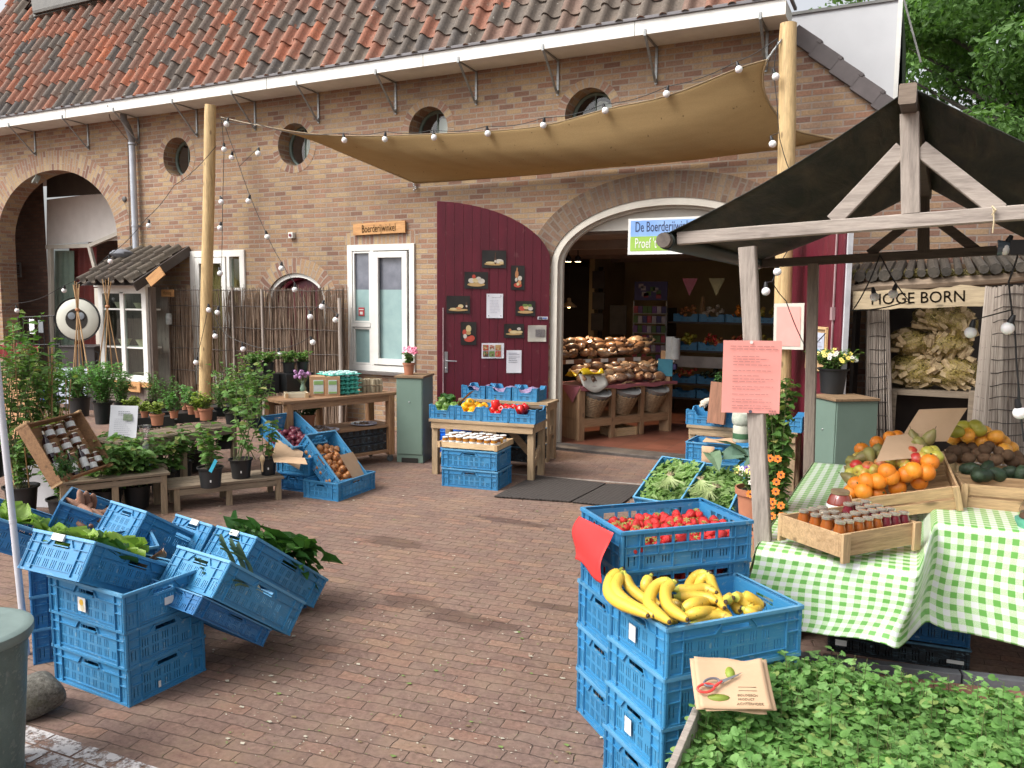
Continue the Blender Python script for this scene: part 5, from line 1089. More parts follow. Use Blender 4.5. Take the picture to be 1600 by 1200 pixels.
def tray_mesh(L=.29, Wd=.39, H=.155):
 mb = MB(); a, b_ = L/2, Wd/2
 def prof(u, LL, dip):   # top edge height with the scooped middle
  t = u/LL
  if t < .24 or t > .80: return H
  if t < .33: return H-dip*(t-.24)/.09
  if t > .71: return H-dip*(.80-t)/.09
  return H-dip
 for P, LL, dip in ((lambda u, v, e: (-a+u, -b_+e, v), L, .058), (lambda u, v, e: (a-e, -b_+u, v), Wd, .03), (lambda u, v, e: (a-u, b_-e, v), L, .058), (lambda u, v, e: (-a+e, b_-u, v), Wd, .03)):
  ts = [0, .12, .24, .33, .4, .5, .6, .71, .80, .9, 1]
  for i in range(10):
   u0, u1 = ts[i]*LL, ts[i+1]*LL; h0, h1 = prof(u0+1e-6, LL, dip), prof(u1-1e-6, LL, dip)
   for e0, e1 in ((.007, .010),):
    mb.add([P(u0, 0, e0), P(u1, 0, e0), P(u1, h1, e0), P(u0, h0, e0), P(u0, 0, e1), P(u1, 0, e1), P(u1, h1, e1), P(u0, h0, e1)], [(0, 1, 2, 3), (7, 6, 5, 4), (3, 2, 6, 7)])
   mb.add([P(u0, h0-.010, 0), P(u1, h1-.010, 0), P(u1, h1, 0), P(u0, h0, 0), P(u0, h0-.010, .008), P(u1, h1-.010, .008), P(u1, h1, .008), P(u0, h0, .008)], [(0, 1, 2, 3), (3, 2, 6, 7), (1, 0, 4, 5)])
  def bar(u0, u1, v0, v1, d0=.001, d1=.008): mb.add([P(u0, v0, d0), P(u1, v0, d0), P(u1, v1, d0), P(u0, v1, d0), P(u0, v0, d1), P(u1, v0, d1), P(u1, v1, d1), P(u0, v1, d1)], [(0, 1, 2, 3), (0, 4, 5, 1), (1, 5, 6, 2), (2, 6, 7, 3), (3, 7, 4, 0)])
  bar(0, LL, 0, .012, 0); bar(0, LL, .062, .065); bar(0, LL*.24, H-.045, H-.042)
  bar(LL*.78, LL, H-.045, H-.042)
  for u in (.003, .06, LL-.063, LL-.006): bar(u, u+.003, .01, H-.008)
 o = mb; mb.b2((-a+.008, -b_+.008, .003), (a-.008, b_-.008, .007))
 for sx in (-1, 1):
  for sy in (-1, 1): mb.tube([(sx*(a-.008), sy*(b_-.008), .002), (sx*(a-.008), sy*(b_-.008), H-.001)], .0078, 8)
 for gx in (-.05, .02):
  for r_ in (0, 1):
   for k in range(3): mb.box((gx+k*.011, -b_+.0064, .028+r_*.022), (.0045, .002, .015), 1); mb.box((gx+k*.011, b_-.0064, .028+r_*.022), (.0045, .002, .015), 1)
 return mb
TR = protomesh(tray_mesh(), 'scooped_tray', [M_BLUE, M_DARK], angle=30)
def tray(label, P, yaw=0, mt=None, sc=(1, 1, 1), group='scooped blue trays on the wooden tables'):
 o = bpy.data.objects.new('scooped_tray', TR); COL.objects.link(o); o.matrix_world = pose(P, yaw, sc=sc); return tag(o, label, 'tray', group)
# ================================================================== TABLES OF RAW PINE
M_TABW = wood('table_pine', (.38, .27, .16), (.26, .175, .10), 'z'); M_TABX = wood('table_pine_x', (.42, .29, .17), (.29, .20, .11), 'x'); M_OLDZ = wood('orange_pine_z', (.36, .19, .09), (.23, .115, .055), 'z'); M_OLDX = wood('orange_pine_x', (.32, .18, .095), (.20, .11, .06), 'x')
def table(name, label, P, yaw, L, Wd, H, mz, mx, brace=True, leg=.07, group=None, shelf=None, top=.03):
 t = thing(name, label, 'table', P, yaw, group=group)
 q = MB()
 for k in range(5): q.box((0, -Wd/2+(k+.5)*Wd/5, H-top/2), (L, Wd/5-.004, top))
 q.build('tabletop', mx, t, smooth=False, bevel=.002)
 q = MB()
 for s in (-1, 1): q.box((0, s*(Wd/2-.03), H-top-.035), (L-.04, .025, .07)); q.box((s*(L/2-.03), 0, H-top-.0355), (.025, Wd-.09, .068))
 q.build('apron', mx, t, smooth=False)
 for sx in (-1, 1):
  for sy in (-1, 1): q = MB(); q.beam((sx*(L/2-leg/2-.015), sy*(Wd/2-leg/2-.045), 0), (sx*(L/2-leg/2-.015), sy*(Wd/2-leg/2-.045), H-top), leg, leg); q.build('leg', mz, t, smooth=False)
 if brace:
  for s in (-1, 1): q = MB(); q.beam((s*(L/2-.07), Wd/2-.09, .12), (s*.12, Wd/2-.075, H-.09), .03, .07); q.build('brace', mx, t, smooth=False)
  for s in (-1, 1): q = MB(); q.beam((s*(L/2-.055), -Wd/2+.12, .10), (s*(L/2-.058), Wd/2-.12, H-.3), .03, .065); q.build('brace', mx, t, smooth=False)
 if shelf:
  q = MB(); q.box((0, 0, shelf), (L-.05, Wd-.05, .025)); q.build('shelf', mx, t, smooth=False)
 return t
t1o = table('produce_table', 'rough pine table carrying the scooped trays of peppers', (-4.02, 7.45, 0), .145, 1.16, .52, .60, M_TABW, M_TABX, leg=.068, group='raw pine tables by the maroon door')
t2o = table('produce_table', 'higher pine table with trays of purple netted produce behind', (-4.28, 8.42, 0), .10, 1.12, .42, .69, M_TABW, M_TABX, leg=.09, group='raw pine tables by the maroon door', shelf=.3)
cy, sy_ = math.cos(.145), math.sin(.145)
for k, lb in enumerate(('leftmost, holding green squash', 'second from left, holding yellow peppers', 'third from left, holding red peppers', 'rightmost of the front row, nearly empty')):
 x = -.4425+k*.295; tray('scooped blue tray, '+lb, (-4.02+x*cy+.04*sy_, 7.45+x*sy_-.04*cy, .601), .145, sc=(1.01, 1, .95))
for k, lb in enumerate(('left', 'middle', 'right')):
 x = -.36+k*.32; tray('scooped blue tray of purple nets, '+lb+' of the back row by the maroon door', (-4.30+x, 8.42+x*.1, .691), .10, sc=(1.06, .9, 1))
 q = MB(); P0_ = Vector((-4.30+x, 8.40+x*.1, .78))
 q.grid(lambda u, v: (P0_.x-.12+.24*u, P0_.y-.14+.28*v, P0_.z+.02+.03*math.sin(u*5+k)*math.cos(v*4)+.012*random.random()), 12, 12); tag(q.build('purple_net', mat('violet_net', (.36, .27, .40), (.14, .10, .22), vs=60), solid=.004), ('left', 'middle', 'right')[k]+' purple net over the produce in the back row of trays', 'net', 'purple nets on the back trays')
for k, (x, y, z) in enumerate(((-4.62, 7.86, 0), (-4.62, 7.86, .19), (-4.62, 7.86, .38))): crate(('lowest', 'middle', 'upper')[k]+' of the bright blue crates stored under the pepper table', (x, y, z), .1, mt=M_BRIGHT, sc=(.75, .8, 1), group='bright blue crates under the pepper table')
crate('dark crate stored under the pepper table on the right', (-3.85, 7.9, .28), .1, mt=M_BLKP, sc=(.8, .8, .9)); crate('dark crate on the paving under the pepper table', (-3.85, 7.9, .1), .1, mt=M_BLKP, sc=(.8, .8, .9))
a, b_ = W(1072, 664, 8.15), W(1240, 672, 8.15)
H3 = a.z; table('produce_table', 'pine table with small blue trays in front of the right door leaf', ((a.x+b_.x)/2+.02, 8.40, 0), -.02, (b_.x-a.x)+.04, .46, H3, M_TABW, M_TABX, leg=.07)
for k, lb in enumerate(('left, with mushrooms', 'middle, behind the pink sheet', 'right, with red produce')):
 x = (a.x+.17+k*.385); tray('scooped blue tray on the right hand table, '+lb, (x, 8.39, H3+.001), 0, sc=(1.3, 1, 1))
M0 = Vector((-5.72, 6.24, 0)); M1 = Vector((-5.26, 7.52, 0)); ux = (M1-M0).normalized(); L_ = (M1-M0).length; vx = Vector((-ux.y, ux.x, 0)); cM = (M0+M1)/2+vx*.25
wb = thing('workbench', 'dark orange wooden workbench on castors loaded with egg trays and boxes', 'workbench', cM, math.atan2(ux.y, ux.x))
Hb = .80
q = MB()
for k in range(4): q.box((0, -.19+k*.128, Hb-.016), (L_+.04, .124, .032))
q.build('tabletop', M_OLDX, wb, smooth=False, bevel=.003)
for s in (-1, 1): q = MB(); q.box((0, s*.22, Hb-.065), (L_-.1, .03, .065)); q.build('apron', M_OLDX, wb, smooth=False)
for sx in (-1, 1):
 for s in (-1, 1): q = MB(); q.beam((sx*(L_/2-.05), s*.205, .09), (sx*(L_/2-.05), s*.205, Hb-.033), .075, .085); q.build('leg', M_OLDZ, wb, smooth=False)
q = MB(); q.box((0, 0, .42), (L_-.02, .46, .03)); q.build('shelf', M_OLDX, wb, smooth=False); q = MB(); q.box((0, 0, .13), (L_-.02, .46, .03)); q.build('shelf', M_OLDX, wb, smooth=False)
q = MB(); q.tube([(-.02, .23, 0.05), (-.02, .235, Hb)], .04, 10); q.build('post', M_OLDZ, wb)
for sx in (-1, 1):
 for s in (-1, 1): q = MB(); q.lathe([(0, -.014), (.036, -.014), (.04, 0), (.036, .014), (0, .014)], 14, 0, T(sx*(L_/2-.05), s*.2, .04) @ Rx(PI/2)); q.box((sx*(L_/2-.05), s*.2, .075), (.04, .045, .02), 1); q.build('castor', [mat('rubber_grey', (.12, .14, .15)), M_GALV], wb)
MW = T(*cM) @ Rz(math.atan2(ux.y, ux.x))
def bench(x, y, z): return MW @ Vector((x, y, z))
# ================================================================== PRODUCE
def put(me, name, label, cat, M_, group=None, sc=1.0):
 o = bpy.data.objects.new(name, me); COL.objects.link(o); o.matrix_world = M_ @ Matrix.Scale(sc, 4); return tag(o, label, cat, group)
def rr(t=1.0): return Matrix.Rotation(random.uniform(-PI, PI), 4, 'Z') @ Matrix.Rotation(random.uniform(-t, t)*PI, 4, 'X') @ Matrix.Rotation(random.uniform(-t, t), 4, 'Y')
def on(px, py, P, n):
 r = ray(px, py); return EYE+r*((Vector(P)-EYE).dot(n)/r.dot(n))
def fruitmat(name, c, c2, rough=.45, vs=4, bmp=.0, bs=80, objr=.16, sub=.08, lo=.35, hi=.65, k=.5): return mat(name, c, c2, rough=rough, vs=vs, bmp=bmp, bs=bs, objr=objr, sub=sub, lo=lo, hi=hi, spk=(110, .68, tuple(x*.35 for x in c), k))
ORA = protomesh(MB().ball((0, 0, 0), .041, 20, 14, sq=(1, 1, .95)).ball((0, 0, .0385), .006, 6, 4, 1), 'orange', [fruitmat('orange_peel', (.80, .27, .02), (.72, .20, .015), .38, 3, .25, 220), mat('stem_green', (.10, .14, .03))])
MAN = protomesh(MB().ball((0, 0, 0), .046, 20, 14, sq=(1.1, .95, .9)), 'grapefruit', fruitmat('yellow_peel', (.78, .38, .05), (.72, .28, .03), .4, 2, .2, 200))
LEMO = protomesh(MB().ball((0, 0, 0), .036, 16, 12, sq=(1.35, 1, .95)), 'melon', fruitmat('green_yellow_peel', (.42, .36, .04), (.30, .28, .03), .45, 3))
def applemesh(name, mt, r=.036):
 pr_ = [(0, -r*.78), (r*.35, -r*.88), (r*.72, -r*.68), (r*.97, -r*.1), (r*.98, r*.28), (r*.75, r*.72), (r*.4, r*.86), (r*.12, r*.72), (0, r*.66)]
 mb = MB(); mb.lathe(pr_, 20); mb.tube([(0, 0, r*.66), (.003, 0, r*1.05)], .0016, 5, 1); return protomesh(mb, name, [mt, mat('stem_brown', (.10, .06, .03))], angle=180)
APR = applemesh('apple', fruitmat('apple_red', (.50, .035, .03), (.50, .22, .06), .35, 8, lo=.42, hi=.58)); APY = applemesh('apple', fruitmat('apple_green', (.46, .42, .07), (.50, .16, .06), .35, 7, lo=.3, hi=.5))
def pearmesh(): mb = MB(); mb.lathe([(0, -.045), (.022, -.042), (.034, -.02), (.034, 0), (.026, .025), (.014, .045), (.009, .055), (0, .057)], 16); mb.tube([(0, 0, .055), (.004, 0, .075)], .0016, 5, 1); return protomesh(mb, 'pear', [fruitmat('pear_skin', (.24, .23, .06), (.20, .15, .06), .5, 10), MATS['stem_brown']], angle=180)
PEA = pearmesh()
KIW = protomesh(MB().ball((0, 0, 0), .028, 16, 12, sq=(1.25, 1, 1), wob=.01), 'kiwi', fruitmat('kiwi_skin', (.15, .085, .045), (.10, .055, .03), .85, 12, .4, 200))
AVO = protomesh(MB().lathe([(0, -.045), (.022, -.042), (.033, -.02), (.033, .0), (.024, .03), (.012, .045), (0, .048)], 16), 'avocado', fruitmat('avocado_skin', (.035, .065, .03), (.015, .028, .015), .45, 16, .5, 160), angle=180)
def onionmesh(name, mt): mb = MB(); mb.lathe([(0, -.033), (.012, -.032), (.028, -.02), (.034, 0), (.028, .018), (.012, .029), (.005, .038), (.004, .048), (0, .049)], 14, wob=.02); mb.tube([(0, 0, .045), (.004, .003, .058)], .003, 5); return protomesh(mb, name, mt, angle=180)
ONI = onionmesh('onion', fruitmat('onion_skin', (.50, .22, .075), (.36, .14, .05), .35, 9, .2, 60, .25)); ONR = onionmesh('red_onion', fruitmat('red_onion_skin', (.17, .03, .045), (.10, .015, .03), .35, 9, .2, 60, .25))
def strawmesh():
 mb = MB(); mb.lathe([(0, -.026), (.006, -.024), (.014, -.012), (.018, .002), (.015, .012), (.006, .015), (0, .015)], 12)
 for k in range(6): a = k*1.05; mb.add([(0, 0, .015), (.008*math.cos(a-.3), .008*math.sin(a-.3), .018), (.017*math.cos(a), .017*math.sin(a), .015), (.008*math.cos(a+.3), .008*math.sin(a+.3), .018)], [(0, 1, 2, 3)], 1)
 return protomesh(mb, 'strawberry', [fruitmat('strawberry_red', (.62, .025, .022), (.50, .012, .014), .3, 5, .6, 260, .15), mat('calyx', (.30, .36, .10), (.2, .28, .06))], angle=70)
STR = strawmesh()
def peppermesh(name, mt):
 mb = MB(); pr_ = [(0, -.045), (.022, -.05), (.036, -.04), (.040, -.01), (.042, .02), (.036, .042), (.018, .046), (.006, .036), (0, .034)]
 k = len(pr_); n = 20; vs = []; fs = []
 for r, z in pr_:
  for j in range(n): t = 2*PI*j/n; q_ = r*(1+.10*abs(math.cos(2*t))-.06); vs.append((q_*math.cos(t), q_*math.sin(t), z))
 for i in range(k-1):
  for j in range(n): fs.append((i*n+j, i*n+(j+1) % n, (i+1)*n+(j+1) % n, (i+1)*n+j))
 mb.add(vs, fs); mb.tube([(0, 0, .034), (.003, 0, .062)], [.007, .005], 6, 1); return protomesh(mb, name, [mt, mat('pepper_stem', (.13, .25, .05))], angle=180)
PPR = peppermesh('red_pepper', fruitmat('pepper_red', (.62, .015, .012), (.50, .01, .01), .18, 3)); PPY = peppermesh('yellow_pepper', fruitmat('pepper_yellow', (.80, .42, .01), (.75, .34, .01), .2, 3)); PPG = peppermesh('green_squash', fruitmat('squash_green', (.16, .28, .05), (.09, .17, .035), .4, 6))
def heap(me, name, label, cat, M_, L, Wd, z0, z1, n, r, group, sc=(.9, 1.1), tilt=1.0, fillrect=None):
 """n pieces, relaxed apart inside an L x Wd rectangle of frame M_, lower layer at z0, upper at z1"""
 pts = []
 for i in range(n*30):
  if len(pts) >= n: break
  x, y = random.uniform(-L/2, L/2), random.uniform(-Wd/2, Wd/2); lay = 0 if len(pts) < n*.62 else 1
  z = z0+(z1-z0)*lay+random.uniform(-.1, .1)*r
  if all((x-a)**2+(y-b)**2+((z-c)*1.2)**2 > (r*1.72)**2 for a, b, c in pts): pts.append((x, y, z))
 for (x, y, z) in pts: put(me, name, label, cat, M_ @ T(x, y, z) @ rr(tilt), group, random.uniform(*sc))
mw = lambda o: o.matrix_world.copy()
heap(ONI, 'onion', 'brown onion heaped in the steeply tilted blue crate', 'onion', mw(cG2) @ T(.06, 0, 0), .50, .34, .05, .085, 95, .027, 'brown onions in the tilted crate')
heap(ONR, 'red_onion', 'dark red onion lying in the tilted crate left of the brown onions', 'onion', mw(cG1) @ T(.08, 0, 0), .46, .34, .05, .085, 80, .027, 'red onions in the tilted crate')
heap(STR, 'strawberry', 'ripe strawberry in the topmost windowed crate', 'strawberry', mw(cS1), .54, .34, .088, .112, 165, .0175, 'strawberries in the topmost crate', sc=(.95, 1.35), tilt=.5)
heap(STR, 'strawberry', 'ripe strawberry in the shaded second windowed crate', 'strawberry', mw(cS2), .54, .34, .085, .10, 60, .022, 'strawberries in the second crate', sc=(1.0, 1.4), tilt=.5)
q = MB()
for i in range(4):
 for j in range(2): q.box((-.205+i*.137, -.09+j*.18, .062), (.130, .172, .028))
tag(q.build('punnet', mat('navy_punnet', (.015, .02, .05))), 'dark blue punnets under the strawberries in the topmost crate', 'punnet').matrix_world = mw(cS1)
M_BAN = fruitmat('banana_peel', (.74, .48, .06), (.58, .40, .05), .42, 5, .15, 30, .14, k=.8); M_BANG = mat('banana_neck', (.46, .46, .07), (.38, .40, .06)); M_BANT = mat('banana_tip', (.06, .035, .02))
BP, BN = mw(cBa) @ Vector((0, 0, .165)), Vector((0, 0, 1))
def banana(pts, dz=(0, .02, 0), r=.0185, neck=0, hand=0):
 r = r*1.22
 P = [on(px, py, (0, 0, BP.z+dz[min(i, 2)]), BN) for i, (px, py) in enumerate(pts)]
 Q = [samp(P, i/14) for i in range(15)]
 rs = [r*min(1, .42+2.6*min(i/14+.04, 1.02-i/14)) for i in range(15)]; rs = [max(.0065, min(r, x)) for x in rs]
 c = Q[7]; q = MB(); Q = [p-c for p in Q]
 if neck == 0: Q0, Q1, Q2 = Q[:4], Q[3:], None
 q.tube(Q[:3], [.008, .0085, rs[2]], 7, 1); q.tube(Q[2:], rs[2:], 7, 0); e = Q[-1]+(Q[-1]-Q[-2]).normalized()*.006; q.tube([Q[-1], e], [.008, .006], 6, 2); e = Q[0]+(Q[0]-Q[1]).normalized()*.008; q.tube([Q[0], e], [.0085, .007], 6, 2)
 o = q.build('banana', [M_BAN, M_BANG, M_BANT], loc=c, angle=60); o['label'] = nth('b%d' % hand)+' '+banana.lb[hand]; o['category'] = 'banana'; o['group'] = 'bananas in the top blue crate'
banana.lb = ['banana of the hand standing up at the left corner of the banana crate', 'long banana curving down in the middle of the banana crate', 'banana of the hand lying flat at the back of the banana crate', 'banana lying across the front right of the banana crate', 'banana of the small hand in the right corner of the banana crate', 'banana half hidden at the bottom of the banana crate']
for b_ in (([(972, 889), (953, 908), (958, 935), (1012, 962)], (.10, .075, .045), .020, 0, 0), ([(974, 892), (962, 920), (985, 945), (1022, 962)], (.10, .07, .045), .019, 0, 0), ([(975, 893), (985, 918), (1010, 938), (1032, 946)], (.10, .06, .04), .018, 0, 0),
 ([(1055, 908), (1026, 915), (1014, 945), (1046, 972)], (.10, .08, .05), .0195, 0, 1), ([(1056, 909), (1040, 922), (1046, 950), (1074, 968)], (.10, .08, .05), .0195, 0, 1), ([(1018, 898), (1008, 915), (1016, 935), (1030, 950)], (.08, .05, .0), .018, 0, 1),
 ([(1050, 921), (1078, 922), (1102, 920), (1119, 926)], (.05, .05, .05), .018, 0, 2), ([(1052, 932), (1080, 932), (1104, 934), (1120, 940)], (.035, .035, .035), .018, 0, 2), ([(1106, 894), (1088, 900), (1078, 912), (1075, 922)], (.08, .05, .03), .017, 0, 2), ([(1108, 895), (1112, 912), (1120, 932), (1132, 950)], (.08, .05, .03), .017, 0, 2), ([(1110, 896), (1096, 906), (1090, 918), (1085, 928)], (.08, .05, .03), .017, 0, 2),
 ([(1064, 956), (1085, 943), (1112, 943), (1140, 962)], (.02, .05, .0), .019, 0, 3), ([(1066, 966), (1090, 957), (1115, 957), (1138, 968)], (.0, .03, .0), .018, 0, 3), ([(1078, 976), (1100, 966), (1125, 963), (1145, 968)], (-.01, .0, .0), .018, 0, 3),
 ([(1134, 940), (1142, 935), (1152, 950), (1156, 954)], (.05, .03, .0), .018, 0, 4), ([(1146, 934), (1155, 934), (1170, 948), (1174, 952)], (.05, .04, .01), .018, 0, 4), ([(1158, 929), (1170, 934), (1185, 944), (1194, 945)], (.05, .04, .01), .018, 0, 4), ([(1160, 950), (1175, 958), (1180, 955), (1188, 948)], (.02, .01, .0), .017, 0, 4),
 ([(1000, 950), (1020, 960), (1040, 966), (1060, 970)], (-.03, -.02, -.03), .018, 0, 5), ([(1030, 930), (1060, 945), (1090, 950), (1120, 952)], (-.03, -.02, -.03), .018, 0, 5)): banana(*b_)
M_CRW = wood('crate_pine', (.52, .34, .18), (.38, .235, .115), 'x', knots=True); M_CRZ = wood('crate_pine_z', (.55, .37, .20), (.42, .26, .13), 'z'); M_CRP = wood('pale_pine', (.66, .47, .27), (.54, .36, .18), 'x', knots=False)
def woodcrate(label, M_, L, Wd, H, name='wooden_crate', th=.011, slat=2, mx=None, corner=.032, foot=0):
 t = thing(name, label, 'crate', (0, 0, 0)); t.matrix_world = M_; mx = mx or M_CRW
 sh = (H-.012*(slat-1)-foot)/slat
 for k in range(slat):
  z = foot+sh/2+k*(sh+.012); q = MB()
  for s in (-1, 1): q = MB(); q.box((0, s*(Wd/2-th/2), z), (L, th, sh)); q.build('side_slat', mx, t, smooth=False, bevel=.0015); q = MB(); q.box((s*(L/2-th/2-.0005), 0, z), (th, Wd-2*th-.002, sh)); q.build('end_slat', mx, t, smooth=False, bevel=.0015)
 for sx in (-1, 1):
  for s in (-1, 1): q = MB(); q.box((sx*(L/2-corner/2-.0-th*0), s*(Wd/2+.0075), H/2), (corner, .015, H+.006)); q.build('corner_post', M_CRZ, t, smooth=False, bevel=.0015)
 q = MB()
 for k in range(5): q.box((0, -Wd/2+.02+(k+.5)*(Wd-.04)/5, foot+.006), (L-2*th-.004, (Wd-.04)/5-.008, .008))
 q.build('bottom', mx, t, smooth=False); return t
MJ = pose((-.243, 4.01, .722), .92); woodcrate('pine crate of juice jars at the front of the chequered table', MJ, .50, .36, .125, slat=1, foot=.022, corner=.045)
MF = pose((-.03, 4.80, .80), .10, -.24, .24); woodcrate('tilted pine crate heaped with oranges, apples and pears', MF, .52, .42, .13)
M_GL = mat('jar_glass', (.55, .5, .45), rough=.1)
def juice(name, c): 
 m, n, b = new_mat(name); b.inputs['Base Color'].default_value = c4(c); b.inputs['Roughness'].default_value = .08; b.inputs['Coat Weight'].default_value = .6; b.inputs['Subsurface Weight'].default_value = .25; b.inputs['Subsurface Scale'].default_value = .02; MATS[name] = m; return m
M_LID = mat('jar_lid', (.74, .68, .56), (.6, .55, .46), rough=.22, metal=.7); M_LABEL = mat('jar_label', (.72, .60, .56), (.60, .45, .42), vs=20)
def jarmesh(name, fill, lid, r=.027, h=.125, label=None, neck=.78):
 mb = MB(); mb.lathe([(0, 0), (r*.9, 0), (r, .005), (r, h*.72), (r*neck, h*.88), (r*neck, h*.9)], 14, 0); mb.lathe([(r*neck*.96, h*.9), (r*neck*.96, h*.95)], 14, 0); mb.lathe([(0, h*.95), (r*neck*1.1, h*.95), (r*neck*1.14, h*1.03), (r*neck*.9, h*1.05), (0, h*1.05)], 14, 1)
 if label: mb.lathe([(r*1.01, h*.12), (r*1.012, h*.13), (r*1.012, h*.58), (r*1.01, h*.6)], 14, 2)
 return protomesh(mb, name, [fill, lid, label or M_LABEL], angle=50)
J1 = jarmesh('juice_jar', juice('amber_juice', (.30, .085, .015)), M_LID, label=M_LABEL); J2 = jarmesh('juice_jar', juice('berry_juice', (.16, .02, .03)), M_LID, label=M_LABEL)
js = []
for i in range(8):
 for j in range(4):
  x, y = -.205+i*.0585, -.13+j*.07
  if 3 <= i <= 4 and j >= 2: continue
  red = i >= 5
  put(J2 if red else J1, 'juice_jar', ('dark red' if red else 'amber')+' juice jar in the pine crate, '+ORD[i]+' column from left, '+ORD[j]+' row from front', 'jar', MJ @ T(x+random.uniform(-.003, .003), y, .036) @ Rz(random.uniform(0, 6)), 'red juice jars' if red else 'amber juice jars', random.uniform(1.0, 1.06))
p = MJ @ Vector((-.02, .10, .035)); q = MB(); q.lathe([(0, 0), (.05, 0), (.062, .02), (.064, .07), (.05, .105), (.040, .118)], 20, 0); q.lathe([(0, .118), (.046, .118), (.046, .135), (0, .137)], 20, 1); q.lathe([(.0645, .03), (.0655, .032), (.0655, .062), (.0645, .064)], 20, 2)
t = q.build('large_jar', [juice('pink_jam', (.25, .045, .03)), mat('gold_lid', (.45, .33, .2), rough=.35, metal=.4), M_TAG], loc=G(1311, 806, .76)+Vector((0, 0, 0)), angle=50); tag(t, 'large round jar of pink jam standing behind the small juice jars', 'jar')
q = MB()
for k in range(3): q.ball((MJ @ Vector((.06+k*.045, .08, .10)))[:], .034, 10, 8, wob=.1)
tag(q.build('bagged_jar', glass('cellophane', (.9, .88, .9), .15, .5), angle=30), 'jars wrapped in crinkled cellophane in the pine jar crate', 'jar')
PF, NF = MF @ Vector((0, 0, .13)), (MF.to_3x3() @ Vector((0, 0, 1))).normalized()
def fruit(me, name, label, cat, px, py, up, group, sc=1): label = label.replace('#', nth(group)); put(me, name, label, cat, T(*(on(px, py, PF+NF*up, NF))) @ rr(1), group, sc)
for px, py, u in sorted([(1338, 757, .03), (1349, 768, .02), (1354, 752, .06), (1372, 752, .05), (1392, 745, .06), (1386, 737, .09), (1416, 741, .05), (1427, 735, .07), (1448, 738, .04), (1453, 722, .07), (1402, 762, -.02), (1330, 770, -.01), (1371, 772, -.03), (1436, 752, -.02)]): fruit(ORA, 'orange', '# orange from the left along the near edge of the tilted fruit crate', 'orange', px, py, u, 'oranges at the front of the tilted crate', 1.14)
for px, py, u in sorted([(1346, 702, .05), (1370, 692, .06), (1391, 684, .07), (1402, 683, .06), (1358, 708, .02)]): fruit(ORA, 'orange', '# orange from the left in the far row of the tilted fruit crate', 'orange', px, py, u, 'oranges at the back of the tilted crate')
for px, py, u, k in [(1338, 728, .04, 0), (1344, 736, .05, 1), (1352, 741, .04, 1), (1357, 731, .06, 0), (1365, 735, .05, 1), (1376, 726, .06, 0), (1384, 732, .06, 0), (1394, 722, .07, 1), (1400, 718, .06, 0), (1410, 722, .08, 1), (1418, 712, .08, 0), (1424, 708, .09, 0), (1432, 718, .08, 0), (1441, 716, .08, 1), (1449, 707, .09, 1), (1458, 706, .08, 1), (1464, 714, .07, 1), (1416, 729, .06, 1), (1388, 715, .05, 0), (1426, 724, .05, 0), (1448, 722, .04, 1), (1340, 716, .02, 1), (1330, 740, .02, 1)]:
 fruit(APY if k else APR, 'apple', '# '+('yellow green' if k else 'red')+' apple from the left in the middle of the tilted fruit crate', 'apple', px, py, u, ('yellow green' if k else 'red')+' apples in the tilted crate', 1.0 if k else 1.05)
for px, py, u in [(1348, 714, .06), (1359, 711, .07), (1370, 705, .06), (1334, 722, .04), (1428, 686, .12), (1437, 694, .10), (1452, 684, .12), (1424, 698, .10), (1328, 748, .02), (1332, 735, .01), (1378, 712, .05)]: fruit(PEA, 'pear', '# greenish pear from the left in the tilted fruit crate', 'pear', px, py, u, 'pears in the tilted crate')
M_KRAFT = mat('kraft_paper', (.52, .35, .22), (.44, .29, .175), rough=.85, vs=3, bmp=.15, bs=25)
def paperbag(label, P, u, v, L, Wd, name='paper_bag', n=1, mt=None, curl=.012, cut=0, group=None, text=None):
 """flat stack of paper bags spanned by u (length) and v (width)"""
 u, v = Vector(u).normalized(), Vector(v).normalized(); w_ = u.cross(v); t = None; q = MB(); ph = random.random()*6
 for k in range(n):
  du, dv_ = random.uniform(-.01, .01)*(k > 0), random.uniform(-.012, .012)*(k > 0); cu = (1+.25*k)
  f = lambda a, b: Vector(P)+u*((a-.5)*L+du)+v*((b-.5)*Wd+dv_+cut*(a-.5)*(b-.5))+w_*(curl*cu*(math.sin(a*4+ph)*.5+(2*b-1)**2*.5)-k*.004)
  q.grid(f, 10, 8); q.grid(lambda a, b: f(1-a, b)-w_*.0012, 10, 8)
 if text:
  for (a, b, ww, hh, mi) in text: q.add([f0 for f0 in (Vector(P)+u*((a_-.5)*L)+v*((b_-.5)*Wd)+w_*(curl*1.1+.004) for a_, b_ in ((a, b), (a+ww, b), (a+ww, b+hh), (a, b+hh)))], [(0, 1, 2, 3)], mi)
 o = q.build(name, [mt or M_KRAFT, M_INK, mat('bag_green', (.25, .32, .04))], angle=60); return tag(o, label, 'paper bag', group)
def bagpx(label, c, nrm_pts, y0, **k): pass
def bag3(label, a, b_, c, zs=None, ys=None, **k):
 """corner a, along to b, across to c; pixels with their world y"""
 A, B, C_ = [W(p[0], p[1], p[2]) for p in (a, b_, c)]
 return paperbag(label, (B+C_)/2, B-A, C_-A, (B-A).length, (C_-A).length, **k)
bag3('tall folded brown paper bag standing behind the apples and pears', (1404, 692, 4.95), (1479, 690, 5.05), (1436, 640, 5.05), curl=.02)
bag3('brown paper bag tucked between pears and apples in the tilted crate', (1368, 722, 4.62), (1436, 716, 4.75), (1385, 682, 4.85), curl=.006)
MK = pose((.47, 5.38, .82), .10, 0, 0); woodcrate('pine crate of kiwis and grapefruit on the right of the table', MK, .52, .50, .13)
MA = pose((.44, 4.86, .80), .08, 0, 0); woodcrate('pale pine crate of avocados in front of the kiwi crate', MA, .42, .26, .125)
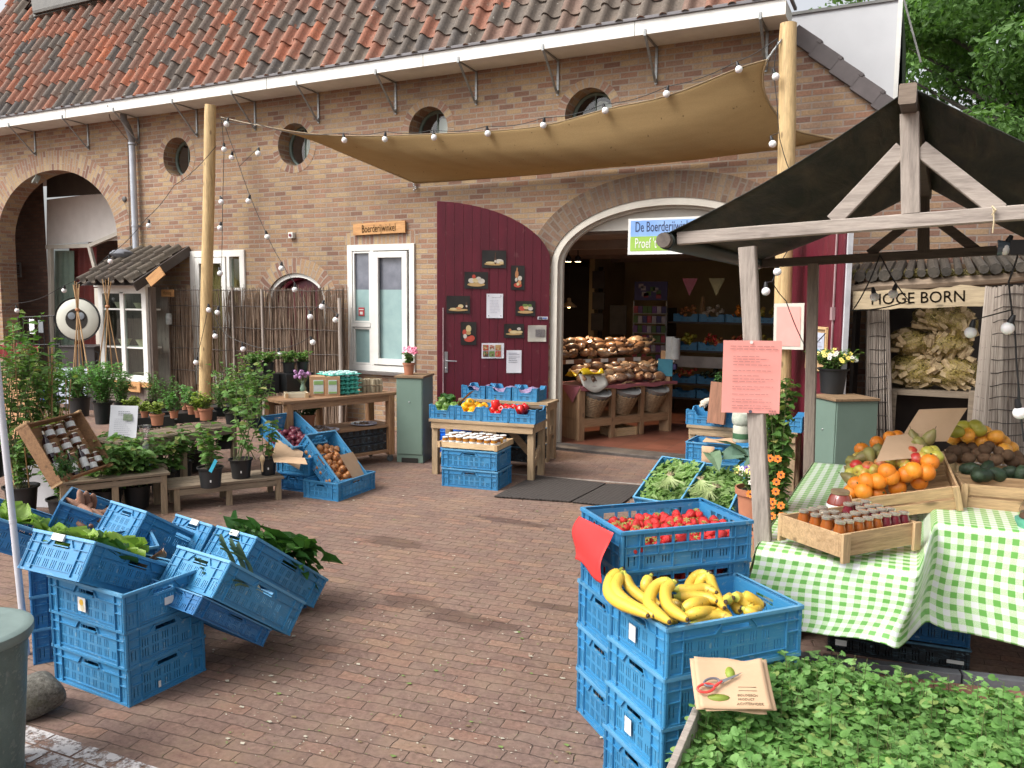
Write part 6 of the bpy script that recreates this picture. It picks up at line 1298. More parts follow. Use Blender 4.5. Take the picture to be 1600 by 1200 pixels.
for px, py, z in sorted([(1484, 716, .98), (1497, 714, .97), (1513, 716, .98), (1538, 716, .98), (1556, 719, .98), (1580, 720, .97), (1592, 722, .96), (1490, 704, 1.02), (1504, 698, 1.02), (1521, 700, 1.02), (1521, 690, 1.04), (1545, 698, 1.04), (1539, 702, 1.03), (1562, 706, 1.02), (1574, 711, 1.01), (1528, 708, 1.0), (1508, 706, 1.0), (1475, 714, .98), (1588, 712, .98), (1605, 718, .96)]):
 put(KIW, 'kiwi', nth('k')+' brown kiwi from the left in the crate behind the avocados', 'kiwi', T(*G(px, py, z)) @ rr(), 'kiwis in the pine crate', 1.15)
for px, py, z in sorted([(1489, 684, 1.07), (1498, 690, 1.04), (1512, 680, 1.10), (1500, 676, 1.1), (1528, 678, 1.07), (1548, 686, 1.07), (1556, 682, 1.10), (1566, 690, 1.06), (1570, 703, 1.03), (1535, 690, 1.06), (1515, 690, 1.05), (1579, 700, 1.02), (1540, 676, 1.08)]):
 put(MAN, 'grapefruit', nth('g')+' orange yellow grapefruit from the left behind the kiwis', 'grapefruit', T(*G(px, py, z)) @ rr(), 'grapefruit behind the kiwis', .92)
for px, py, z in [(1492, 674, 1.12), (1506, 667, 1.14), (1524, 666, 1.15), (1530, 672, 1.13)]: put(LEMO, 'melon', nth('m')+' green yellow melon from the left on top of the grapefruit heap', 'melon', T(*G(px, py, z)) @ rr(.3), 'green yellow melons on top of the heap', 1.1)
for px, py in [(1515, 733), (1528, 741), (1536, 742), (1542, 733), (1558, 741), (1576, 739), (1596, 742)]: put(AVO, 'avocado', nth('v')+' dark green avocado from the left in the pale pine crate', 'avocado', T(*G(px, py, .94)) @ rr(), 'avocados in the pine crate', 1.15)
q = MB(); q.lathe([(0, 0), (.06, 0), (.075, .03), (.077, .045)], 18, 0); q.ball((0, 0, .085), .06, 12, 8, 1, sq=(1, .8, 1.1), wob=.06); q.lathe([(.055, .045), (.06, .05), (.055, .075)], 14, 2)
tag(q.build('gift_bowl', [mat('mint_plastic', (.12, .42, .30)), glass('cellophane'), mat('jar_brown', (.10, .05, .03))], loc=G(1604, 828, .80)+Vector((.03, .05, 0)), angle=40), 'mint green bowl with a wrapped jar at the right picture edge', 'bowl')
def gingham():
 m, n, b = new_mat('gingham'); t = n.nodes.new('ShaderNodeTexCoord'); s = n.nodes.new('ShaderNodeSeparateXYZ'); n.links.new(t.outputs['UV'], s.inputs[0])
 def st(o, ph): 
  f = math_(n, 'FRACT', math_(n, 'ADD', math_(n, 'DIVIDE', o, .056), ph)); return math_(n, 'LESS_THAN', f, .5)
 a, c = st(s.outputs[0], .1), st(s.outputs[1], .3); k = math_(n, 'MULTIPLY', math_(n, 'ADD', a, c), .5)
 fz = noise(n, 300, 2, t.outputs['UV']); mid = mixc(n, ramp(n, fz, [(.45, (0,)*3), (.55, (1,)*3)]), (.44, .64, .34), (.60, .74, .52))
 col = mixc(n, math_(n, 'GREATER_THAN', k, .25), (.72, .74, .74), mid); col = mixc(n, math_(n, 'GREATER_THAN', k, .75), col, (.15, .40, .09))
 n.links.new(col, b.inputs['Base Color']); b.inputs['Roughness'].default_value = .28; b.inputs['Specular IOR Level'].default_value = .5
 bump(n, b, noise(n, 7, 3, t.outputs['UV'], .6, .5), .35, .012); return m
def uvgrid(name, fn, uvf, nu, nv, mt, label, cat):
 me = bpy.data.meshes.new(name); vs = [tuple(fn(i/nu, j/nv)) for j in range(nv+1) for i in range(nu+1)]
 fs = [(j*(nu+1)+i, j*(nu+1)+i+1, (j+1)*(nu+1)+i+1, (j+1)*(nu+1)+i) for j in range(nv) for i in range(nu)]
 me.from_pydata(vs, [], fs); me.materials.append(mt); me.shade_smooth(); l = me.uv_layers.new(name='UVMap'); uv = [uvf(i/nu, j/nv) for j in range(nv+1) for i in range(nu+1)]
 l.data.foreach_set('uv', [c for f in fs for k in f for c in uv[k]]); o = bpy.data.objects.new(name, me); COL.objects.link(o); s = o.modifiers.new('s', 'SOLIDIFY'); s.thickness = .0015; return tag(o, label, cat)
X0, X1, YF, YK = -.62, 1.55, 3.80, 6.12
def ss(a, b_, x): t = min(1, max(0, (x-a)/(b_-a))); return t*t*(3-2*t)
def cloth(u, v):
 """v: 0 far edge of the top ... .55 front edge ... 1 hem; u: 0 hem on the left side ... 1 right"""
 x = X0-.0+(X1-X0)*u
 step = ss(.05, .13, x)                    # the right part lies over a raised board
 yfr = YF+.02*0+(.52*step)                  # front edge set back where it is raised
 zt_ = .70+.10*step
 if v < .55:
  y = YK+(yfr-YK)*(v/.55); z = zt_ if y < 5.2 else zt_+(.70-zt_)*ss(5.2, 5.6, y); z += .002*math.sin(x*9+y*5)
  return Vector((x, y, z))
 t = (v-.55)/.45; hem = .35+.055*ss(-.6, -.05, x)-.10*ss(.0, .22, x)-.04*ss(.3, .8, x)
 z = zt_-.012*(t > 0)-(zt_-hem)*t
 fold = .024*math.sin(x*8.5+2)*t+.009*math.sin(x*21)*t*t-.035*t*ss(-.35, .12, x)*(1-ss(.12, .5, x))*math.sin(t*PI)
 y = yfr-.025-.05*t-fold
 xx = x-.05*t*(1-step)+.02*math.sin(t*5+x*7)*t
 return Vector((xx, y, z))
def clothuv(u, v):
 x = X0+(X1-X0)*u; return (x*1.0, (v/.55*(YK-YF)) if v < .55 else ((YK-YF)+(v-.55)/.45*.47+.0))
uvgrid('tablecloth', cloth, clothuv, 150, 110, gingham(), 'green and white chequered oilcloth draped over the fruit table', 'tablecloth')
def flap(u, v):
 y = YF+.02+(YK-YF-.02)*u; t = v; hem = .40
 return Vector((X0-.01-.04*t-.02*math.sin(y*7)*t, y-.03*t, .70-.3*t*(1-.3*u)))
uvgrid('tablecloth_flap', flap, lambda u, v: (u*2.3, v*.3), 60, 14, MATS.get('gingham') or bpy.data.materials['gingham'], 'left side drop of the green chequered oilcloth', 'tablecloth')
ft = thing('trestle_table', 'plain board table hidden beneath the green chequered cloth', 'table', ((X0+X1)/2, 5.0, 0))
q = MB(); q.b2((X0+.01, YF+.01, .665), (.06, YF+.53, .692)); q.b2((X0+.01, YF+.531, .665), (X1, YK, .692)); q.b2((.13, YF+.56, .70), (X1, 5.2, .787)); q.build('tabletop', M_TABX, ft, world=True, smooth=False)
for x in (X0+.1, X1-.1):
 for y in (YF+.35, YK-.1): q = MB(); q.beam((x, y, 0), (x, y, .664), .06, .06); q.build('leg', M_TABW, ft, world=True, smooth=False)
# ================================================================== PLANTS
random.seed(99)
M_LEAF = leafmat('garden_leaf', [(.06, .14, .03), (.09, .19, .045), (.12, .24, .06), (.10, .21, .05), (.15, .28, .07), (.17, .31, .09), (.12, .22, .06), (.20, .30, .08), (.26, .24, .08)], trans=.3); M_LEAFD = leafmat('dark_leaf', [(.025, .07, .02), (.04, .10, .025), (.06, .14, .035)], trans=.2); M_LEAFY = leafmat('yellow_leaf', [(.20, .28, .05), (.30, .36, .06), (.14, .22, .05)], trans=.3); M_HERB = leafmat('herb_leaf', [(.08, .20, .05), (.12, .27, .07), (.15, .32, .09)], trans=.3); M_BLUEG = leafmat('leek_green', [(.08, .15, .12), (.12, .20, .14), (.16, .24, .14)], trans=.15)
M_STEM = mat('plant_stem', (.12, .16, .05), (.09, .10, .04)); M_SOIL = mat('soil', (.045, .03, .02), (.02, .014, .01), vs=40, bmp=.6, rough=.95)
M_TERRA = mat('terracotta', (.42, .17, .09), (.33, .13, .075), rough=.8, vs=6, objr=.15); M_BPOT = mat('black_pot', (.020, .021, .023), (.013, .014, .015), rough=.45, objr=.3)
def leaf(mb, p, d, L, wd, m=0, n=None, droop=.25, lobe=0):
 """six sided leaf with a folded midrib"""
 d = d.normalized(); s_ = d.cross(n or Vector((random.gauss(0, .4), random.gauss(0, .4), 1))); 
 if s_.length < .01: s_ = d.orthogonal()
 s_.normalize(); u = s_.cross(d); w_ = wd/2
 mb.add([p, p+d*L*.3+s_*w_+u*w_*.3, p+d*L*.7+s_*w_*.75+u*(w_*.2-L*droop*.4), p+d*L-u*L*droop, p+d*L*.7-s_*w_*.75+u*(w_*.2-L*droop*.4), p+d*L*.3-s_*w_+u*w_*.3, p+d*L*.55-u*L*droop*.22], [(0, 1, 6), (1, 2, 6), (2, 3, 6), (3, 4, 6), (4, 5, 6), (5, 0, 6)], m)
def bush(h, r, stems, per, L, wd, lean=.5, compound=0, m=0, sm=1, up=.4):
 mb = MB(); per = int(per*1.35); stems = int(stems*1.3)+1; L *= 1.12; wd *= 1.15
 for i in range(stems):
  a = random.uniform(0, 6.28); ln = random.uniform(.1, 1)*lean; hh = h*random.uniform(.6, 1.05); q0 = Vector((random.uniform(-.3, .3)*r, random.uniform(-.3, .3)*r, 0))
  tip = Vector((math.cos(a)*r*ln*1.3, math.sin(a)*r*ln*1.3, hh)); mid = q0.lerp(tip, .5)+Vector((random.gauss(0, .1)*r, random.gauss(0, .1)*r, .06*h))
  pts = [samp([q0, mid, tip], t/5) for t in range(6)]; mb.tube(pts, [.0045, .004, .0035, .003, .0025, .0015], 5, sm, caps=False)
  for k in range(per):
   t = .15+.85*(k+random.random())/per; p = samp([q0, mid, tip], t); b_ = random.uniform(0, 6.28); d = Vector((math.cos(b_), math.sin(b_), random.uniform(-.2, up)))
   if compound:
    st = p+d*L*.9
    mb.tube([p, st], .0012, 4, sm, caps=False)
    for c_ in (0, 1, -1): leaf(mb, st-d*L*(.25 if c_ else 0), (Matrix.Rotation(c_*1.1, 3, 'Z') @ d), L*random.uniform(.75, 1.1), wd*random.uniform(.8, 1.1), m)
   else: leaf(mb, p, d, L*random.uniform(.6, 1.2), wd*random.uniform(.7, 1.2), m)
 return mb
def pot_mesh(r, h, rim=.12):
 mb = MB(); mb.lathe([(0, 0), (r*.76, 0), (r*.92, h*(1-rim)), (r*.93, h*(1-rim)), (r*1.04, h*(1-rim)), (r*1.07, h), (r*.98, h), (r*.95, h*.9), (0, h*.88)], 20); return mb
def potted(label, P, r, h, fol, pm, fm, cat='potted plant', name='potted_plant', soil=True, tags=0, group=None, extra=None):
 t = thing(name, label, cat, P, random.uniform(0, 6), group=group)
 pot_mesh(r, h, .16 if pm == M_TERRA else .07).build('pot', pm, t, angle=40)
 if soil: q = MB(); q.lathe([(r*.96, h*.9), (r*.5, h*.93), (0, h*.91)], 14); q.build('soil', M_SOIL, t)
 if fol: fol.add([], []); o = fol.build('foliage', fm if isinstance(fm, list) else [fm, M_STEM], t, smooth=False, loc=(0, 0, h*.9))
 return t
def tall(h, n, L=.07, wd=.05): return bush(h, h*.35, n, 11, L, wd, .7, 0)
def PZ(px, py, z): return G(px, py, z)
for i, (px, py, h, n, L) in enumerate([(170, 800, .42, 9, .075), (215, 792, .45, 10, .075), (255, 770, .40, 9, .07), (150, 770, .35, 8, .06), (100, 815, .30, 7, .055), (130, 790, .3, 7, .055), (190, 745, .4, 8, .065), (235, 745, .42, 8, .065), (283, 752, .34, 8, .06), (140, 748, .3, 8, .055), (205, 770, .4, 9, .07), (300, 735, .36, 7, .06)]):
 p = PZ(px, py, .02); lb = ['leafy raspberry plant behind the tilted crates, left of the row', 'leafy raspberry plant behind the tilted crates, in the middle', 'leafy raspberry plant behind the tilted crates, nearest the bench leg', 'low leafy plant between the wine crate and the raspberry plants', 'small leafy plant just behind the carrots', 'small leafy plant right of the carrots', 'bushy plant under the cellophane gift bag', 'bushy plant in front of the black trays', 'leafy plant between the middle bench and the low bench', 'small leafy plant below the wine crate', 'dense leafy plant in the middle of the berry plants', 'leafy plant just left of the twiggy black pot'][i]
 potted(lb, p, .12, .20, bush(h, h*.55, n, 9, L, L*.62, .9, 1 if i in (0, 1, 2, 6, 7) else 0), M_BPOT, [M_LEAF, M_STEM], group='potted berry plants at the left')
M_BEN = wood('bench_board', (.25, .19, .13), (.15, .115, .08), 'x'); M_BENZ = wood('bench_leg', (.30, .22, .14), (.19, .14, .09), 'z')
def plank_bench(label, A, B, wd, z, legs=True, n=3, name='plank_bench'):
 A, B = Vector((A.x, A.y, 0)), Vector((B.x, B.y, 0)); u = (B-A).normalized(); v = Vector((-u.y, u.x, 0)); L = (B-A).length; t = thing(name, label, 'bench', (A+B)/2+v*wd/2, math.atan2(u.y, u.x))
 for k in range(n): q = MB(); q.box((random.uniform(-.02, .02), -wd/2+(k+.5)*wd/n, z-.012), (L+.06, wd/n-.012, .022)); q.build('plank', M_BEN, t, smooth=False, bevel=.002)
 for x in (-L/2+.03, 0, L/2-.03):
  for s in (-1, 1): q = MB(); q.beam((x, s*(wd/2-.04), 0), (x, s*(wd/2-.04), z-.024), .05, .05); q.build('leg', M_BENZ, t, smooth=False)
 q = MB(); q.box((0, -wd/2+.02, z-.055), (L-.1, .02, .05)); q.build('rail', M_BEN, t, smooth=False); return t
A, B = G(272, 800), G(442, 781); zb = ZAT(B.x, B.y, 745)
plank_bench('low plank bench holding three black pots', A, B, .42, zb)
A2, B2 = G(330, 745), G(418, 722); 
uB = Vector(((B-A).x, (B-A).y, 0)).normalized(); vB = Vector((-uB.y, uB.x, 0))
zs2 = .66; A3, B3 = G(195, 692, zs2-.1), G(372, 664, zs2-.1); plank_bench('higher plank bench with black trays and terracotta pots', A3, B3, .45, zs2-.1)
A4, B4 = G(92, 752, .38), G(262, 735, .38); plank_bench('middle plank bench with the wine crate and gift bag', A4, B4, .45, .36)
for (px, py, w_, hpx, lb, h, n, fm) in ((333, 765, 41, 34, 'black pot with a twiggy plant and a turquoise tag on the low bench', .40, 6, M_LEAF), (381, 750, 38, 32, 'black pot with a tall leafy climber on the low bench', .85, 7, M_LEAF), (424, 745, 29, 28, 'black pot with a wooden scoop and thin plant at the end of the low bench', .42, 3, M_LEAF)):
 p = G(px, py, zb+.001); d = (p-EYE).dot(FW); r = w_/2*d/FL/1.05
 t = potted(lb, p+vB*.12, r, hpx*d/FL*.95, bush(h, h*.38, n, 9, .075, .055, .8, 0), M_BPOT, [fm, M_STEM], group='black pots on the low bench')
 q = MB(); q.box((0, 0, 0), (.012, .002, .02)); s = q.build('price_tag', M_TAG, t, smooth=False); dv = (EYE-t.location); dv.z = 0; dv = Matrix.Rotation(-t.rotation_euler.z, 3, 'Z') @ dv.normalized(); s.location = dv*(r*.98)+Vector((0, 0, .07)); s.rotation_euler = (0, 0, math.atan2(dv.y, dv.x)+PI/2)
p = G(333, 728, zb+.22); q = MB(); q.box((0, 0, 0), (.03, .002, .12)); t = q.build('plant_label', mat('turquoise', (.03, .38, .55)), loc=p, rot=(0, .5, .3), smooth=False); tag(t, 'bright turquoise plant tag stuck in the twiggy black pot', 'plant tag')
p = G(410, 727, zb+.13); q = MB(); q.tube([(0, 0, -.06), (0, 0, .0), (0, 0, .05)], [.008, .009, .02], 8); q.ball((0, 0, .06), .03, 10, 8, sq=(1, .5, 1.2)); tag(q.build('wooden_scoop', mat('scoop_wood', (.45, .33, .19)), loc=p), 'wooden scoop standing in the black pot at the bench end', 'scoop')
for k, (px, py, L) in enumerate(((225, 668, .55), (290, 660, .6), (340, 650, .42))):
 p = G(px, py, zs2-.098); q = MB(); 
 for s in (-1, 1): q.box((0, s*.17, .05), (L, .01, .10)); q.box((s*L/2, 0, .05), (.01, .34, .10))
 q.box((0, 0, .006), (L, .34, .01)); q.box((0, 0, .085), (L-.02, .33, .01)); q.box((-.1, -.177, .05), (.03, .002, .02), 1)
 o = q.build('nursery_tray', [M_BPOT, M_TAG], loc=p+vB*.14, rot=(0, 0, math.atan2(uB.y, uB.x)), smooth=False); tag(o, ('left', 'middle', 'right')[k]+' one of the black nursery trays under the terracotta pots', 'tray', 'black nursery trays')
for k, (px, py, w_, h, fm, lb) in enumerate([(246, 664, 23, .12, M_LEAFY, 'whitish terracotta pot with a small seedling at the front of the trays'), (272, 653, 15, .22, M_HERB, 'narrow terracotta pot with feathery herbs'), (301, 647, 18, .16, M_LEAF, 'terracotta pot with pale leaves behind the other pots'), (311, 652, 15, .14, M_LEAFY, 'terracotta pot left of the largest one, with a white tag'), (322, 656, 24, .17, M_LEAFY, 'largest terracotta pot with yellow green leaves'), (206, 650, 15, .13, M_LEAFY, 'terracotta pot with yellow flowers near the white leaflet'), (226, 652, 13, .10, M_LEAFY, 'small terracotta pot between the seedling pots'), (290, 640, 14, .2, M_HERB, 'hidden terracotta pot at the back of the trays')]):
 p = G(px, py, zs2); d = (p-EYE).dot(FW); r = w_/2*d/FL/1.07; potted(lb, p, r, r*1.65, bush(h, h*.6, 11, 10, .035, .024, .9), M_TERRA, [fm, M_STEM], group='terracotta pots on the black trays')
for k, (px, py, w_, h, lb) in enumerate([(262, 648, 24, .36, 'feathery dark herb in a black pot behind the terracotta pots'), (240, 640, 26, .34, 'bushy herb behind the small seedling pots'), (345, 650, 22, .3, 'weedy black pot right of the largest terracotta pot'), (365, 662, 30, .42, 'leafy strawberry plant in front of the wattle fence'), (385, 655, 26, .62, 'tall leafy climber in front of the fence, left of the workbench'), (398, 668, 26, .55, 'leafy climber beside the workbench leg'), (352, 700, 34, .12, 'wide black bowl of yellow flowering seedlings under the tray bench')]):
 p = G(px, py, zs2-.1 if k < 6 else .32); d = (p-EYE).dot(FW); r = w_/2*d/FL/1.07; potted(lb, p, r, r*1.3 if k < 6 else r*.8, bush(h, h*.5, 14, 12, .05 if k > 2 else .03, .035 if k > 2 else .012, .8), M_BPOT, [M_HERB if k < 3 else M_LEAF, M_STEM], group='black pots around the tray bench')
for (px, py, w_, hp, h, rr_, n, fm, lb, sz_) in [(162, 662, 30, .24, .44, .22, 34, M_HERB, 'bushy bright green oregano in a dark square pot', .05), (125, 650, 34, .22, .42, .26, 30, M_HERB, 'bushy green herb left of the oregano', .055), (190, 655, 22, .2, .34, .18, 20, M_HERB, 'smaller green herb right of the oregano', .045)]:
 p = G(px, py, .5); d = (p-EYE).dot(FW); r = w_/2*d/FL; potted(lb, p, r, hp, bush(h, rr_, n, 16, sz_, sz_*.45, 1.0), M_BPOT, [fm, M_STEM], group='bushy herbs behind the wine crate')
for (px, py, h, n, lb, L, fm) in [(60, 720, .95, 16, 'tall leafy shrub tied to bamboo canes at the left edge', .07, M_LEAF), (20, 730, 1.15, 16, 'tallest leafy shrub at the left picture edge', .07, M_LEAF), (-15, 745, 1.2, 14, 'leafy shrub cut off by the left picture edge', .07, M_LEAF), (35, 800, .5, 10, 'low leafy plant at the foot of the white planter', .06, M_LEAF), (88, 700, .62, 9, 'reddish leafed shrub beside the pale board', .08, M_LEAF)]:
 p = G(px, py, .35 if py < 790 else .1); t = potted(lb, p, .13, .22, bush(h, h*.32, n, 15, L, L*.6, .9), M_BPOT, [fm, M_STEM], group='shrubs at the left edge')
 q = MB()
 for k in range(3): a = random.uniform(-.12, .12); q.tube([(a, random.uniform(-.1, .1), .1), (a*1.3, random.uniform(-.1, .1), h*1.1)], .005, 6)
 q.build('bamboo_cane', mat('bamboo', (.42, .26, .12), (.34, .20, .09)), t)
p = G(40, 795, .0); p.z = 0; t = thing('square_planter', 'white square planter behind the carrot crate', 'planter', p+Vector((.0, .25, 0)), .4)
q = MB(); q.box((0, 0, .19), (.36, .36, .38)); q.box((0, 0, .385), (.30, .30, .012), 1); q.build('tub', [mat('white_planter', (.62, .63, .66), (.5, .5, .52), vs=3), M_SOIL], t, smooth=False, bevel=.008)
bush(.42, .2, 12, 11, .06, .045, 1.1).build('foliage', [M_LEAFY, M_STEM], t, smooth=False, loc=(0, 0, .38))
q = MB()
for k in range(6): q.tube([(random.uniform(-.1, .1), random.uniform(-.1, .1), .38), (random.uniform(-.14, .14), random.uniform(-.1, .1), .85)], .005, 6)
q.build('bamboo_cane', MATS['bamboo'], t)
def wigwam(label, ap, ya, bots, knot):
 a = W(ap[0], ap[1], ya); t = thing('cane_wigwam', label, 'plant support', a, group='bamboo wigwams'); q = MB(); k_ = W(knot[0], knot[1], ya)
 for (px, py, dy) in bots:
  b_ = W(px, py, ya+dy); top = k_+(k_-b_).normalized()*(a-k_).length*random.uniform(.8, 1.1); q.tube([b_-a, k_-a+Vector((random.uniform(-.012, .012), 0, 0)), top-a], [.008, .008, .006], 6)
 q.build('canes', MATS['bamboo'], t); q = MB(); q.ball(tuple(k_-a), .032, 10, 6, wob=.15, sq=(1, 1, .8)); q.build('twine', mat('orange_twine', (.38, .16, .06)), t)
wigwam('cane wigwam in front of the round white lamp', (121, 440), 7.0, ((113, 600, -.2), (118, 600, .2), (125, 610, 0), (133, 600, .2), (141, 600, -.2)), (121, 484))
wigwam('cane wigwam tied with orange twine in front of the glazed cupboard', (168, 430), 7.3, ((150, 605, .2), (163, 610, -.2), (178, 610, .2), (192, 605, 0)), (168, 479))
def frame3(bl, br_, tl):
 u = (br_-bl); L = u.length; u.normalize(); v = tl-bl; v = v-u*v.dot(u); Wd = v.length; v.normalize(); n = u.cross(v); c = bl+u*L/2+v*Wd/2
 return Matrix(((u.x, v.x, n.x, c.x), (u.y, v.y, n.y, c.y), (u.z, v.z, n.z, c.z), (0, 0, 0, 1))), L, Wd
bl_, br2 = G(96, 752, .47), G(176, 724, .47); uu_ = (br2-bl_).normalized(); hv = Vector((-uu_.y, uu_.x, 0)); MWc, Lc, Wc = frame3(bl_, br2, bl_+(hv*math.cos(rad(60))+Vector((0, 0, math.sin(rad(60)))))*.50)
MWc = MWc @ T(0, 0, -.10); woodcrate('tilted brown wooden crate of bottles and jars', MWc, Lc, Wc, .10, slat=1, mx=wood('brown_crate_wood', (.30, .165, .08), (.21, .11, .055), 'x'))
M_WINE = mat('wine_glass', (.02, .008, .015), rough=.08, coat=.5); M_JAMB = mat('brown_jam', (.12, .04, .02), rough=.12, coat=.5); M_LBLW = mat('bottle_label', (.70, .70, .68), (.5, .52, .5), vs=30)
def bottlemesh(r, h, m0, nm):
 mb = MB(); mb.lathe([(0, 0), (r, 0), (r, h*.6), (r*.8, h*.70), (r*.36, h*.8), (r*.34, h)], 16, 0); mb.lathe([(r*1.01, h*.15), (r*1.015, h*.16), (r*1.015, h*.5), (r*1.01, h*.51)], 16, 1); mb.lathe([(r*.38, h*.88), (r*.4, h*1.01), (0, h*1.01)], 12, 2); return protomesh(mb, nm, [m0, M_LBLW, M_LID], angle=50)
BO = bottlemesh(.034, .27, M_WINE, 'wine_bottle'); JB = jarmesh('jam_jar', M_JAMB, M_LID, .036, .095, M_LBLW, .88)
def onW(px, py, up=.05): n = (MWc.to_3x3() @ Vector((0, 0, 1))).normalized(); return on(px, py, MWc @ Vector((0, 0, up)), n)
Rw = MWc.to_3x3().to_4x4()
for i, (px, py) in enumerate([(94, 746), (121, 744), (137, 736), (82, 716)]): put(BO, 'wine_bottle', ['dark wine bottle lowest left in the brown crate', 'dark wine bottle in the middle of the brown crate', 'dark wine bottle right of the middle in the brown crate', 'dark wine bottle at the left side of the brown crate'][i], 'bottle', T(*onW(px, py, .04)) @ Rw @ Rz(-.25) @ Rx(-PI/2), 'dark wine bottles in the brown crate', .85)
for i, (px, py) in enumerate([(80, 678), (97, 676), (88, 706), (107, 698), (121, 689), (134, 708), (147, 728), (154, 718), (112, 664)]): put(JB, 'jam_jar', 'jam jar, white label, '+['at the upper left', 'at the top middle', 'left in the second row', 'in the middle of the second row', 'right in the second row', 'in the centre', 'at the lower right', 'against the right side', 'nearest the top edge'][i]+' of the brown crate', 'jar', T(*onW(px, py+6, .04)) @ Rw @ Rz(-.25) @ Rx(-PI/2), 'jam jars lying in the brown crate', 1.0)
bush(.3, .25, 18, 8, .05, .03, 1.2).build('x', [M_LEAFD, M_STEM])
q = bpy.data.objects['x']; q.name = 'ivy_sprigs'; q.matrix_world = T(*onW(95, 735, .10)) @ Rw; tag(q, 'leafy sprigs tucked between the bottles of the brown crate', 'sprigs'); q.scale = (.55, .55, .35)
def lf(mb): lines(mb, .2, .3, [0, 1, 2], 1, -.25, .36, .06, .2, hgt=.016); lines(mb, .2, .3, range(4, 13), 2, -.38, .36, .065, .3); R2(mb, -.005, .02, .075, .085, 3, .008)
p = G(193, 660, .70); sheet('leaflet', 'white printed leaflet with a small picture standing on the plant bench', 'notice', p, (RT+Vector((0, 0, 0))), (EYE-p), .235, .345, [M_PAPER, M_INK, M_INKL, mat('leaflet_photo', (.12, .18, .09), (.25, .28, .2), vs=60)], lf, curl=.012, roll=.16)
p = G(229, 728, .38); t = thing('gift_bag', 'clear cellophane gift bag with a white label, tied at the neck', 'gift bag', p)
q = MB(); q.lathe([(0, 0), (.055, 0), (.06, .06), (.055, .14), (.03, .21), (.012, .24), (.02, .27), (.045, .34), (.05, .36)], 14, 0, None, .12); q.build('cellophane', glass('cellophane', (.9, .88, .9), .15, .5), t, angle=30)
q = MB(); q.lathe([(0, .005), (.04, .005), (.04, .11), (.02, .13), (0, .13)], 14, 0); q.lathe([(.0405, .02), (.041, .021), (.041, .085), (.0405, .086)], 14, 1); q.build('jar', [M_WINE, M_LBLW], t)
q = MB(); q.lathe([(.014, .235), (.02, .24), (.014, .247)], 10); q.build('ribbon', mat('pink_ribbon', (.6, .35, .38)), t)
# ================================================================== WATTLE FENCE
yF = D-.24; fx0, fx1 = W(236, 500, yF).x, W(540, 500, yF).x
fence = thing('wattle_fence', 'upright brushwood fence wired to grey stakes before the windows', 'fence', ((fx0+fx1)/2, yF, 0))
M_TWIG = leafmat('twig', [(.08, .05, .035), (.15, .10, .068), (.22, .15, .105), (.34, .26, .20), (.12, .08, .055), (.18, .12, .08)], rough=.9, trans=0)
q = MB(); n = 900
for i in range(n):
 x = fx0+(fx1-fx0)*random.random(); f = (x-fx0)/(fx1-fx0); gap = 1 if (.12 < f < .42) else 0
 if gap and random.random() < .62: continue
 if .25 < f < .31 and random.random() < .5: continue
 top = 1.98+random.gauss(0, .035)-(.25*random.random() if random.random() < .2 else 0); lean = random.gauss(0, .06); y = yF+random.uniform(-.03, .03)
 q.tube([(x, y, .0), (x+lean*.5+random.gauss(0, .012), y+random.gauss(0, .012), top*.5), (x+lean, y, top)], [random.uniform(.006, .010), .006, .003], 5, caps=False)
q.build('brushwood', M_TWIG, fence, world=True)
q = MB()
for z in (.35, .7, 1.05, 1.4, 1.72, 1.96): q.tube([(fx0+(fx1-fx0)*k/24, yF-.045+random.uniform(-.006, .006), z+random.uniform(-.008, .008)) for k in range(25)], .005, 4)
q.build('wires', M_WIRE, fence, world=True)
for f, r, h in ((.02, .05, 2.0), (.985, .032, 1.86), (.33, .02, 2.02), (.62, .022, 1.98), (.47, .016, 2.0)): x = fx0+(fx1-fx0)*f; q = MB(); q.tube([(x, yF-.06, 0), (x+.015, yF-.06, h*.5), (x, yF-.055, h)], [r, r*.95, r*.85], 10); q.build('stake', M_GREYW, fence, world=True)
# ================================================================== GLAZED CUPBOARD UNDER ITS LITTLE ROOF
yc = 8.62; cx0, cx1 = W(158, 520, yc).x, W(232, 520, yc).x; cz0, cz1 = .52, 2.0
cb = thing('glazed_cupboard', 'cream glazed cupboard of crockery under a small tiled lean-to roof', 'cupboard', ((cx0+cx1)/2, yc, 0)); cw = cx1-cx0
M_OLDDK = wood('old_dark_boards', (.17, .135, .115), (.10, .08, .07), 'z')
q = MB(); frame(q, cx0, cx1, cz0, cz1, yc+.02, .10, .05); xm = (cx0+cx1)/2; q.b2((xm-.045, yc-.03, cz0+.075), (xm+.045, yc+.02, cz1-.075)); q.b2((cx0-.07, yc-.05, cz1+.002), (cx1+.05, yc+.02, cz1+.06)); q.build('frame', M_WHITE, cb, world=True, smooth=False, bevel=.003)
q = MB(); 
for z in (cz0+.52, cz0+1.12): q.b2((cx0+.075, yc-.005, z), (cx1-.075, yc+.30, z+.025))
q.build('shelf', M_WHITE, cb, world=True, smooth=False)
q = MB(); q.b2((cx0-.06, yc+.021, .1), (cx0, yc+.45, cz1)); q.b2((cx1, yc+.021, .1), (cx1+.05, yc+.12, cz1)); q.b2((cx0, yc+.38, .1), (cx1, yc+.40, cz1)); q.b2((cx0, yc+.0, .1), (cx1, yc+.02, cz0-.10)); q.build('case', M_OLDDK, cb, world=True, smooth=False)
q = MB(); q.b2((cx0+.07, yc-.002, cz0+.07), (cx1-.07, yc+.0, cz1-.07)); q.build('pane', M_GLASS, cb, world=True, smooth=False)
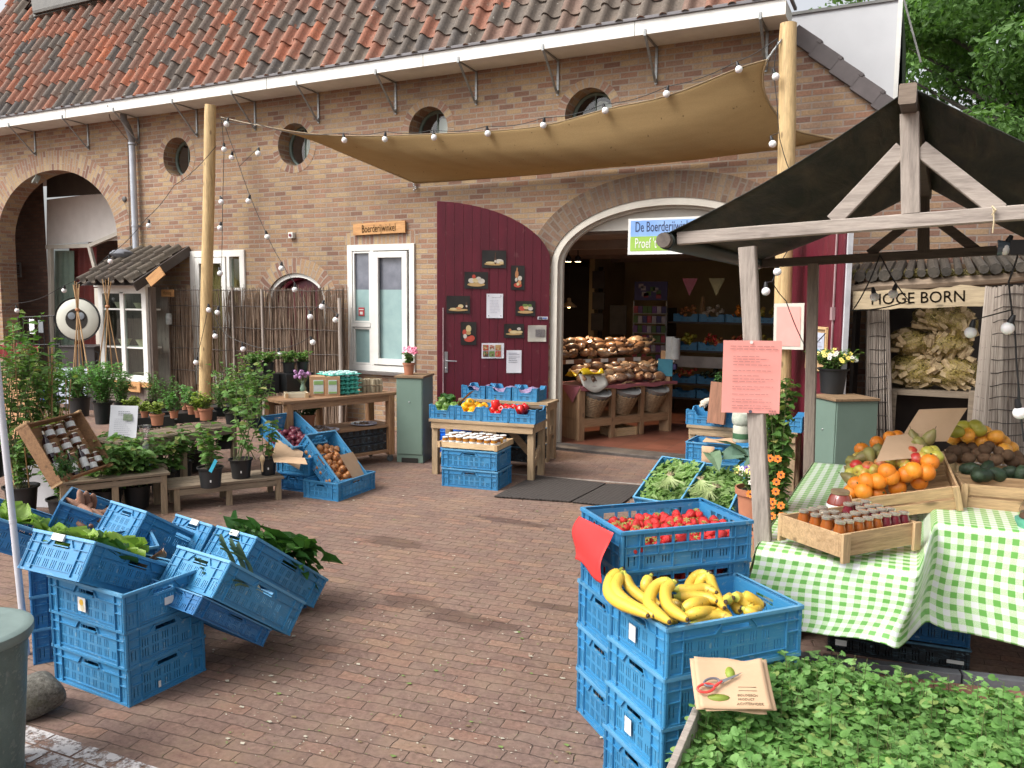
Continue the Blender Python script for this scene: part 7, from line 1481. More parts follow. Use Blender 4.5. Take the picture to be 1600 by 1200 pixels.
q = MB(); q.b2((cx0-.03, yc-.04, cz0-.075), (cx1+.06, yc+.02, cz0-.005)); q.build('sill', M_SIGNW, cb, world=True, smooth=False)
bowl = MB().lathe([(0, 0), (.05, 0), (.10, .10), (.095, .10), (.045, .012)], 16); BW_ = protomesh(bowl, 'bowl', mat('cream_china', (.62, .52, .36), (.55, .45, .30), objr=.2))
for i, (x, z, s) in enumerate([(-.27, 1.12, 1.0), (.17, 1.12, .9), (.3, 1.12, .7), (-.2, .52, 1.1), (.22, .52, 1.1), (.1, .0, 1), (.3, .0, .8), (-.3, .0, .9)]): put(BW_, 'bowl', 'cream china bowl '+['top shelf left', 'top shelf middle right', 'top shelf far right', 'middle shelf left', 'middle shelf right', 'bottom right', 'bottom far right', 'bottom left'][i]+' in the glazed cupboard', 'bowl', T(xm+x, yc+.16, cz0+z+(.026 if z else .02)), 'china bowls in the cupboard', s)
def sgn(name, label, c, w_, h_, txt, sz, ry=0, fs=(.8, 1)):
 q = MB(); q.box((0, 0, 0), (w_, .02, h_)); vs, f_ = text_mb(txt, sz, fs, .001); q.add([(x, -.013, y) for x, y, z in vs], f_, 1); o = q.build(name, [M_SIGNW, M_BURN], loc=c, rot=(0, ry, 0), smooth=False); return tag(o, label, 'sign')
p = W(198, 604, yc-.06); sgn('wooden_sign', 'orange wooden sign hanging under the glazed cupboard', p, .62, .15, 'Geb  Kruiden', .11); p = W(262, 458, yF-.10); sgn('wooden_sign', 'small orange wooden sign on the fence beside the cupboard', p, .27, .11, 'Honing', .08)
p = W(243, 432, 8.3); q = MB(); q.box((0, 0, 0), (.30, .02, .15)); tag(q.build('blank_board', M_SIGNW, loc=p, rot=(0, -.62, .2), smooth=False), 'small tilted blank board hanging from the little roof', 'board')
q = MB(); rp2 = math.atan2(2.62-2.05, D-8.32); sl0 = 8.30
def rpt2(x, s, h): return (x, sl0+s*math.cos(rp2)-h*math.sin(rp2), 2.045+s*math.sin(rp2)+h*math.cos(rp2))
rx0, rx1 = -11.78, -10.48
for i in range(6):
 for j in range(4): tile(q, rpt2, rx0+i*.217, j*.275, .215, .275, .6, PROF)
q.build('roof', tilemat('old_grey_tiles', False), cb, world=True, angle=60)
q = MB()
for x in (rx0-.05, rx1+.02): q.beam(rpt2(x, -.06, -.02), rpt2(x, 1.15, -.02), .035, .14 if x > -11 else .06)
q.add([rpt2(rx0, 0, -.03), rpt2(rx1, 0, -.03), rpt2(rx1, 1.1, -.03), rpt2(rx0, 1.1, -.03)], [(0, 1, 2, 3)]); q.build('roof_frame', mat('tarred_wood', (.06, .045, .04), (.035, .027, .024)), cb, world=True, smooth=False)
q = MB(); p0 = rpt2(-11.62, .82, .1); q.ball(p0, .17, 12, 8, sq=(1.1, 1.1, .45), wob=.12); q.build('pipe_flashing', MATS['lead'], cb, world=True)
p = W(264, 498, yF-.09); q = MB(); q.lathe([(0, -.09), (.045, -.09), (.05, -.05), (.05, .04), (.04, .07), (.04, .085)], 14); q.tube([(-.04, 0, .08), (-.03, 0, .2), (0, 0, .26), (.03, 0, .2), (.04, 0, .08)], .003, 5, 1); tag(q.build('hanging_jar', [mat('milky_glass', (.45, .46, .45), (.3, .31, .3), rough=.15, vs=30), M_WIRE], loc=p), 'glass jar lantern hanging on the wattle fence', 'lantern')
p = W(121, 499, 8.3); t = thing('round_lamp', 'big round white lamp disc with two glass eyes behind the canes', 'lamp', p, (0, 0, .55))
Mq = Rx(PI/2); q = MB(); q.lathe([(.155, 0), (.16, .03), (.30, .02), (.335, -.01), (.325, -.03)], 40, 0, Mq); q.lathe([(.325, -.03), (.345, -.02), (.345, .015), (.333, .0)], 40, 1, Mq); q.build('reflector', [mat('cream_disc', (.62, .62, .54), (.55, .55, .47), rough=.35), MATS['black_plastic']], t)
q = MB(); q.lathe([(0, -.06), (.165, -.05), (.168, .034), (0, .030)], 32, 2, Mq)
for s in (-1, 1):
 q.lathe([(.017, .05), (.055, .044), (.057, .02)], 20, 1, T(s*.07, -.0, .055) @ Mq); q.lathe([(0, .046), (.017, .046)], 12, 2, T(s*.07, -.0, .055) @ Mq)
q.build('hub', [MATS['black_plastic'], mat('lens_grey', (.24, .27, .30), (.16, .18, .2), rough=.3), M_DARK], t); q = MB(); q.tube([(0, .06, -.02), (0, .12, -.5), (0, .12, -1.0)], .025, 8); q.build('stand', MATS['black_plastic'], t)
p = W(123, 578, 8.5); t = thing('dark_cupboard', 'low dark grey cupboard below the round lamp', 'cupboard', (p.x, p.y, 0), .35); hz = ZAT(p.x, p.y, 543)
q = MB(); q.box((0, .25, hz/2), (.58, .5, hz)); q.box((.0, .25, hz+.012), (.64, .55, .025)); q.build('body', mat('dark_grey_paint', (.055, .048, .048), (.04, .035, .035), rough=.4), t, smooth=False, bevel=.005); q = MB(); q.tube([(.31, -.0, hz-.22), (.36, -.0, hz-.2), (.36, .0, hz-.08), (.31, .0, hz-.06)], .012, 8); q.build('handle', MATS['black_plastic'], t)
p = W(112, 603, 7.9); q = MB(); q.box((0, 0, 0), (.52, .03, .55)); tag(q.build('white_board', mat('pale_blue_board', (.50, .55, .66), (.45, .50, .60), vs=2), loc=p, rot=(-.1, 0, .35), smooth=False), 'plain pale blue board leaning behind the green herbs', 'board')
for k, (px, py) in enumerate(((58, 618), (76, 622))): p = W(px, py, 7.7); q = MB(); q.box((0, 0, 0), (.13, .2, .24)); tag(q.build('plastic_tub', mat('tub_blue', (.04, .09, .38), (.05, .08, .3)), loc=p, rot=(0, 0, .3), smooth=False, bevel=.01), ('left' if k == 0 else 'right')+' of the two blue tubs half hidden by the left shrubs', 'tub')
t = thing('steel_railing', 'thin black steel railing in front of the passage', 'railing', W(60, 560, 9.0)); q = MB()
a, b_ = W(28, 496, 9.0), W(92, 493, 9.0); c, d_ = W(28, 640, 9.0), W(92, 640, 9.0)
q.tube([a, b_], .012, 6); q.tube([a-Vector((0, 0, .5)), b_-Vector((0, 0, .5))], .010, 6)
for k in range(9): e = a.lerp(b_, k/8); q.tube([e, Vector((e.x, e.y, 0))], .009, 6)
q.build('bars', MATS['black_plastic'], t, world=True); q = MB(); e = W(50, 510, 8.96); q.box(tuple(e), (.14, .01, .26), 0); e = W(64, 510, 8.96); q.box(tuple(e), (.13, .01, .22), 1); q.build('notice', [M_PAPER, mat('dim_notice', (.2, .22, .24))], t, world=True, smooth=False)
q = MB(); a, b_ = W(-10, 548, 8.8), W(58, 546, 8.8); q.grid(lambda u, v: (a.x+(b_.x-a.x)*u, 8.8+.03*math.sin(u*40), a.z+.14-.22*v-.03*math.sin(u*7)), 60, 4); tag(q.build('red_cloth', mat('red_cloth', (.25, .03, .03), (.18, .02, .02), vs=3)), 'red cloth hung low across the passage railing', 'cloth')
q = MB(); p = G(20, 660, .3); q.b2((p.x-.7, p.y, 0), (p.x+.5, p.y+.04, p.z+.55)); tag(q.build('board_fence', wood('orange_boards', (.50, .28, .14), (.36, .19, .10), 'z'), smooth=False), 'low orange board panel behind the left shrubs', 'fence')
# ================================================================== LEAVES AND ROOTS IN THE CRATES
random.seed(5)
def inplace(mb, name, mats, label, cat, M_, group=None, **k): o = mb.build(name, mats, **k); o.matrix_world = M_; return tag(o, label, cat, group)
M_LET = leafmat('lettuce', [(.22, .36, .07), (.32, .46, .12), (.16, .30, .05)], trans=.3); M_SPIN = leafmat('spinach', [(.03, .09, .02), (.045, .13, .025), (.07, .17, .035)], trans=.15, rough=.4); M_TURN = leafmat('turnip_greens', [(.15, .27, .07), (.22, .35, .10), (.30, .42, .17)], trans=.35)
def lettuce(R, n, mm):
 mb = MB()
 for i in range(n):
  a = random.uniform(0, 6.28); t = i/n; r0 = R*(.15+.3*t); d = Vector((math.cos(a), math.sin(a), 1.1-t*1.1)); d.normalize(); s_ = d.cross(Vector((0, 0, 1))).normalized(); u = s_.cross(d); L = R*random.uniform(.9, 1.25); wd = L*.95
  def f(x, y):
   sx = (x-.5)*wd*math.sin(PI*min(1, y*.85+.12))**.6; return Vector((math.cos(a)*r0*.3, math.sin(a)*r0*.3, 0))+d*L*y+s_*sx+u*(.18*L*math.sin(y*2.5)+.5*L*((x-.5)**2)+.05*L*math.sin(x*14+i)*y)
  mb.grid(f, 8, 6)
 return mb
for i, (x, y, z) in enumerate([(-.17, .06, .12), (-.02, -.02, .13), (.12, .07, .14), (-.12, -.10, .10), (.02, .12, .12)]):
 inplace(lettuce(.13, 16, 0), 'lettuce', [M_LET if i < 3 else M_SPIN], ['pale lettuce head by the white clip in the front tilted crate', 'pale lettuce head in the middle of the front tilted crate', 'pale lettuce head beside the folded bags in the front tilted crate', 'dark lettuce low in the front tilted crate', 'dark lettuce at the back of the front tilted crate'][i], 'lettuce', mw(cA) @ T(x, y, z) @ rr(.12), 'lettuces in the front tilted crate', angle=180)
for i, (x, y) in enumerate([(-.1, .02), (.1, -.02), (.22, .08)]): inplace(lettuce(.13, 14, 0), 'lettuce', [M_LET], 'pale lettuce '+('left', 'middle', 'right')[i]+' in the crate cut by the left picture edge', 'lettuce', mw(cB1) @ T(x, y, .09) @ rr(.12), 'lettuces in the left edge crate', angle=180)
def leafpile(n, L, Wd, H, ll, lw, big=1.0, m=0):
 mb = MB()
 for i in range(n):
  p = Vector((random.uniform(-L/2, L/2), random.uniform(-Wd/2, Wd/2), random.uniform(.0, H))); a = random.uniform(0, 6.28); leaf(mb, p, Vector((math.cos(a), math.sin(a), random.uniform(-.1, .7))), ll*random.uniform(.6, 1.2), lw*random.uniform(.6, 1.2), m, droop=random.uniform(.1, .5))
 return mb
inplace(leafpile(150, .50, .33, .13, .13, .075), 'spinach', [M_SPIN], 'heap of dark glossy spinach leaves in the right hand tilted crate', 'leaf vegetable', mw(cE) @ T(.02, 0, .10), smooth=False, kind='stuff')
inplace(leafpile(26, .16, .30, .10, .19, .13), 'chard', [M_SPIN], 'large chard leaves hanging over the low end of the spinach crate', 'leaf vegetable', mw(cE) @ T(.13, -.04, .20), smooth=False)
inplace(leafpile(30, .20, .3, .08, .14, .11), 'chard', [M_SPIN], 'rounded chard leaves at the raised end of the spinach crate', 'leaf vegetable', mw(cE) @ T(-.12, .12, .18), smooth=False)
lk = 0
for i in range(9):
 q = MB(); q.tube([(0, 0, 0), (.10, 0, .0), (.24, 0, .005)], [.014, .015, .017], 10, 1)
 for k in range(5): sp = (k-2)*.16; q.grid(lambda u, v: (.22+u*.17*math.cos(sp), u*.17*math.sin(sp)+(v-.5)*.032*(1-u*.5), .012+u*.05+abs(v-.5)*.02-(u*u)*.02*k), 5, 2, 0)
 inplace(q, 'leek', [M_BLUEG, mat('leek_white', (.55, .58, .42))], ORD[i]+' leek of the tilted leek crate, counted from the near side', 'leek', mw(cD) @ T(.14-.03*(i % 3), -.14+.05*(i % 6), .06+.02*(i//6)) @ Rz(PI+random.uniform(-.25, .25)) @ Ry(-.12 if i < 6 else -.45), 'leeks in the tilted crate', angle=60)
M_CARR = fruitmat('sweet_potato', (.34, .18, .12), (.22, .12, .08), .8, 12, .3, 60, .2)
cm_ = MB(); cm_.tube([(-.09, 0, 0), (-.07, 0, .003), (-.02, .004, .006), (.04, 0, .004), (.085, -.004, 0), (.10, -.005, -.002)], [.006, .018, .024, .021, .012, .003], 12); CARR = protomesh(cm_, 'sweet_potato', M_CARR, angle=180)
heap(CARR, 'sweet_potato', 'brownish pink sweet potato in the crate beside the white pole', 'sweet potato', mw(cB2) @ T(.03, 0, 0), .50, .33, .09, .16, 44, .030, 'sweet potatoes in the tilted crate', tilt=.25)
for i, x in enumerate((-.2, -.17, -.14, -.19)): put(CARR, 'sweet_potato', 'sweet potato standing upright at the raised end of its crate', 'sweet potato', mw(cB2) @ T(x, -.05+.05*i, .17) @ Ry(1.1+.1*i) @ Rz(.3*i), 'upright sweet potatoes')
P_ = mw(cA) @ Vector((.16, -.02, .14)); paperbag('fanned stack of folded brown paper bags stuck between the lettuces', P_, (.25, .70, .35), (-.3, .3, -.1), .30, .07, n=9, curl=.01)
for c_, lb, oy in ((cH1, 'left', 0), (cH2, 'right', 1)):
 inplace(leafpile(560, .52, .34, .06, .075, .034), 'turnip_greens', [M_TURN], 'loose leafy greens filling the '+lb+' of the two tilted crates by the mat', 'leaf vegetable', mw(c_) @ T(0, 0, .12), smooth=False, kind='stuff')
 for j in range(1 + oy):
  q = MB()
  for k in range(46):
   a = random.gauss(0, .5); q.tube([(0, random.gauss(0, .008), 0), (.10*math.cos(a*.5), .10*math.sin(a*.6), .03), (.22*math.cos(a), .2*math.sin(a), .03+random.uniform(-.01, .03))], [.003, .0025, .0015], 4, 0, caps=False)
  for k in range(26): q.tube([(0, 0, 0), (-.03-.03*random.random(), random.gauss(0, .02), random.gauss(0, .01))], [.004, .001], 4, 1)
  inplace(q, 'root_bunch', [mat('pale_stalk', (.34, .44, .17), (.42, .48, .24)), mat('muddy_root', (.42, .34, .22), (.30, .22, .14))], ('bunch of pale stalks and roots in the left crate of greens', 'left bunch of pale stalks and roots in the right crate', 'right bunch of pale stalks and roots in the right crate')[oy+j] if oy else 'bunch of pale stalks and roots in the left crate of greens', 'root vegetable', mw(c_) @ T(-.02-.08*j, -.02+.13*(1-j)*oy, .235) @ Rz(.35-.7*j+PI*(1 if oy else 1)) @ Rz(PI if False else 0), smooth=True)
inplace(leafpile(14, .5, .15, .05, .24, .18), 'cabbage_leaves', [M_BLUEG], 'large blue green cabbage leaves behind the crates of greens', 'leaf vegetable', T(*G(1150, 716, .55)), smooth=False)
def trayP(k, x, y, z): xx = -.4425+k*.295+x; return Vector((-4.02+xx*cy+.04*sy_-y*sy_, 7.45+xx*sy_-.04*cy+y*cy, .601+z))
for me, k, nm, lb, g in ((PPG, 0, 'squash', 'green squash in the leftmost scooped tray', 'green squashes'), (PPY, 1, 'yellow_pepper', 'yellow pepper in the second scooped tray', 'yellow peppers'), (PPR, 2, 'red_pepper', 'red pepper in the third scooped tray', 'red peppers')):
 for i in range(13):
  lay = i//6; put(me, nm, lb, nm.replace('_', ' '), T(*trayP(k, (-.085+.085*(i % 3))+(0 if lay < 2 else .05)+(.04 if k == 2 and lay == 1 else 0), -.12+.13*((i//3) % 2)+(.05 if lay else 0), .055+.06*lay+(.0 if lay < 2 else -.01))) @ rr(.4), g+' in the trays', random.uniform(.92, 1.1))
for i in range(5): put(PPR, 'red_pepper', 'red pepper at the left end of the fourth scooped tray', 'red pepper', T(*trayP(3, -.10+.03*(i % 2), -.10+.07*i, .09+.03*(i % 2))) @ rr(.4), 'red peppers at the end of the row')
inplace(lettuce(.11, 14, 0), 'herb_bunch', [M_SPIN], 'dark leafy bunch on the squashes in the leftmost tray', 'herbs', T(*trayP(0, -.03, 0, .13)) @ rr(.1), angle=180)
paperbag('brown paper bag leaning upright between the squashes and yellow peppers', trayP(0, .17, .05, .20), (.5, .1, .55), (0, 1, .2), .24, .16, curl=.01); paperbag('thin dark stack of paper bags across the nearly empty fourth tray', trayP(3, .03, .14, .13), (1, .1, 0), (0, .9, .3), .22, .06, n=5, mt=mat('brown_stack', (.10, .07, .045)))
b_ = W(1110, 650, 8.3)
mu = protomesh(MB().lathe([(0, -.02), (.010, -.02), (.011, 0), (.024, .002), (.022, .016), (.010, .025), (0, .026)], 12), 'mushroom', mat('mushroom', (.62, .56, .46), (.50, .42, .33)), angle=60)
for i in range(12): put(mu, 'mushroom', 'pale mushroom in the left scooped tray on the right hand table', 'mushroom', T(*W(1102+random.uniform(-6, 14), 634-random.uniform(0, 8), 8.36+random.uniform(-.1, .1))) @ rr(.4), 'mushrooms by the door', 1.5)
for i in range(9): put(APR, 'apple', 'red apple in the right scooped tray behind the yellow pole', 'apple', T(*W(1200+random.uniform(-18, 26), 644-random.uniform(0, 3), 8.36+random.uniform(-.1, .1))), 'red apples by the door', .9)
q = MB(); 
for k in range(7): q.b2((-.03+k*.004, -.10, 0), (-.027+k*.004, .10, .42))
tag(q.build('bag_holder', wood('red_brown_wood', (.26, .12, .07), (.18, .08, .045), 'z'), loc=W(1120, 662, 8.12), rot=(0, .12, 1.2), smooth=False), 'upright bundle of brown paper bags on the right hand table', 'paper bag'); bush(.2, .05, 12, 8, .04, .03, .6).build('x', [M_LEAFD, M_STEM]); q = bpy.data.objects['x']; q.name = 'herb_bunch'; q.location = W(1125, 612, 8.2); tag(q, 'dark green herbs above the bundle of bags on the right hand table', 'herbs')
p = W(1158, 690, 7.3); q = MB(); q.lathe([(0, 0), (.07, 0), (.075, .01), (.075, .14), (.07, .15), (0, .15)], 20, 0); q.lathe([(0, .152), (.07, .152), (.085, .17), (.09, .21), (.085, .26), (.06, .265), (0, .25)], 20, 1); q.lathe([(.0755, .03), (.0765, .04), (.0765, .075), (.0755, .08)], 20, 2); tag(q.build('flower_tin', [mat('cream_tin', (.52, .52, .42), (.42, .43, .35), vs=14), mat('tin_pattern', (.40, .45, .36), (.55, .55, .48), vs=40), mat('tin_green', (.05, .14, .06))], loc=p), 'round cream and green tin standing half behind the grey post', 'tin')
q = MB(); q.grid(lambda u, v: (u*.30, v*.24, .012*math.sin(u*6)*math.sin(v*5)), 8, 8); tag(q.build('paper_bag', M_KRAFT, loc=W(1098, 692, 7.62)+Vector((-.0, 0, .012)), rot=(0, 0, .1), solid=.01), 'brown paper bags lying on the blue crate behind the greens', 'paper bag')
q = MB(); q.grid(lambda u, v: ((u-.5)*.12, 0, (v-.5)*.18+.0), 3, 3); tag(q.build('card', M_KRAFT, loc=W(1106, 712, 7.52), solid=.002), 'small brown card pinned on the front of the blue crate behind the greens', 'card')
cS = mw(cS1)
def redsheet(u, v):
 x = u*.36; wav = .04*math.sin(u*3.1)-.05*(u > .7)*(u-.7)*3; return Vector((-.305-.004-.02*math.sin(v*3), .20-x*1.0, .155-.30*v*(1-.10*u)-.02*u+wav*v*.5))
q = MB(); 
pa, pb, pc, pd = W(915, 806, 3.22), W(970, 832, 2.88), W(902, 872, 3.2), W(944, 908, 2.86); pb2 = W(955, 868, 3.0)
def rs(u, v):
 p = (pa*(1-u)+pb*u)*(1-v)+(pc*(1-u)+pd*u)*v; k = .035*math.sin(u*PI)*math.sin(v*3.5); return p+Vector((-.022-.02*math.sin(v*5), -.02, 0))+RT*(.014*math.sin(v*6.3)*u)+Vector((0, 0, .012*math.sin(u*6)*v))
q.grid(rs, 14, 16); tag(q.build('red_sheet', mat('red_paper', (.80, .045, .045), (.74, .04, .04), rough=.5, vs=2), solid=.0015, angle=180), 'bright red curling price sheet hanging on the corner of the strawberry crate', 'notice')
bag3('brown paper bag lying over the red onions', (433, 686, 5.9), (474, 706, 5.9), (425, 712, 5.62), curl=.006)
bag3('brown paper bag leaning out of the brown onion crate', (531, 711, 6.0), (551, 706, 6.3), (554, 752, 6.0), curl=.006, text=[(.25, .55, .5, .012, 1), (.3, .62, .4, .012, 1)])
bag3('long brown bag at the foot of the red onion crate', (425, 712, 5.60), (476, 715, 5.62), (428, 722, 5.45), curl=.006)
# ================================================================== HONEY TRAY
MH = T(-3.94, 7.03, .384) @ Rz(.12); woodcrate('shallow pale wooden tray of honey jars on the two blue crates', MH, .64, .44, .055, slat=1, mx=M_CRP, corner=.03)
HJ = [jarmesh('honey_jar', juice('honey_%d' % i, c), M_TAG, .031, .085, M_TAG if i != 1 else None, .9) for i, c in enumerate([(.40, .16, .02), (.60, .30, .05), (.22, .07, .02)])]
for i in range(8):
 for j in range(4): k = (i*3+j*5) % 3; put(HJ[k], 'honey_jar', ('amber', 'pale yellow', 'dark brown')[k]+' honey jar in the pale tray, '+ORD[i]+' from the left, '+ORD[j]+' from the front', 'jar', MH @ T(-.265+i*.075, -.165+j*.085, .012) @ Rz(random.uniform(-.6, .6)), ('amber', 'pale yellow', 'dark brown')[k]+' honey jars', random.uniform(.95, 1.15))
# ================================================================== ON THE WORKBENCH
def bp_(px, py, z, off=0): return G(px, py, z)
p = bp_(543, 617, Hb+.001); q = MB(); ra = math.atan2(ux.y, ux.x)
for k in range(5):
 z = k*.05
 for i in range(6):
  for j in range(5): q.lathe([(.030, z), (.022, z+.018), (.013, z+.042), (.0, z+.044)] if (i+j) % 2 else [(.031, z+.045), (.02, z+.022), (.012, z+.003), (0, z+.002)], 6, 1 if k == 4 else 0, T(-.15+i*.06, -.12+j*.06, 0))
 q.box((0, 0, z+.022), (.38, .32, .006))
t = q.build('egg_trays', [mat('turquoise_pulp', (.12, .55, .45), (.08, .46, .38), rough=.8), mat('pale_egg_tray', (.62, .78, .76), (.5, .7, .67))], loc=p+vx*.17, rot=(0, 0, ra), angle=30); tag(t, 'stack of turquoise egg trays on the workbench', 'egg trays')
for k, (px, w_) in enumerate(((498, .14), (520, .12))):
 p = bp_(px, 619, Hb+.001); q = MB(); q.box((0, .11, .105), (w_*1.3, .22, .21)); q.box((0, -.004, .10), (w_*.75, .006, .15), 1); q.box((0, -.008, .145), (w_*.7, .003, .04), 2); q.box((0, -.008, .04), (w_*.7, .003, .02), 2)
 tag(q.build('cardboard_box', [mat('cardboard', (.44, .26, .14), (.38, .22, .12), rough=.85), mat('box_label', (.55, .62, .62)), mat('box_label_green', (.25, .42, .14))], loc=p, rot=(0, 0, ra-.5), smooth=False, bevel=.003), ('left' if k == 0 else 'right')+' brown cardboard box with a pale label on the workbench', 'box', 'boxes on the workbench')
p = bp_(464, 622, Hb+.001); M_ = T(*p) @ Rz(ra-.4) @ T(0, .08, 0); woodcrate('tiny pale wooden crate under the purple flower vase', M_, .24, .15, .05, slat=1, mx=mat('white_wood', (.62, .56, .42), (.52, .46, .34)))
p = bp_(466, 612, Hb+.05); t = thing('flower_vase', 'glass vase of purple chive flowers on the workbench', 'vase', p+Vector((0, .08, 0))); q = MB(); q.lathe([(0, 0), (.03, 0), (.036, .03), (.02, .07), (.022, .10), (.03, .115)], 14); q.build('vase', mat('green_glass', (.12, .20, .15), (.2, .28, .22), rough=.1), t)
q = MB()
for k in range(20): a = random.uniform(0, 6.28); r = random.uniform(.02, .11); e = Vector((r*math.cos(a), r*math.sin(a), random.uniform(.15, .22))); q.tube([(0, 0, .05), e], .0025, 4, 0); q.ball(tuple(e), .019, 7, 5, 1, wob=.2)
q.build('flowers', [M_STEM, mat('chive_purple', (.38, .20, .38), (.30, .14, .30), vs=60)], t)
for k, px in enumerate((583, 597)):
 p = bp_(px, 614, Hb+.001); q = MB()
 for i in range(3):
  for j in range(2): q.lathe([(.02, 0), (.026, .07), (.024, .07)], 8, 0, T((i-1)*.05, j*.05, 0)); q.lathe([(.026, .085), (.02, .15), (.018, .15)], 8, 0, T((i-1)*.046, j*.05, 0))
 tag(q.build('peat_pots', mat('peat_paper', (.40, .33, .22), (.3, .25, .17), rough=.9, bmp=.3), loc=p+vx*.1, rot=(0, 0, ra)), ('left' if k == 0 else 'right')+' bundle of tied peat pots at the right end of the workbench', 'plant pots', 'tied peat pots')
for k, (px, py, h) in enumerate(((425, 617, .26), (452, 606, .26))):
 p = bp_(px, 618, Hb+.001)+vx*.28+ux*(.22*k); q = MB(); q.box((0, 0, .11), (.34, .25, .22)); tag(q.build('black_crate', M_BPOT, loc=p, rot=(0, 0, ra), smooth=False, bevel=.006), ('left' if k == 0 else 'right')+' upturned black crate under the pots on the workbench', 'crate', 'upturned black crates')
 for j in range(2): potted(['white flowering plant in a black pot on the left upturned crate', 'round leafy plant in a black pot on the left upturned crate', 'leafy plant in a black pot on the right upturned crate', 'orange tinged plant in a black pot on the right upturned crate'][2*k+j], p+ux*(-.08+.17*j)-vx*.02+Vector((0, 0, .221)), .075, .12, bush(.13, .12, 14, 8, .04, .03, 1.1), M_BPOT, [M_LEAF, M_STEM], group='small pots on the upturned crates')
for k, (a, c_) in enumerate(((.12, .02), (.40, .05), (.42, -.12), (.98, .0))):
 q = MB(); q.lathe([(0, 0), (.08, 0), (.15, .018), (.148, .024), (.08, .008), (0, .008)], 28, 0)
 for j in range(26): r = random.uniform(0, .11); b2_ = random.uniform(0, 6.3); q.ball((r*math.cos(b2_), r*math.sin(b2_), .018), .012, 6, 4, 1)
 tag(q.build('plate', [mat('blue_rim_china', (.52, .50, .50), (.25, .27, .42), vs=30, rough=.25), mat('brown_samples', (.20, .12, .07), (.12, .08, .06), isl=.3)], loc=cM+ux*(a-.62)+vx*(c_-.08)+Vector((0, 0, .436))), 'plate of small samples on the workbench shelf, '+('far left', 'left of the middle', 'front of the middle', 'far right')[k], 'plate', 'plates on the workbench shelf')
for k in range(2): p = cM+ux*(-.42+.2*k)+vx*.12+Vector((0, 0, .436)); potted(('left' if k == 0 else 'right')+' terracotta pot standing inside the workbench shelf', p, .075, .15, bush(.12, .12, 12, 8, .04, .025, 1), M_TERRA, [M_LEAFD, M_STEM], group='terracotta pots in the workbench')
for k in range(3): q = MB(); q.box((0, 0, 0), (.62, .38, .085)); [q.box((x*.08-.28, -.191, .0), (.03, .003, .05), 1) for x in range(8)]; tag(q.build('stacked_tray', [M_BLKP, M_DARK], loc=cM+ux*.28+Vector((0, 0, .19+.092*k)), rot=(0, 0, ra), smooth=False, bevel=.004), ('lowest', 'middle', 'topmost')[k]+' black tray stacked at the bottom of the workbench', 'tray', 'black trays in the workbench')
# ================================================================== FLOWER POTS
def flowers(mb, n, h, r, cols, fr=.016):
 for k in range(n):
  a = random.uniform(0, 6.28); q_ = r*math.sqrt(random.random()); c = Vector((q_*math.cos(a), q_*math.sin(a), h*random.uniform(.75, 1.05)-.3*q_)); nn = (Vector((math.cos(a)*.5, math.sin(a)*.5, .5))+(EYE*0+Vector((.1, -.9, .2)))).normalized(); s_ = nn.orthogonal().normalized(); m = random.choice(cols)
  for j in range(5): b_ = Matrix.Rotation(j*1.257, 3, nn) @ s_; d2 = nn.cross(b_); mb.add([c, c+b_*fr*.6+d2*fr*.5, c+b_*fr*1.15+nn*.003, c+b_*fr*.6-d2*fr*.5], [(0, 1, 2, 3)], m)
  mb.ball(tuple(c+nn*.002), fr*.25, 6, 4, 2)
 return mb
FC = [M_LEAF, M_STEM, mat('petal_dark', (.10, .03, .05)), mat('petal_yellow', (.75, .55, .06), (.70, .62, .2)), mat('petal_white', (.72, .70, .60)), mat('petal_violet', (.16, .08, .35)), mat('petal_orange', (.85, .22, .015)), mat('petal_pink', (.75, .12, .22), (.80, .3, .4))]
gp = Vector((mid.x, mid.y, 0))+Vector((-math.sin(an), math.cos(an), 0))*.12; gp.z = hgt_+.025
t = potted('small terracotta pot of pink flowers on the narrow green cabinet', W(639, 586, gp.y), .068, .135, bush(.13, .08, 9, 7, .045, .035, .8), M_TERRA, FC[:2])
t.location.z = gp.z; q = flowers(MB(), 22, .20, .085, [7], .022); q.build('blossom', FC, t, smooth=False, loc=(0, 0, .12), rot=(0, 0, -t.rotation_euler.z))
p = G(1303, 617, 1.012); t = potted('black pot of yellow pansies on the right hand green cabinet', p+Vector((-.03, .16, 0)), .135, .235, bush(.20, .2, 40, 10, .04, .025, 1.1), M_BPOT, FC[:2]); t.location.z = 1.011
flowers(MB(), 60, .22, .20, [3, 3, 4], .02).build('blossom', FC, t, smooth=False, loc=(0, 0, .2), rot=(0, 0, -t.rotation_euler.z))
p = Vector((-.93, 5.55, 0)); zt_ = ZAT(p.x, p.y, 762); t = potted('terracotta pot of white and violet pansies behind the tablecloth corner', p, .13, .26, bush(.16, .15, 26, 9, .04, .025, 1), M_TERRA, FC[:2]); t.location.z = zt_-.26
q = MB(); q.box((0, 0, (zt_-.26)/2), (.3, .3, zt_-.262)); tag(q.build('pedestal', M_TABW, loc=(p.x, p.y, 0), smooth=False), 'wooden block under the pansy pot behind the tablecloth corner', 'block')
flowers(MB(), 48, .20, .15, [4, 4, 3, 5], .02).build('blossom', FC, t, smooth=False, loc=(0, 0, .22), rot=(0, 0, -t.rotation_euler.z))
p = W(1211, 760, 4.62); p.z = 0; t = potted('climbing plant with orange flowers between the grey post and the cloth', p, .12, .22, bush(.85, .14, 34, 15, .055, .045, .7), M_TERRA, FC[:2])
zt_ = ZAT(p.x, p.y, 830); t.location.z = zt_-.22; q = MB(); q.box((0, 0, (zt_-.22)/2), (.28, .28, zt_-.222)); tag(q.build('pedestal', M_TABW, loc=(p.x, p.y, 0), smooth=False), 'wooden block under the orange flowering climber', 'block')
q = MB()
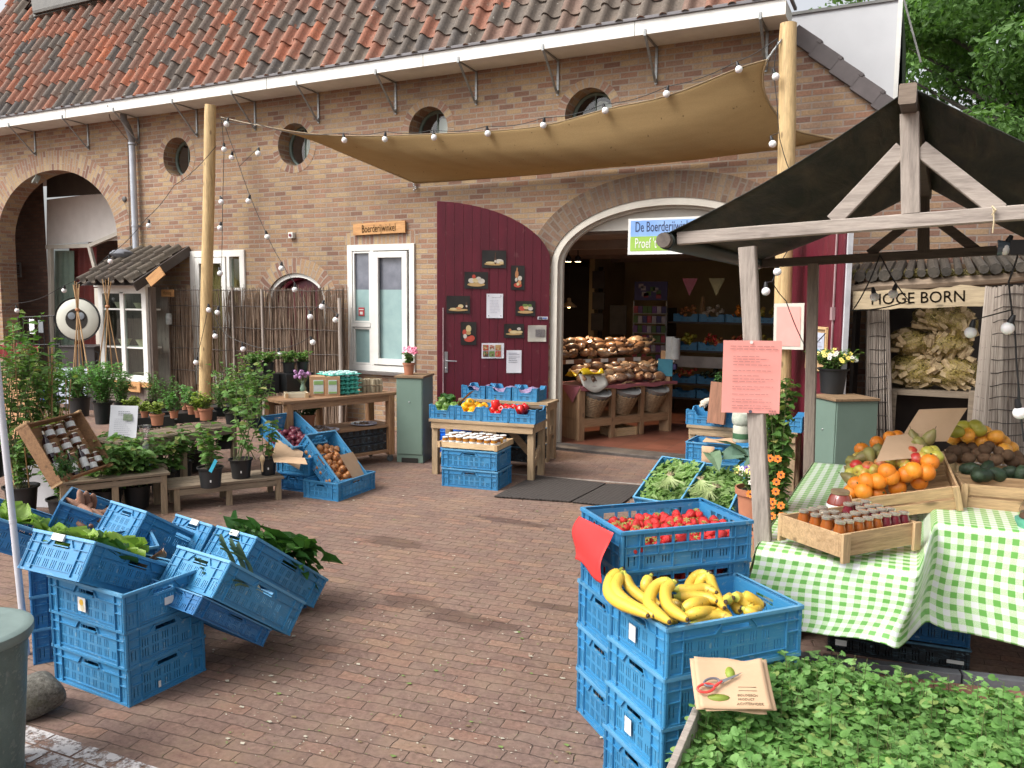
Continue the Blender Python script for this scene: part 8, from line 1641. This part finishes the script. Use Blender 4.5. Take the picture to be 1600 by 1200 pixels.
for px, py in ((1203, 716), (1215, 717), (1213, 753), (1207, 784), (1205, 790), (1220, 790), (1212, 768), (1206, 806), (1221, 806), (1220, 742), (1172, 772), (1226, 816)):
 c = W(px, py, p.y-.13)-Vector((p.x, p.y, t.location.z)); nn = (EYE-Vector(t.location)).normalized(); s_ = nn.orthogonal().normalized()
 for j in range(7): b_ = Matrix.Rotation(j*.9, 3, nn) @ s_; d2 = nn.cross(b_); q.add([c, c+b_*.014+d2*.010, c+b_*.024+nn*.003, c+b_*.014-d2*.010], [(0, 1, 2, 3)], 6)
 q.ball(tuple(c+nn*.002), .006, 6, 4, 2)
q.build('blossom', FC, t, smooth=False, rot=(0, 0, -t.rotation_euler.z))
# ================================================================== MATS
def mattex():
 m, n, b = new_mat('rubber_mat'); v = mapped(n, (1, 1, 1)); vo = n.nodes.new('ShaderNodeTexVoronoi'); vo.inputs['Scale'].default_value = 26; vo.inputs['Randomness'].default_value = .15; n.links.new(v, vo.inputs['Vector'])
 col = ramp(n, vo.outputs['Distance'], [(.25, (.012, .010, .009)), (.5, (.05, .041, .036))]); n.links.new(col, b.inputs['Base Color']); b.inputs['Roughness'].default_value = .8; bump(n, b, vo.outputs['Distance'], .9, .02); return m
MM = mattex()
for k, (a, b_, c, d_) in enumerate((((772, 778), (835, 745), (947, 757.5), (892, 786)), ((894, 786.5), (949, 758), (1010, 762), (965, 794)))):
 P4 = [G(*x, .0) for x in (a, d_, c, b_)]; q = MB(); q.prism([p+Vector((0, 0, .004)) for p in P4], (0, 0, .016)); tag(q.build('rubber_mat', MM, smooth=False, bevel=.004), ('left' if k == 0 else 'right')+' black rubber ring mat on the paving before the shop door', 'door mat', 'rubber mats')
q = MB(); a, b_ = G(790, 741), G(1012, 759); q.prism([a+Vector((0, 0, .002)), b_+Vector((0, 0, .002)), b_+Vector((0, .035, .002)), a+Vector((0, .035, .002))], (0, 0, .006)); q.build('edging_strip', mat('pale_grout', (.36, .31, .27), (.24, .20, .17), vs=14), smooth=False, kind='structure')
# ================================================================== INSIDE THE SHOP
random.seed(77)
ca, cb_ = G(905, 692), G(1012, 680); cu = (cb_-ca).normalized(); cu.z = 0; cn = Vector((cu.y, -cu.x, 0)); cL = 1.62; cH = ZAT(ca.x, ca.y, 604)
ct_ = thing('bread_counter', 'pine bread counter with a pink cloth just inside the shop door', 'counter', ca, math.atan2(cu.y, cu.x)); M_CTR = wood('counter_wood', (.36, .22, .12), (.25, .145, .075), 'z'); M_CTRX = wood('counter_wood_x', (.36, .22, .12), (.25, .145, .075), 'x')
q = MB(); q.b2((-.0, .0, 0), (.025, .62, cH-.03)); q.build('side_panel', M_CTR, ct_, smooth=False)
for k in range(4): q = MB(); q.b2((k*.52-.01 if k else -.035, -.03, 0), (k*.52+.06, .03, cH-.03)); q.build('post', M_CTR, ct_, smooth=False, bevel=.003)
for z in (.30, .33): q = MB(); q.b2((0, -.028, z-.10), (cL, -.005, z)) if z == .30 else q.b2((0, 0, .29), (cL, .55, .31)); q.build('shelf_board', M_CTRX, ct_, smooth=False)
q = MB(); q.b2((-.03, -.05, cH-.05), (cL+.05, .66, cH-.005)); q.build('top', M_CTRX, ct_, smooth=False)
q = MB(); q.grid(lambda u, v: (-.04+u*(cL+.1), -.06+v*.7, cH+.004*math.sin(u*30)), 24, 6); q.grid(lambda u, v: (-.04+u*(cL+.1), -.062, cH-.045*v-.015*v*math.sin(u*19)), 40, 2); q.add([(-.045, -.06, cH), (-.045, .66, cH), (-.045, .35, cH-.02), (-.045, .10, cH-.22)], [(0, 1, 2, 3)]); q.build('pink_cloth', mat('pink_cloth', (.36, .12, .14), (.28, .09, .11)), ct_)
Mc = T(*ca) @ Rz(math.atan2(cu.y, cu.x))
q = MB(); q.b2((.0, .40, cH+.26), (cL, .43, cH+.32)); q.build('label_rail', mat('red_rail', (.22, .09, .05)), ct_, smooth=False)
for k in range(5): q = MB(); q.b2((.06+k*.30, .392, cH+.265), (.19+k*.30, .398, cH+.315)); q.build('price_card', M_TAG, ct_, smooth=False)
M_BREAD = [mat('bread_%d' % i, c, tuple(x*.55 for x in c), rough=.3, vs=13, coat=.35, objr=.3, bmp=.4, bs=30) for i, c in enumerate(((.40, .22, .12), (.55, .38, .24), (.24, .14, .09)))]
BRD = []
for i in range(3): random.seed(200+i); BRD.append(protomesh(MB().ball((0, 0, 0), .1, 14, 10, 0, sq=(1.3, .8, .62), wob=.10).tube([(.11, 0, 0), (.17, .01, .02), (.20, .02, .05)], [.03, .012, .035], 7, 0), 'bread_bag', M_BREAD[i], angle=50))
random.seed(78)
for k in range(60):
 back = k >= 30; i = k % 30; x = .08+(i % 10)*.165+.05*(i//10); y = (.46+.10*(i//10)) if back else (.06+.11*(i//10)); z = cH+(.38 if back else .06)+.07*(i//10)+random.uniform(0, .04)
 put(BRD[random.randrange(3)], 'bread_bag', ('bagged loaf on the %s tier of the bread counter, %s from the left, %s' % ('rear' if back else 'front', ORD[i % 10], ('in front', 'middle row', 'behind')[i//10])), 'bread', Mc @ T(x+random.uniform(-.04, .04), y, z) @ rr(.25), 'bagged loaves, rear tier' if back else 'bagged loaves, front tier', random.uniform(.7, .95))
q = MB(); q.grid(lambda u, v: (.0+.36*u, -.05+.38*v, cH+.16+.05*math.sin(u*7)*math.sin(v*6)+.04*math.sin(v*11)), 14, 14, 0); q.grid(lambda u, v: (-.02+.42*u, -.09+.1*v-.0, cH+.02+.14*v-.10*math.sin(u*3.1)*(1-v)), 10, 4, 1)
t = q.build('yellow_bag', [mat('yellow_plastic', (.75, .52, .02), (.6, .4, .02), rough=.25, vs=9), mat('white_cloth', (.6, .58, .52))], solid=.006); t.matrix_world = Mc; tag(t, 'bright yellow bags on a white cloth at the near end of the bread counter', 'bag')
def basket():
 mb = MB()
 for j in range(11): z = .02+j*.026; r = .13+.05*j/11; mb.tube([(r*math.cos(a_*PI/10), r*math.sin(a_*PI/10), z+.005*(a_ % 2)) for a_ in range(21)], .012, 5, 0, caps=False)
 for j in range(20): a_ = j*PI/10; mb.tube([(.125*math.cos(a_), .125*math.sin(a_), .01), (.185*math.cos(a_), .185*math.sin(a_), .31)], .008, 4, 0)
 mb.tube([(.19, 0, .30), (.16, 0, .40), (.05, 0, .45), (-.05, 0, .45), (-.16, 0, .40), (-.19, 0, .30)], .012, 6, 0); mb.lathe([(.12, .2), (.165, .30), (.2, .36), (.185, .34)], 14, 1); return mb
BK = protomesh(basket(), 'wicker_basket', [mat('wicker', (.33, .22, .12), (.20, .125, .065), vs=30), mat('grey_liner', (.30, .30, .29), (.2, .2, .2))], angle=50)
for k in range(3): put(BK, 'wicker_basket', ('left', 'middle', 'right')[k]+' wicker basket on the shelf of the bread counter', 'basket', Mc @ T(.29+k*.52, .14, .345) @ Rx(.38), 'baskets under the bread counter', 1.0)
MM_ = Mc @ T(.80, .15, .0); woodcrate('low pine box on the shop floor under the middle basket', MM_, .40, .3, .14, slat=1, mx=M_CRP)
a = G(1038, 676); q = MB(); q.b2((a.x-.07, a.y-.04, 0), (a.x+.07, a.y+.08, ZAT(a.x, a.y, 548))); q.build('post', M_CTR, barn, world=True, smooth=False)
zt_ = ZAT(a.x, a.y, 585); q = MB(); q.box((a.x+.0, a.y-.05, zt_+.1), (.21, .006, .24)); tag(q.build('blue_note', mat('teal_note', (.03, .20, .30)), smooth=False), 'teal blue note stuck on the wooden post inside the shop', 'notice')
zt_ = ZAT(a.x, a.y, 548); q = MB(); q.box((a.x+.06, a.y-.0, zt_+.02), (.13, .10, .36)); q.lathe([(0, 0), (.07, 0), (.07, .3), (0, .3)], 14, 0, T(a.x+.12, a.y, zt_-.12)); q.box((a.x+.10, a.y, zt_-.22), (.1, .09, .08), 1); tag(q.build('soap_dispenser', [mat('pale_plastic', (.45, .47, .46), rough=.3), mat('purple_cap', (.03, .02, .10))], bevel=.01), 'white dispenser mounted on top of the wooden post inside the shop', 'dispenser')
yr = D+3.3; a, b_ = W(989, 560, yr), W(1040, 560, yr); zt_ = W(1000, 470, yr).z; z0_ = .05
t = thing('seed_rack', 'narrow wire rack packed with small coloured packets inside the shop', 'display rack', ((a.x+b_.x)/2, yr, 0)); wr = (b_.x-a.x)
q = MB()
for s in (-1, 1): q.tube([(s*wr/2, -.02, 0), (s*wr/2, -.02, zt_)], .012, 6)
q.build('uprights', M_GALV, t)
for r_ in range(9):
 z = zt_-.05-(r_+1)*.155; q = MB(); q.box((0, 0, z), (wr, .10, .01)); q.build('tier', M_GALV, t, smooth=False)
 q = MB()
 for c_ in range(7): q.box((-wr/2+wr*(c_+.5)/7, -.03, z+.065), (wr/7-.008, .03, .11), random.randrange(5))
 q.build('packets', [mat('pk_navy', (.04, .04, .14)), mat('pk_grey', (.30, .30, .36)), mat('pk_green', (.06, .13, .04)), mat('pk_red', (.30, .05, .08)), mat('pk_purple', (.12, .06, .2))], t, smooth=False)
q = MB(); q.box((0, 0, zt_+.16), (wr, .02, .30)); [q.box((random.uniform(-.14, .14)*wr*2.2, -.012, zt_+.16+random.uniform(-.1, .1)), (.08, .004, .07), random.choice((1, 2, 3))) for k in range(9)]; q.build('header', [MATS['pk_navy'], MATS['pk_red'], MATS['pk_grey'], MATS['pk_green']], t, smooth=False)
yw = D+3.6; sh = thing('produce_shelves', 'dark shelving with crates of fruit along the inner shop wall', 'shelving', (W(1110, 600, yw).x, yw, 0)); x0_, x1_ = W(1043, 550, yw).x, W(1245, 550, yw).x
LV = [W(1100, 503, yw).z, W(1100, 548, yw).z, W(1100, 600, yw).z, .30]
q = MB(); [q.b2((x0_, yw-.02, z-.03), (x1_, yw+.5, z)) for z in LV]; q.b2((x0_-.04, yw-.02, 0), (x0_, yw+.5, 1.75)); q.b2((x1_, yw-.02, 0), (x1_+.04, yw+.5, 2.3)); q.build('frame', mat('dark_shelf', (.05, .038, .03)), sh, world=True, smooth=False)
q = MB(); q.b2((x0_+.05, yw+.05, LV[1]-.28), (x1_, yw+.06, LV[1]-.10)); q.build('white_strip', mat('dim_white', (.45, .44, .42)), sh, world=True, smooth=False)
for r_ in range(4):
 for k in range(5):
  z = LV[r_]; x = x0_+.28+k*.42
  tray('scooped tray on the inner shelves, '+('top', 'second', 'third', 'lowest')[r_]+' shelf, number '+('one', 'two', 'three', 'four', 'five')[k]+' from the left', (x, yw+.16, z+.001), sc=(1.38, .85, .8), group='scooped trays on the inner shelves')
KI = {'a': (ONI, 'onion', 'onion'), 'm': (mu, 'mushroom', 'mushroom'), 'c': (ORA, 'orange', 'orange'), 'y': (LEMO, 'lemon', 'lemon'), 'r': (APR, 'apple', 'red apple'), 'k': (AVO, 'avocado', 'avocado'), 'g': (APY, 'apple', 'green apple')}
for r_, row in enumerate(('amcgk', 'yrrgk', 'rkgar')):
 for k, ch in enumerate(row):
  me, nm, lb = KI[ch]; s = {'m': 1.5, 'c': .8, 'y': 1.0}.get(ch, 1)
  for i in range(12 if r_ < 2 else 9): put(me, nm, '%s on the %s inner shelf of the shop, %s tray' % (lb, ('top', 'second', 'third')[r_], ('first', 'second', 'third', 'fourth', 'fifth')[k]), nm, T(x0_+.28+k*.42+random.uniform(-.14, .14), yw+.06+.08*(i % 3), LV[r_]+.10+.035*(i//3)*.8+.03*(i % 3)) @ rr(), '%ss, inner shelf %s' % (lb, ('top', 'second', 'third')[r_]), s)
for k, (px, py, w_, h_) in enumerate([(935, 437, .22, .3), (935, 470, .22, .3), (933, 503, .22, .3), (966, 500, .3, .5)]):
 p = W(px, py, D+3.9); q = MB(); q.box((0, 0, 0), (w_, .02, h_)); tag(q.build('wall_picture', mat('dim_picture', (.045, .04, .04), (.02, .02, .02)), loc=p, smooth=False), 'dim framed picture on the back wall of the shop, '+('topmost', 'middle', 'lowest', 'right hand, largest')[k], 'picture', 'dim pictures on the back wall')
for k, (px, c) in enumerate(((1078, (.30, .06, .09)), (1120, (.26, .23, .10)))): a = W(px, 435, D+1.9); q = MB(); q.prism([(a.x-.11, a.y, a.z), (a.x+.11, a.y, a.z), (a.x, a.y, a.z-.24)], (0, .004, 0)); tag(q.build('pennant', mat('pennant_%d' % k, c), smooth=False), ('pink', 'olive', 'teal')[k]+' pennant hanging inside the shop doorway', 'pennant', 'pennants')
a = W(1098, 462, yw); q = MB(); q.lathe([(0, 0), (.045, 0), (.05, .1), (.03, .2), (.02, .3), (0, .3)], 10); tag(q.build('gourd', mat('gourd', (.35, .22, .10), (.2, .14, .07), vs=20), loc=(a.x-.02, yw+.1, LV[0]+.1)), 'tall pale gourd standing on the top inner shelf', 'gourd')
# ================================================================== FOREGROUND LEFT
yp = 2.45; a, b_ = W(-2, 600, yp), W(47, 1075, 2.45); t = b_+(a-b_)*3.6; q = MB(); q.tube([(0, 0, 0), (a-b_)*.5, (a-b_), t-b_], .0165, 16); q.tube([(a-b_)*.55, (a-b_)*.56], .018, 16)
b0_ = Vector((b_.x, b_.y, b_.z)); tag(q.build('white_pole', mat('white_metal_pole', (.60, .60, .64), (.52, .52, .56), rough=.35, vs=3), loc=b0_), 'thin leaning white metal pole standing at the grey stone', 'pole')
def stone_():
 mb = MB(); mb.ball((0, 0, .0), .17, 28, 20, 0, sq=(1.0, .62, .58))
 mb.v = [(x*(1+.16*math.sin(y*31+z*17)+.05*math.sin(x*60)), y*(1+.15*math.sin(x*23+1)), z*(1+.18*math.sin(x*19+y*9))+.025*math.sin(x*12)) for x, y, z in mb.v]; return mb
def stmat():
 m, n, b = new_mat('granite'); f = noise(n, 60, 8, None, .8); g_ = noise(n, 6, 4)
 col = ramp(n, f, [(.38, (.075, .068, .058)), (.48, (.17, .16, .135)), (.6, (.26, .245, .21)), (.68, (.45, .43, .38))]); col = mixc(n, ramp(n, g_, [(.55, (0,)*3), (.7, (.7,)*3)]), col, (.12, .12, .05)); n.links.new(col, b.inputs['Base Color']); b.inputs['Roughness'].default_value = .95; bump(n, b, f, 1, .02); return m
p = (G(30, 1135)+G(112, 1108))/2; o = stone_().build('stone', stmat(), loc=(p.x-.11, p.y-.02, .075), rot=(0, .1, .25)); tag(o, 'rough speckled stone at the foot of the white pole', 'stone')
t = thing('plastic_bin', 'grey green plastic bin with a lid and wire handle at the left edge', 'bin', (-3.125, 1.67, 0), -.1); t.scale = (1, 1, 1.1)
gr_ = mat('bin_plastic', (.115, .165, .15), (.08, .12, .11), rough=.5, vs=9, bmp=.3, spk=(45, .62, (.22, .25, .23), .4))
q = MB(); q.lathe([(0, 0), (.165, 0), (.172, .012), (.172, .022), (.168, .025), (.205, .50), (.212, .50), (.214, .535)], 40, 0); q.build('tub', gr_, t, angle=50)
q = MB(); q.lathe([(.222, .515), (.226, .52), (.226, .548), (.21, .556), (.19, .552), (.06, .566), (0, .568)], 40, 0); q.build('lid', mat('bin_lid', (.17, .23, .215), (.13, .18, .17), rough=.45, vs=8), t, angle=50)
q = MB(); q.tube([Matrix.Rotation(.55, 3, 'Z') @ Vector(p) for p in ((-.02, -.20, .46), (-.01, -.225, .40), (.03, -.235, .385), (.10, -.215, .395), (.135, -.18, .43), (.115, -.175, .455))], .005, 8); q.build('handle', mat('handle_grey', (.5, .53, .5), rough=.3, metal=.3), t)
# ================================================================== FOREGROUND RIGHT: BED OF SEEDLINGS
bed = thing('planter_bed', 'dense bright green bed of young leafy seedlings in the lower right corner', 'plant bed', (.35, 2.6, 0))
zp = .50; Pb = [G(1062, 1180, zp), G(1120, 1045, zp), G(1250, 1020, zp), G(1400, 1048, zp), G(1600, 1080, zp), G(1760, 1120, zp), G(1800, 1500, zp), G(1050, 1500, zp)]
q = MB(); q.prism([(p.x, p.y, zp-.16) for p in Pb], (0, 0, -(zp-.16))); q.build('soil_box', M_SOIL, bed, world=True, smooth=False)
M_SEED = leafmat('seedling', [(.09, .21, .05), (.13, .27, .07), (.17, .33, .09), (.14, .29, .075), (.20, .38, .12), (.24, .42, .14), (.30, .38, .12)], trans=.35)
def inpoly(x, y): 
 c = False; n = len(Pb); j = n-1
 for i in range(n):
  a, b_ = Pb[i], Pb[j]
  if (a.y > y) != (b_.y > y) and x < (b_.x-a.x)*(y-a.y)/(b_.y-a.y)+a.x: c = not c
  j = i
 return c
def lobed(mb, p, d, L, wd, m=0):
 """roundish rocket leaf: stalk, two side lobes and a wide end lobe"""
 d = d.normalized(); n = Vector((random.gauss(0, .35), random.gauss(0, .35), 1)); s_ = d.cross(n).normalized(); u = s_.cross(d)
 F = lambda a, b, c=0: p+d*L*a+s_*wd*b+u*L*c
 mb.add([F(0, 0), F(.36, .05), F(.42, .30, .04), F(.54, .10), F(.62, .42, .05), F(.80, .50, .0), F(.97, .26, -.10), F(1.02, 0, -.13), F(.97, -.26, -.10), F(.80, -.50, 0), F(.62, -.42, .05), F(.54, -.10), F(.42, -.30, .04), F(.36, -.05), F(.62, 0, .0), F(.82, 0, -.03)],
  [(0, 1, 13), (1, 2, 3), (13, 11, 12), (1, 3, 11, 13), (3, 4, 14), (3, 14, 11), (11, 14, 10), (4, 5, 15, 14), (5, 6, 15), (6, 7, 15), (7, 8, 15), (8, 9, 15), (9, 10, 14, 15)], m)
seed = MB(); xs_, ys__ = [p.x for p in Pb], [p.y for p in Pb]; cnt = 0; k = 0
while cnt < 3300 and k < 40000:
 k += 1; x, y = random.uniform(min(xs_), max(xs_)), random.uniform(1.0, max(ys__))
 if not inpoly(x, y): continue
 pp = proj((x, y, zp))
 if pp[0] > 1660 or pp[1] > 1290: continue
 cnt += 1; hh = zp-.05+.05*math.sin(x*7+1)*math.sin(y*6)+random.gauss(0, .03)+(.07 if random.random() < .04 else 0)
 c = Vector((x, y, hh)); seed.tube([(x+random.gauss(0, .01), y+random.gauss(0, .01), zp-.16), c], [.0016, .0012], 4, 1, caps=False)
 for j in range(random.randint(4, 6)):
  a_ = random.uniform(0, 6.28); lobed(seed, c-Vector((0, 0, random.uniform(0, .05))), Vector((math.cos(a_), math.sin(a_), random.uniform(-.05, .55))), random.uniform(.028, .060), random.uniform(.024, .040))
o = seed.build('seedlings', [M_SEED, M_STEM], bed, world=True, smooth=False, kind='stuff')
q = MB(); a, b_ = G(1066, 1172, zp-.02), G(1097, 1098, zp-.02); a2 = a+(a-b_)*1.2; q.b2((0, 0, 0), (0, 0, 0)); q = MB(); q.beam(a2, b_+(b_-a)*.3, .022, .07); q.build('edge_board', M_GREYX, bed, world=True, smooth=False)
q = MB(); a, b_ = G(1180, 1040), G(1700, 1103); dv = (b_-a).normalized(); nv_ = Vector((-dv.y, dv.x, 0)); M_KERB = mat('kerb_stone', (.15, .155, .17), (.10, .105, .115), rough=.6, vs=8, bmp=.2)
for k in range(4): s0 = a+dv*(k*.62-.3); q.prism([s0, s0+dv*.612, s0+dv*.612-nv_*.055, s0-nv_*.055][::-1], (0, 0, .105))
q.build('kerb', M_KERB, smooth=False, bevel=.004, kind='structure')
q = MB(); q.prism([a-nv_*.06, b_-nv_*.06, b_-nv_*.13, a-nv_*.13][::-1], (0, 0, .06)); q.build('terracotta_edging', mat('terra_edge', (.30, .15, .10), (.22, .11, .08)), smooth=False, kind='structure')
c = G(1143, 1068, .60); uu = (G(1180, 1098, .57)-G(1080, 1094, .57)).normalized(); vv = (G(1110, 1024, .66)-G(1080, 1094, .57)); vv = (vv-uu*vv.dot(uu)).normalized(); nb = uu.cross(vv)
bw2, bh2 = .225, .185
for k in range(3):
 q = MB(); rot_ = (.0, .10, -.06)[k]; off = (0, .018, -.012)[k]
 f = lambda x, y: c+(uu*(x*bw2+off)+vv*(y*bh2)+nb*(-.009*k+.012*(y*y*2-.5*x)+.010*(x > .35)*(x-.35)*4+.006*math.sin(x*5+k)))+vv*(rot_*x*.1)
 g2 = lambda u, v: f(u-.5, (v-.5)*(1+(-.14*math.exp(-((u-.72)/.18)**2) if v > .5 else 0)))
 q.grid(g2, 16, 10, 0)
 if k == 0:
  for (txt, x, y, s_) in (('BIOLOGISCH', .05, -.24, .011), ('PRODUCT', .05, -.32, .011), ('ACHTERHOEK', .02, -.41, .013)):
   vs, fs = text_mb(txt, s_, (1, 1), 0, 'LEFT'); q.add([tuple(f(x+vx_/bw2, y+vy_/bh2)+nb*.0022) for vx_, vy_, vz_ in vs], fs, 1)
  for r_ in range(2): q.add([tuple(f(x, y)+nb*.002) for x, y in ((.08, -.08-.07*r_), (.34, -.08-.07*r_), (.34, -.07-.07*r_), (.08, -.07-.07*r_))], [(0, 1, 2, 3)], 1)
  q.add([tuple(f(-.22+.16*math.cos(t*.52), -.28+.07*math.sin(t*.52))+nb*.0018) for t in range(12)], [tuple(range(12))], 2); q.add([tuple(f(.0+.07*math.cos(t*.52), .20+.12*math.sin(t*.52))+nb*.0018) for t in range(12)], [tuple(range(12))], 2)
 o = q.build('paper_bag', [M_KRAFT, mat('bag_print', (.22, .16, .09)), MATS['bag_green']], angle=60, solid=.001); tag(o, ('top printed brown paper bag under the scissors', 'second brown paper bag of the pile under the scissors', 'lowest brown paper bag of the pile under the scissors')[k], 'paper bag', 'paper bags at the banana stack')
sc_ = thing('scissors', 'open scissors with red and grey handles lying on the brown paper bags', 'scissors', c)
def SP(px, py, h=.012): r = ray(px, py); o_ = c+nb*h; return EYE+r*((o_-EYE).dot(nb)/r.dot(nb))-c
q = MB(); a, b_ = SP(1126, 1066), SP(1160, 1051); s_ = (b_-a).cross(nb).normalized()*.006; q.prism([a-s_, b_, a+s_], nb*.002); q.prism([a-s_+nb*.002, SP(1156, 1055)+nb*.002, a+s_+nb*.002], nb*.002); q.build('blade', mat('blade_steel', (.38, .37, .37), rough=.3, metal=.8), sc_, smooth=False)
for k, (cx_, cy_, rx_, ry_) in enumerate(((1103, 1075, 13, 6.5), (1112, 1066, 12, 6))):
 q = MB(); L_p = [SP(cx_+rx_*math.cos(t*PI/8)+1.5*math.sin(t*PI/8), cy_+ry_*math.sin(t*PI/8)-2*math.cos(t*PI/8), .014) for t in range(17)]; q.tube(L_p, .0042, 7, k, caps=False); q.tube([L_p[0], SP(1128, 1064, .014)], [.005, .0045], 7, k); q.build('handle', [mat('scissor_red', (.65, .05, .04), rough=.35), mat('scissor_grey', (.16, .15, .17), rough=.4)], sc_)
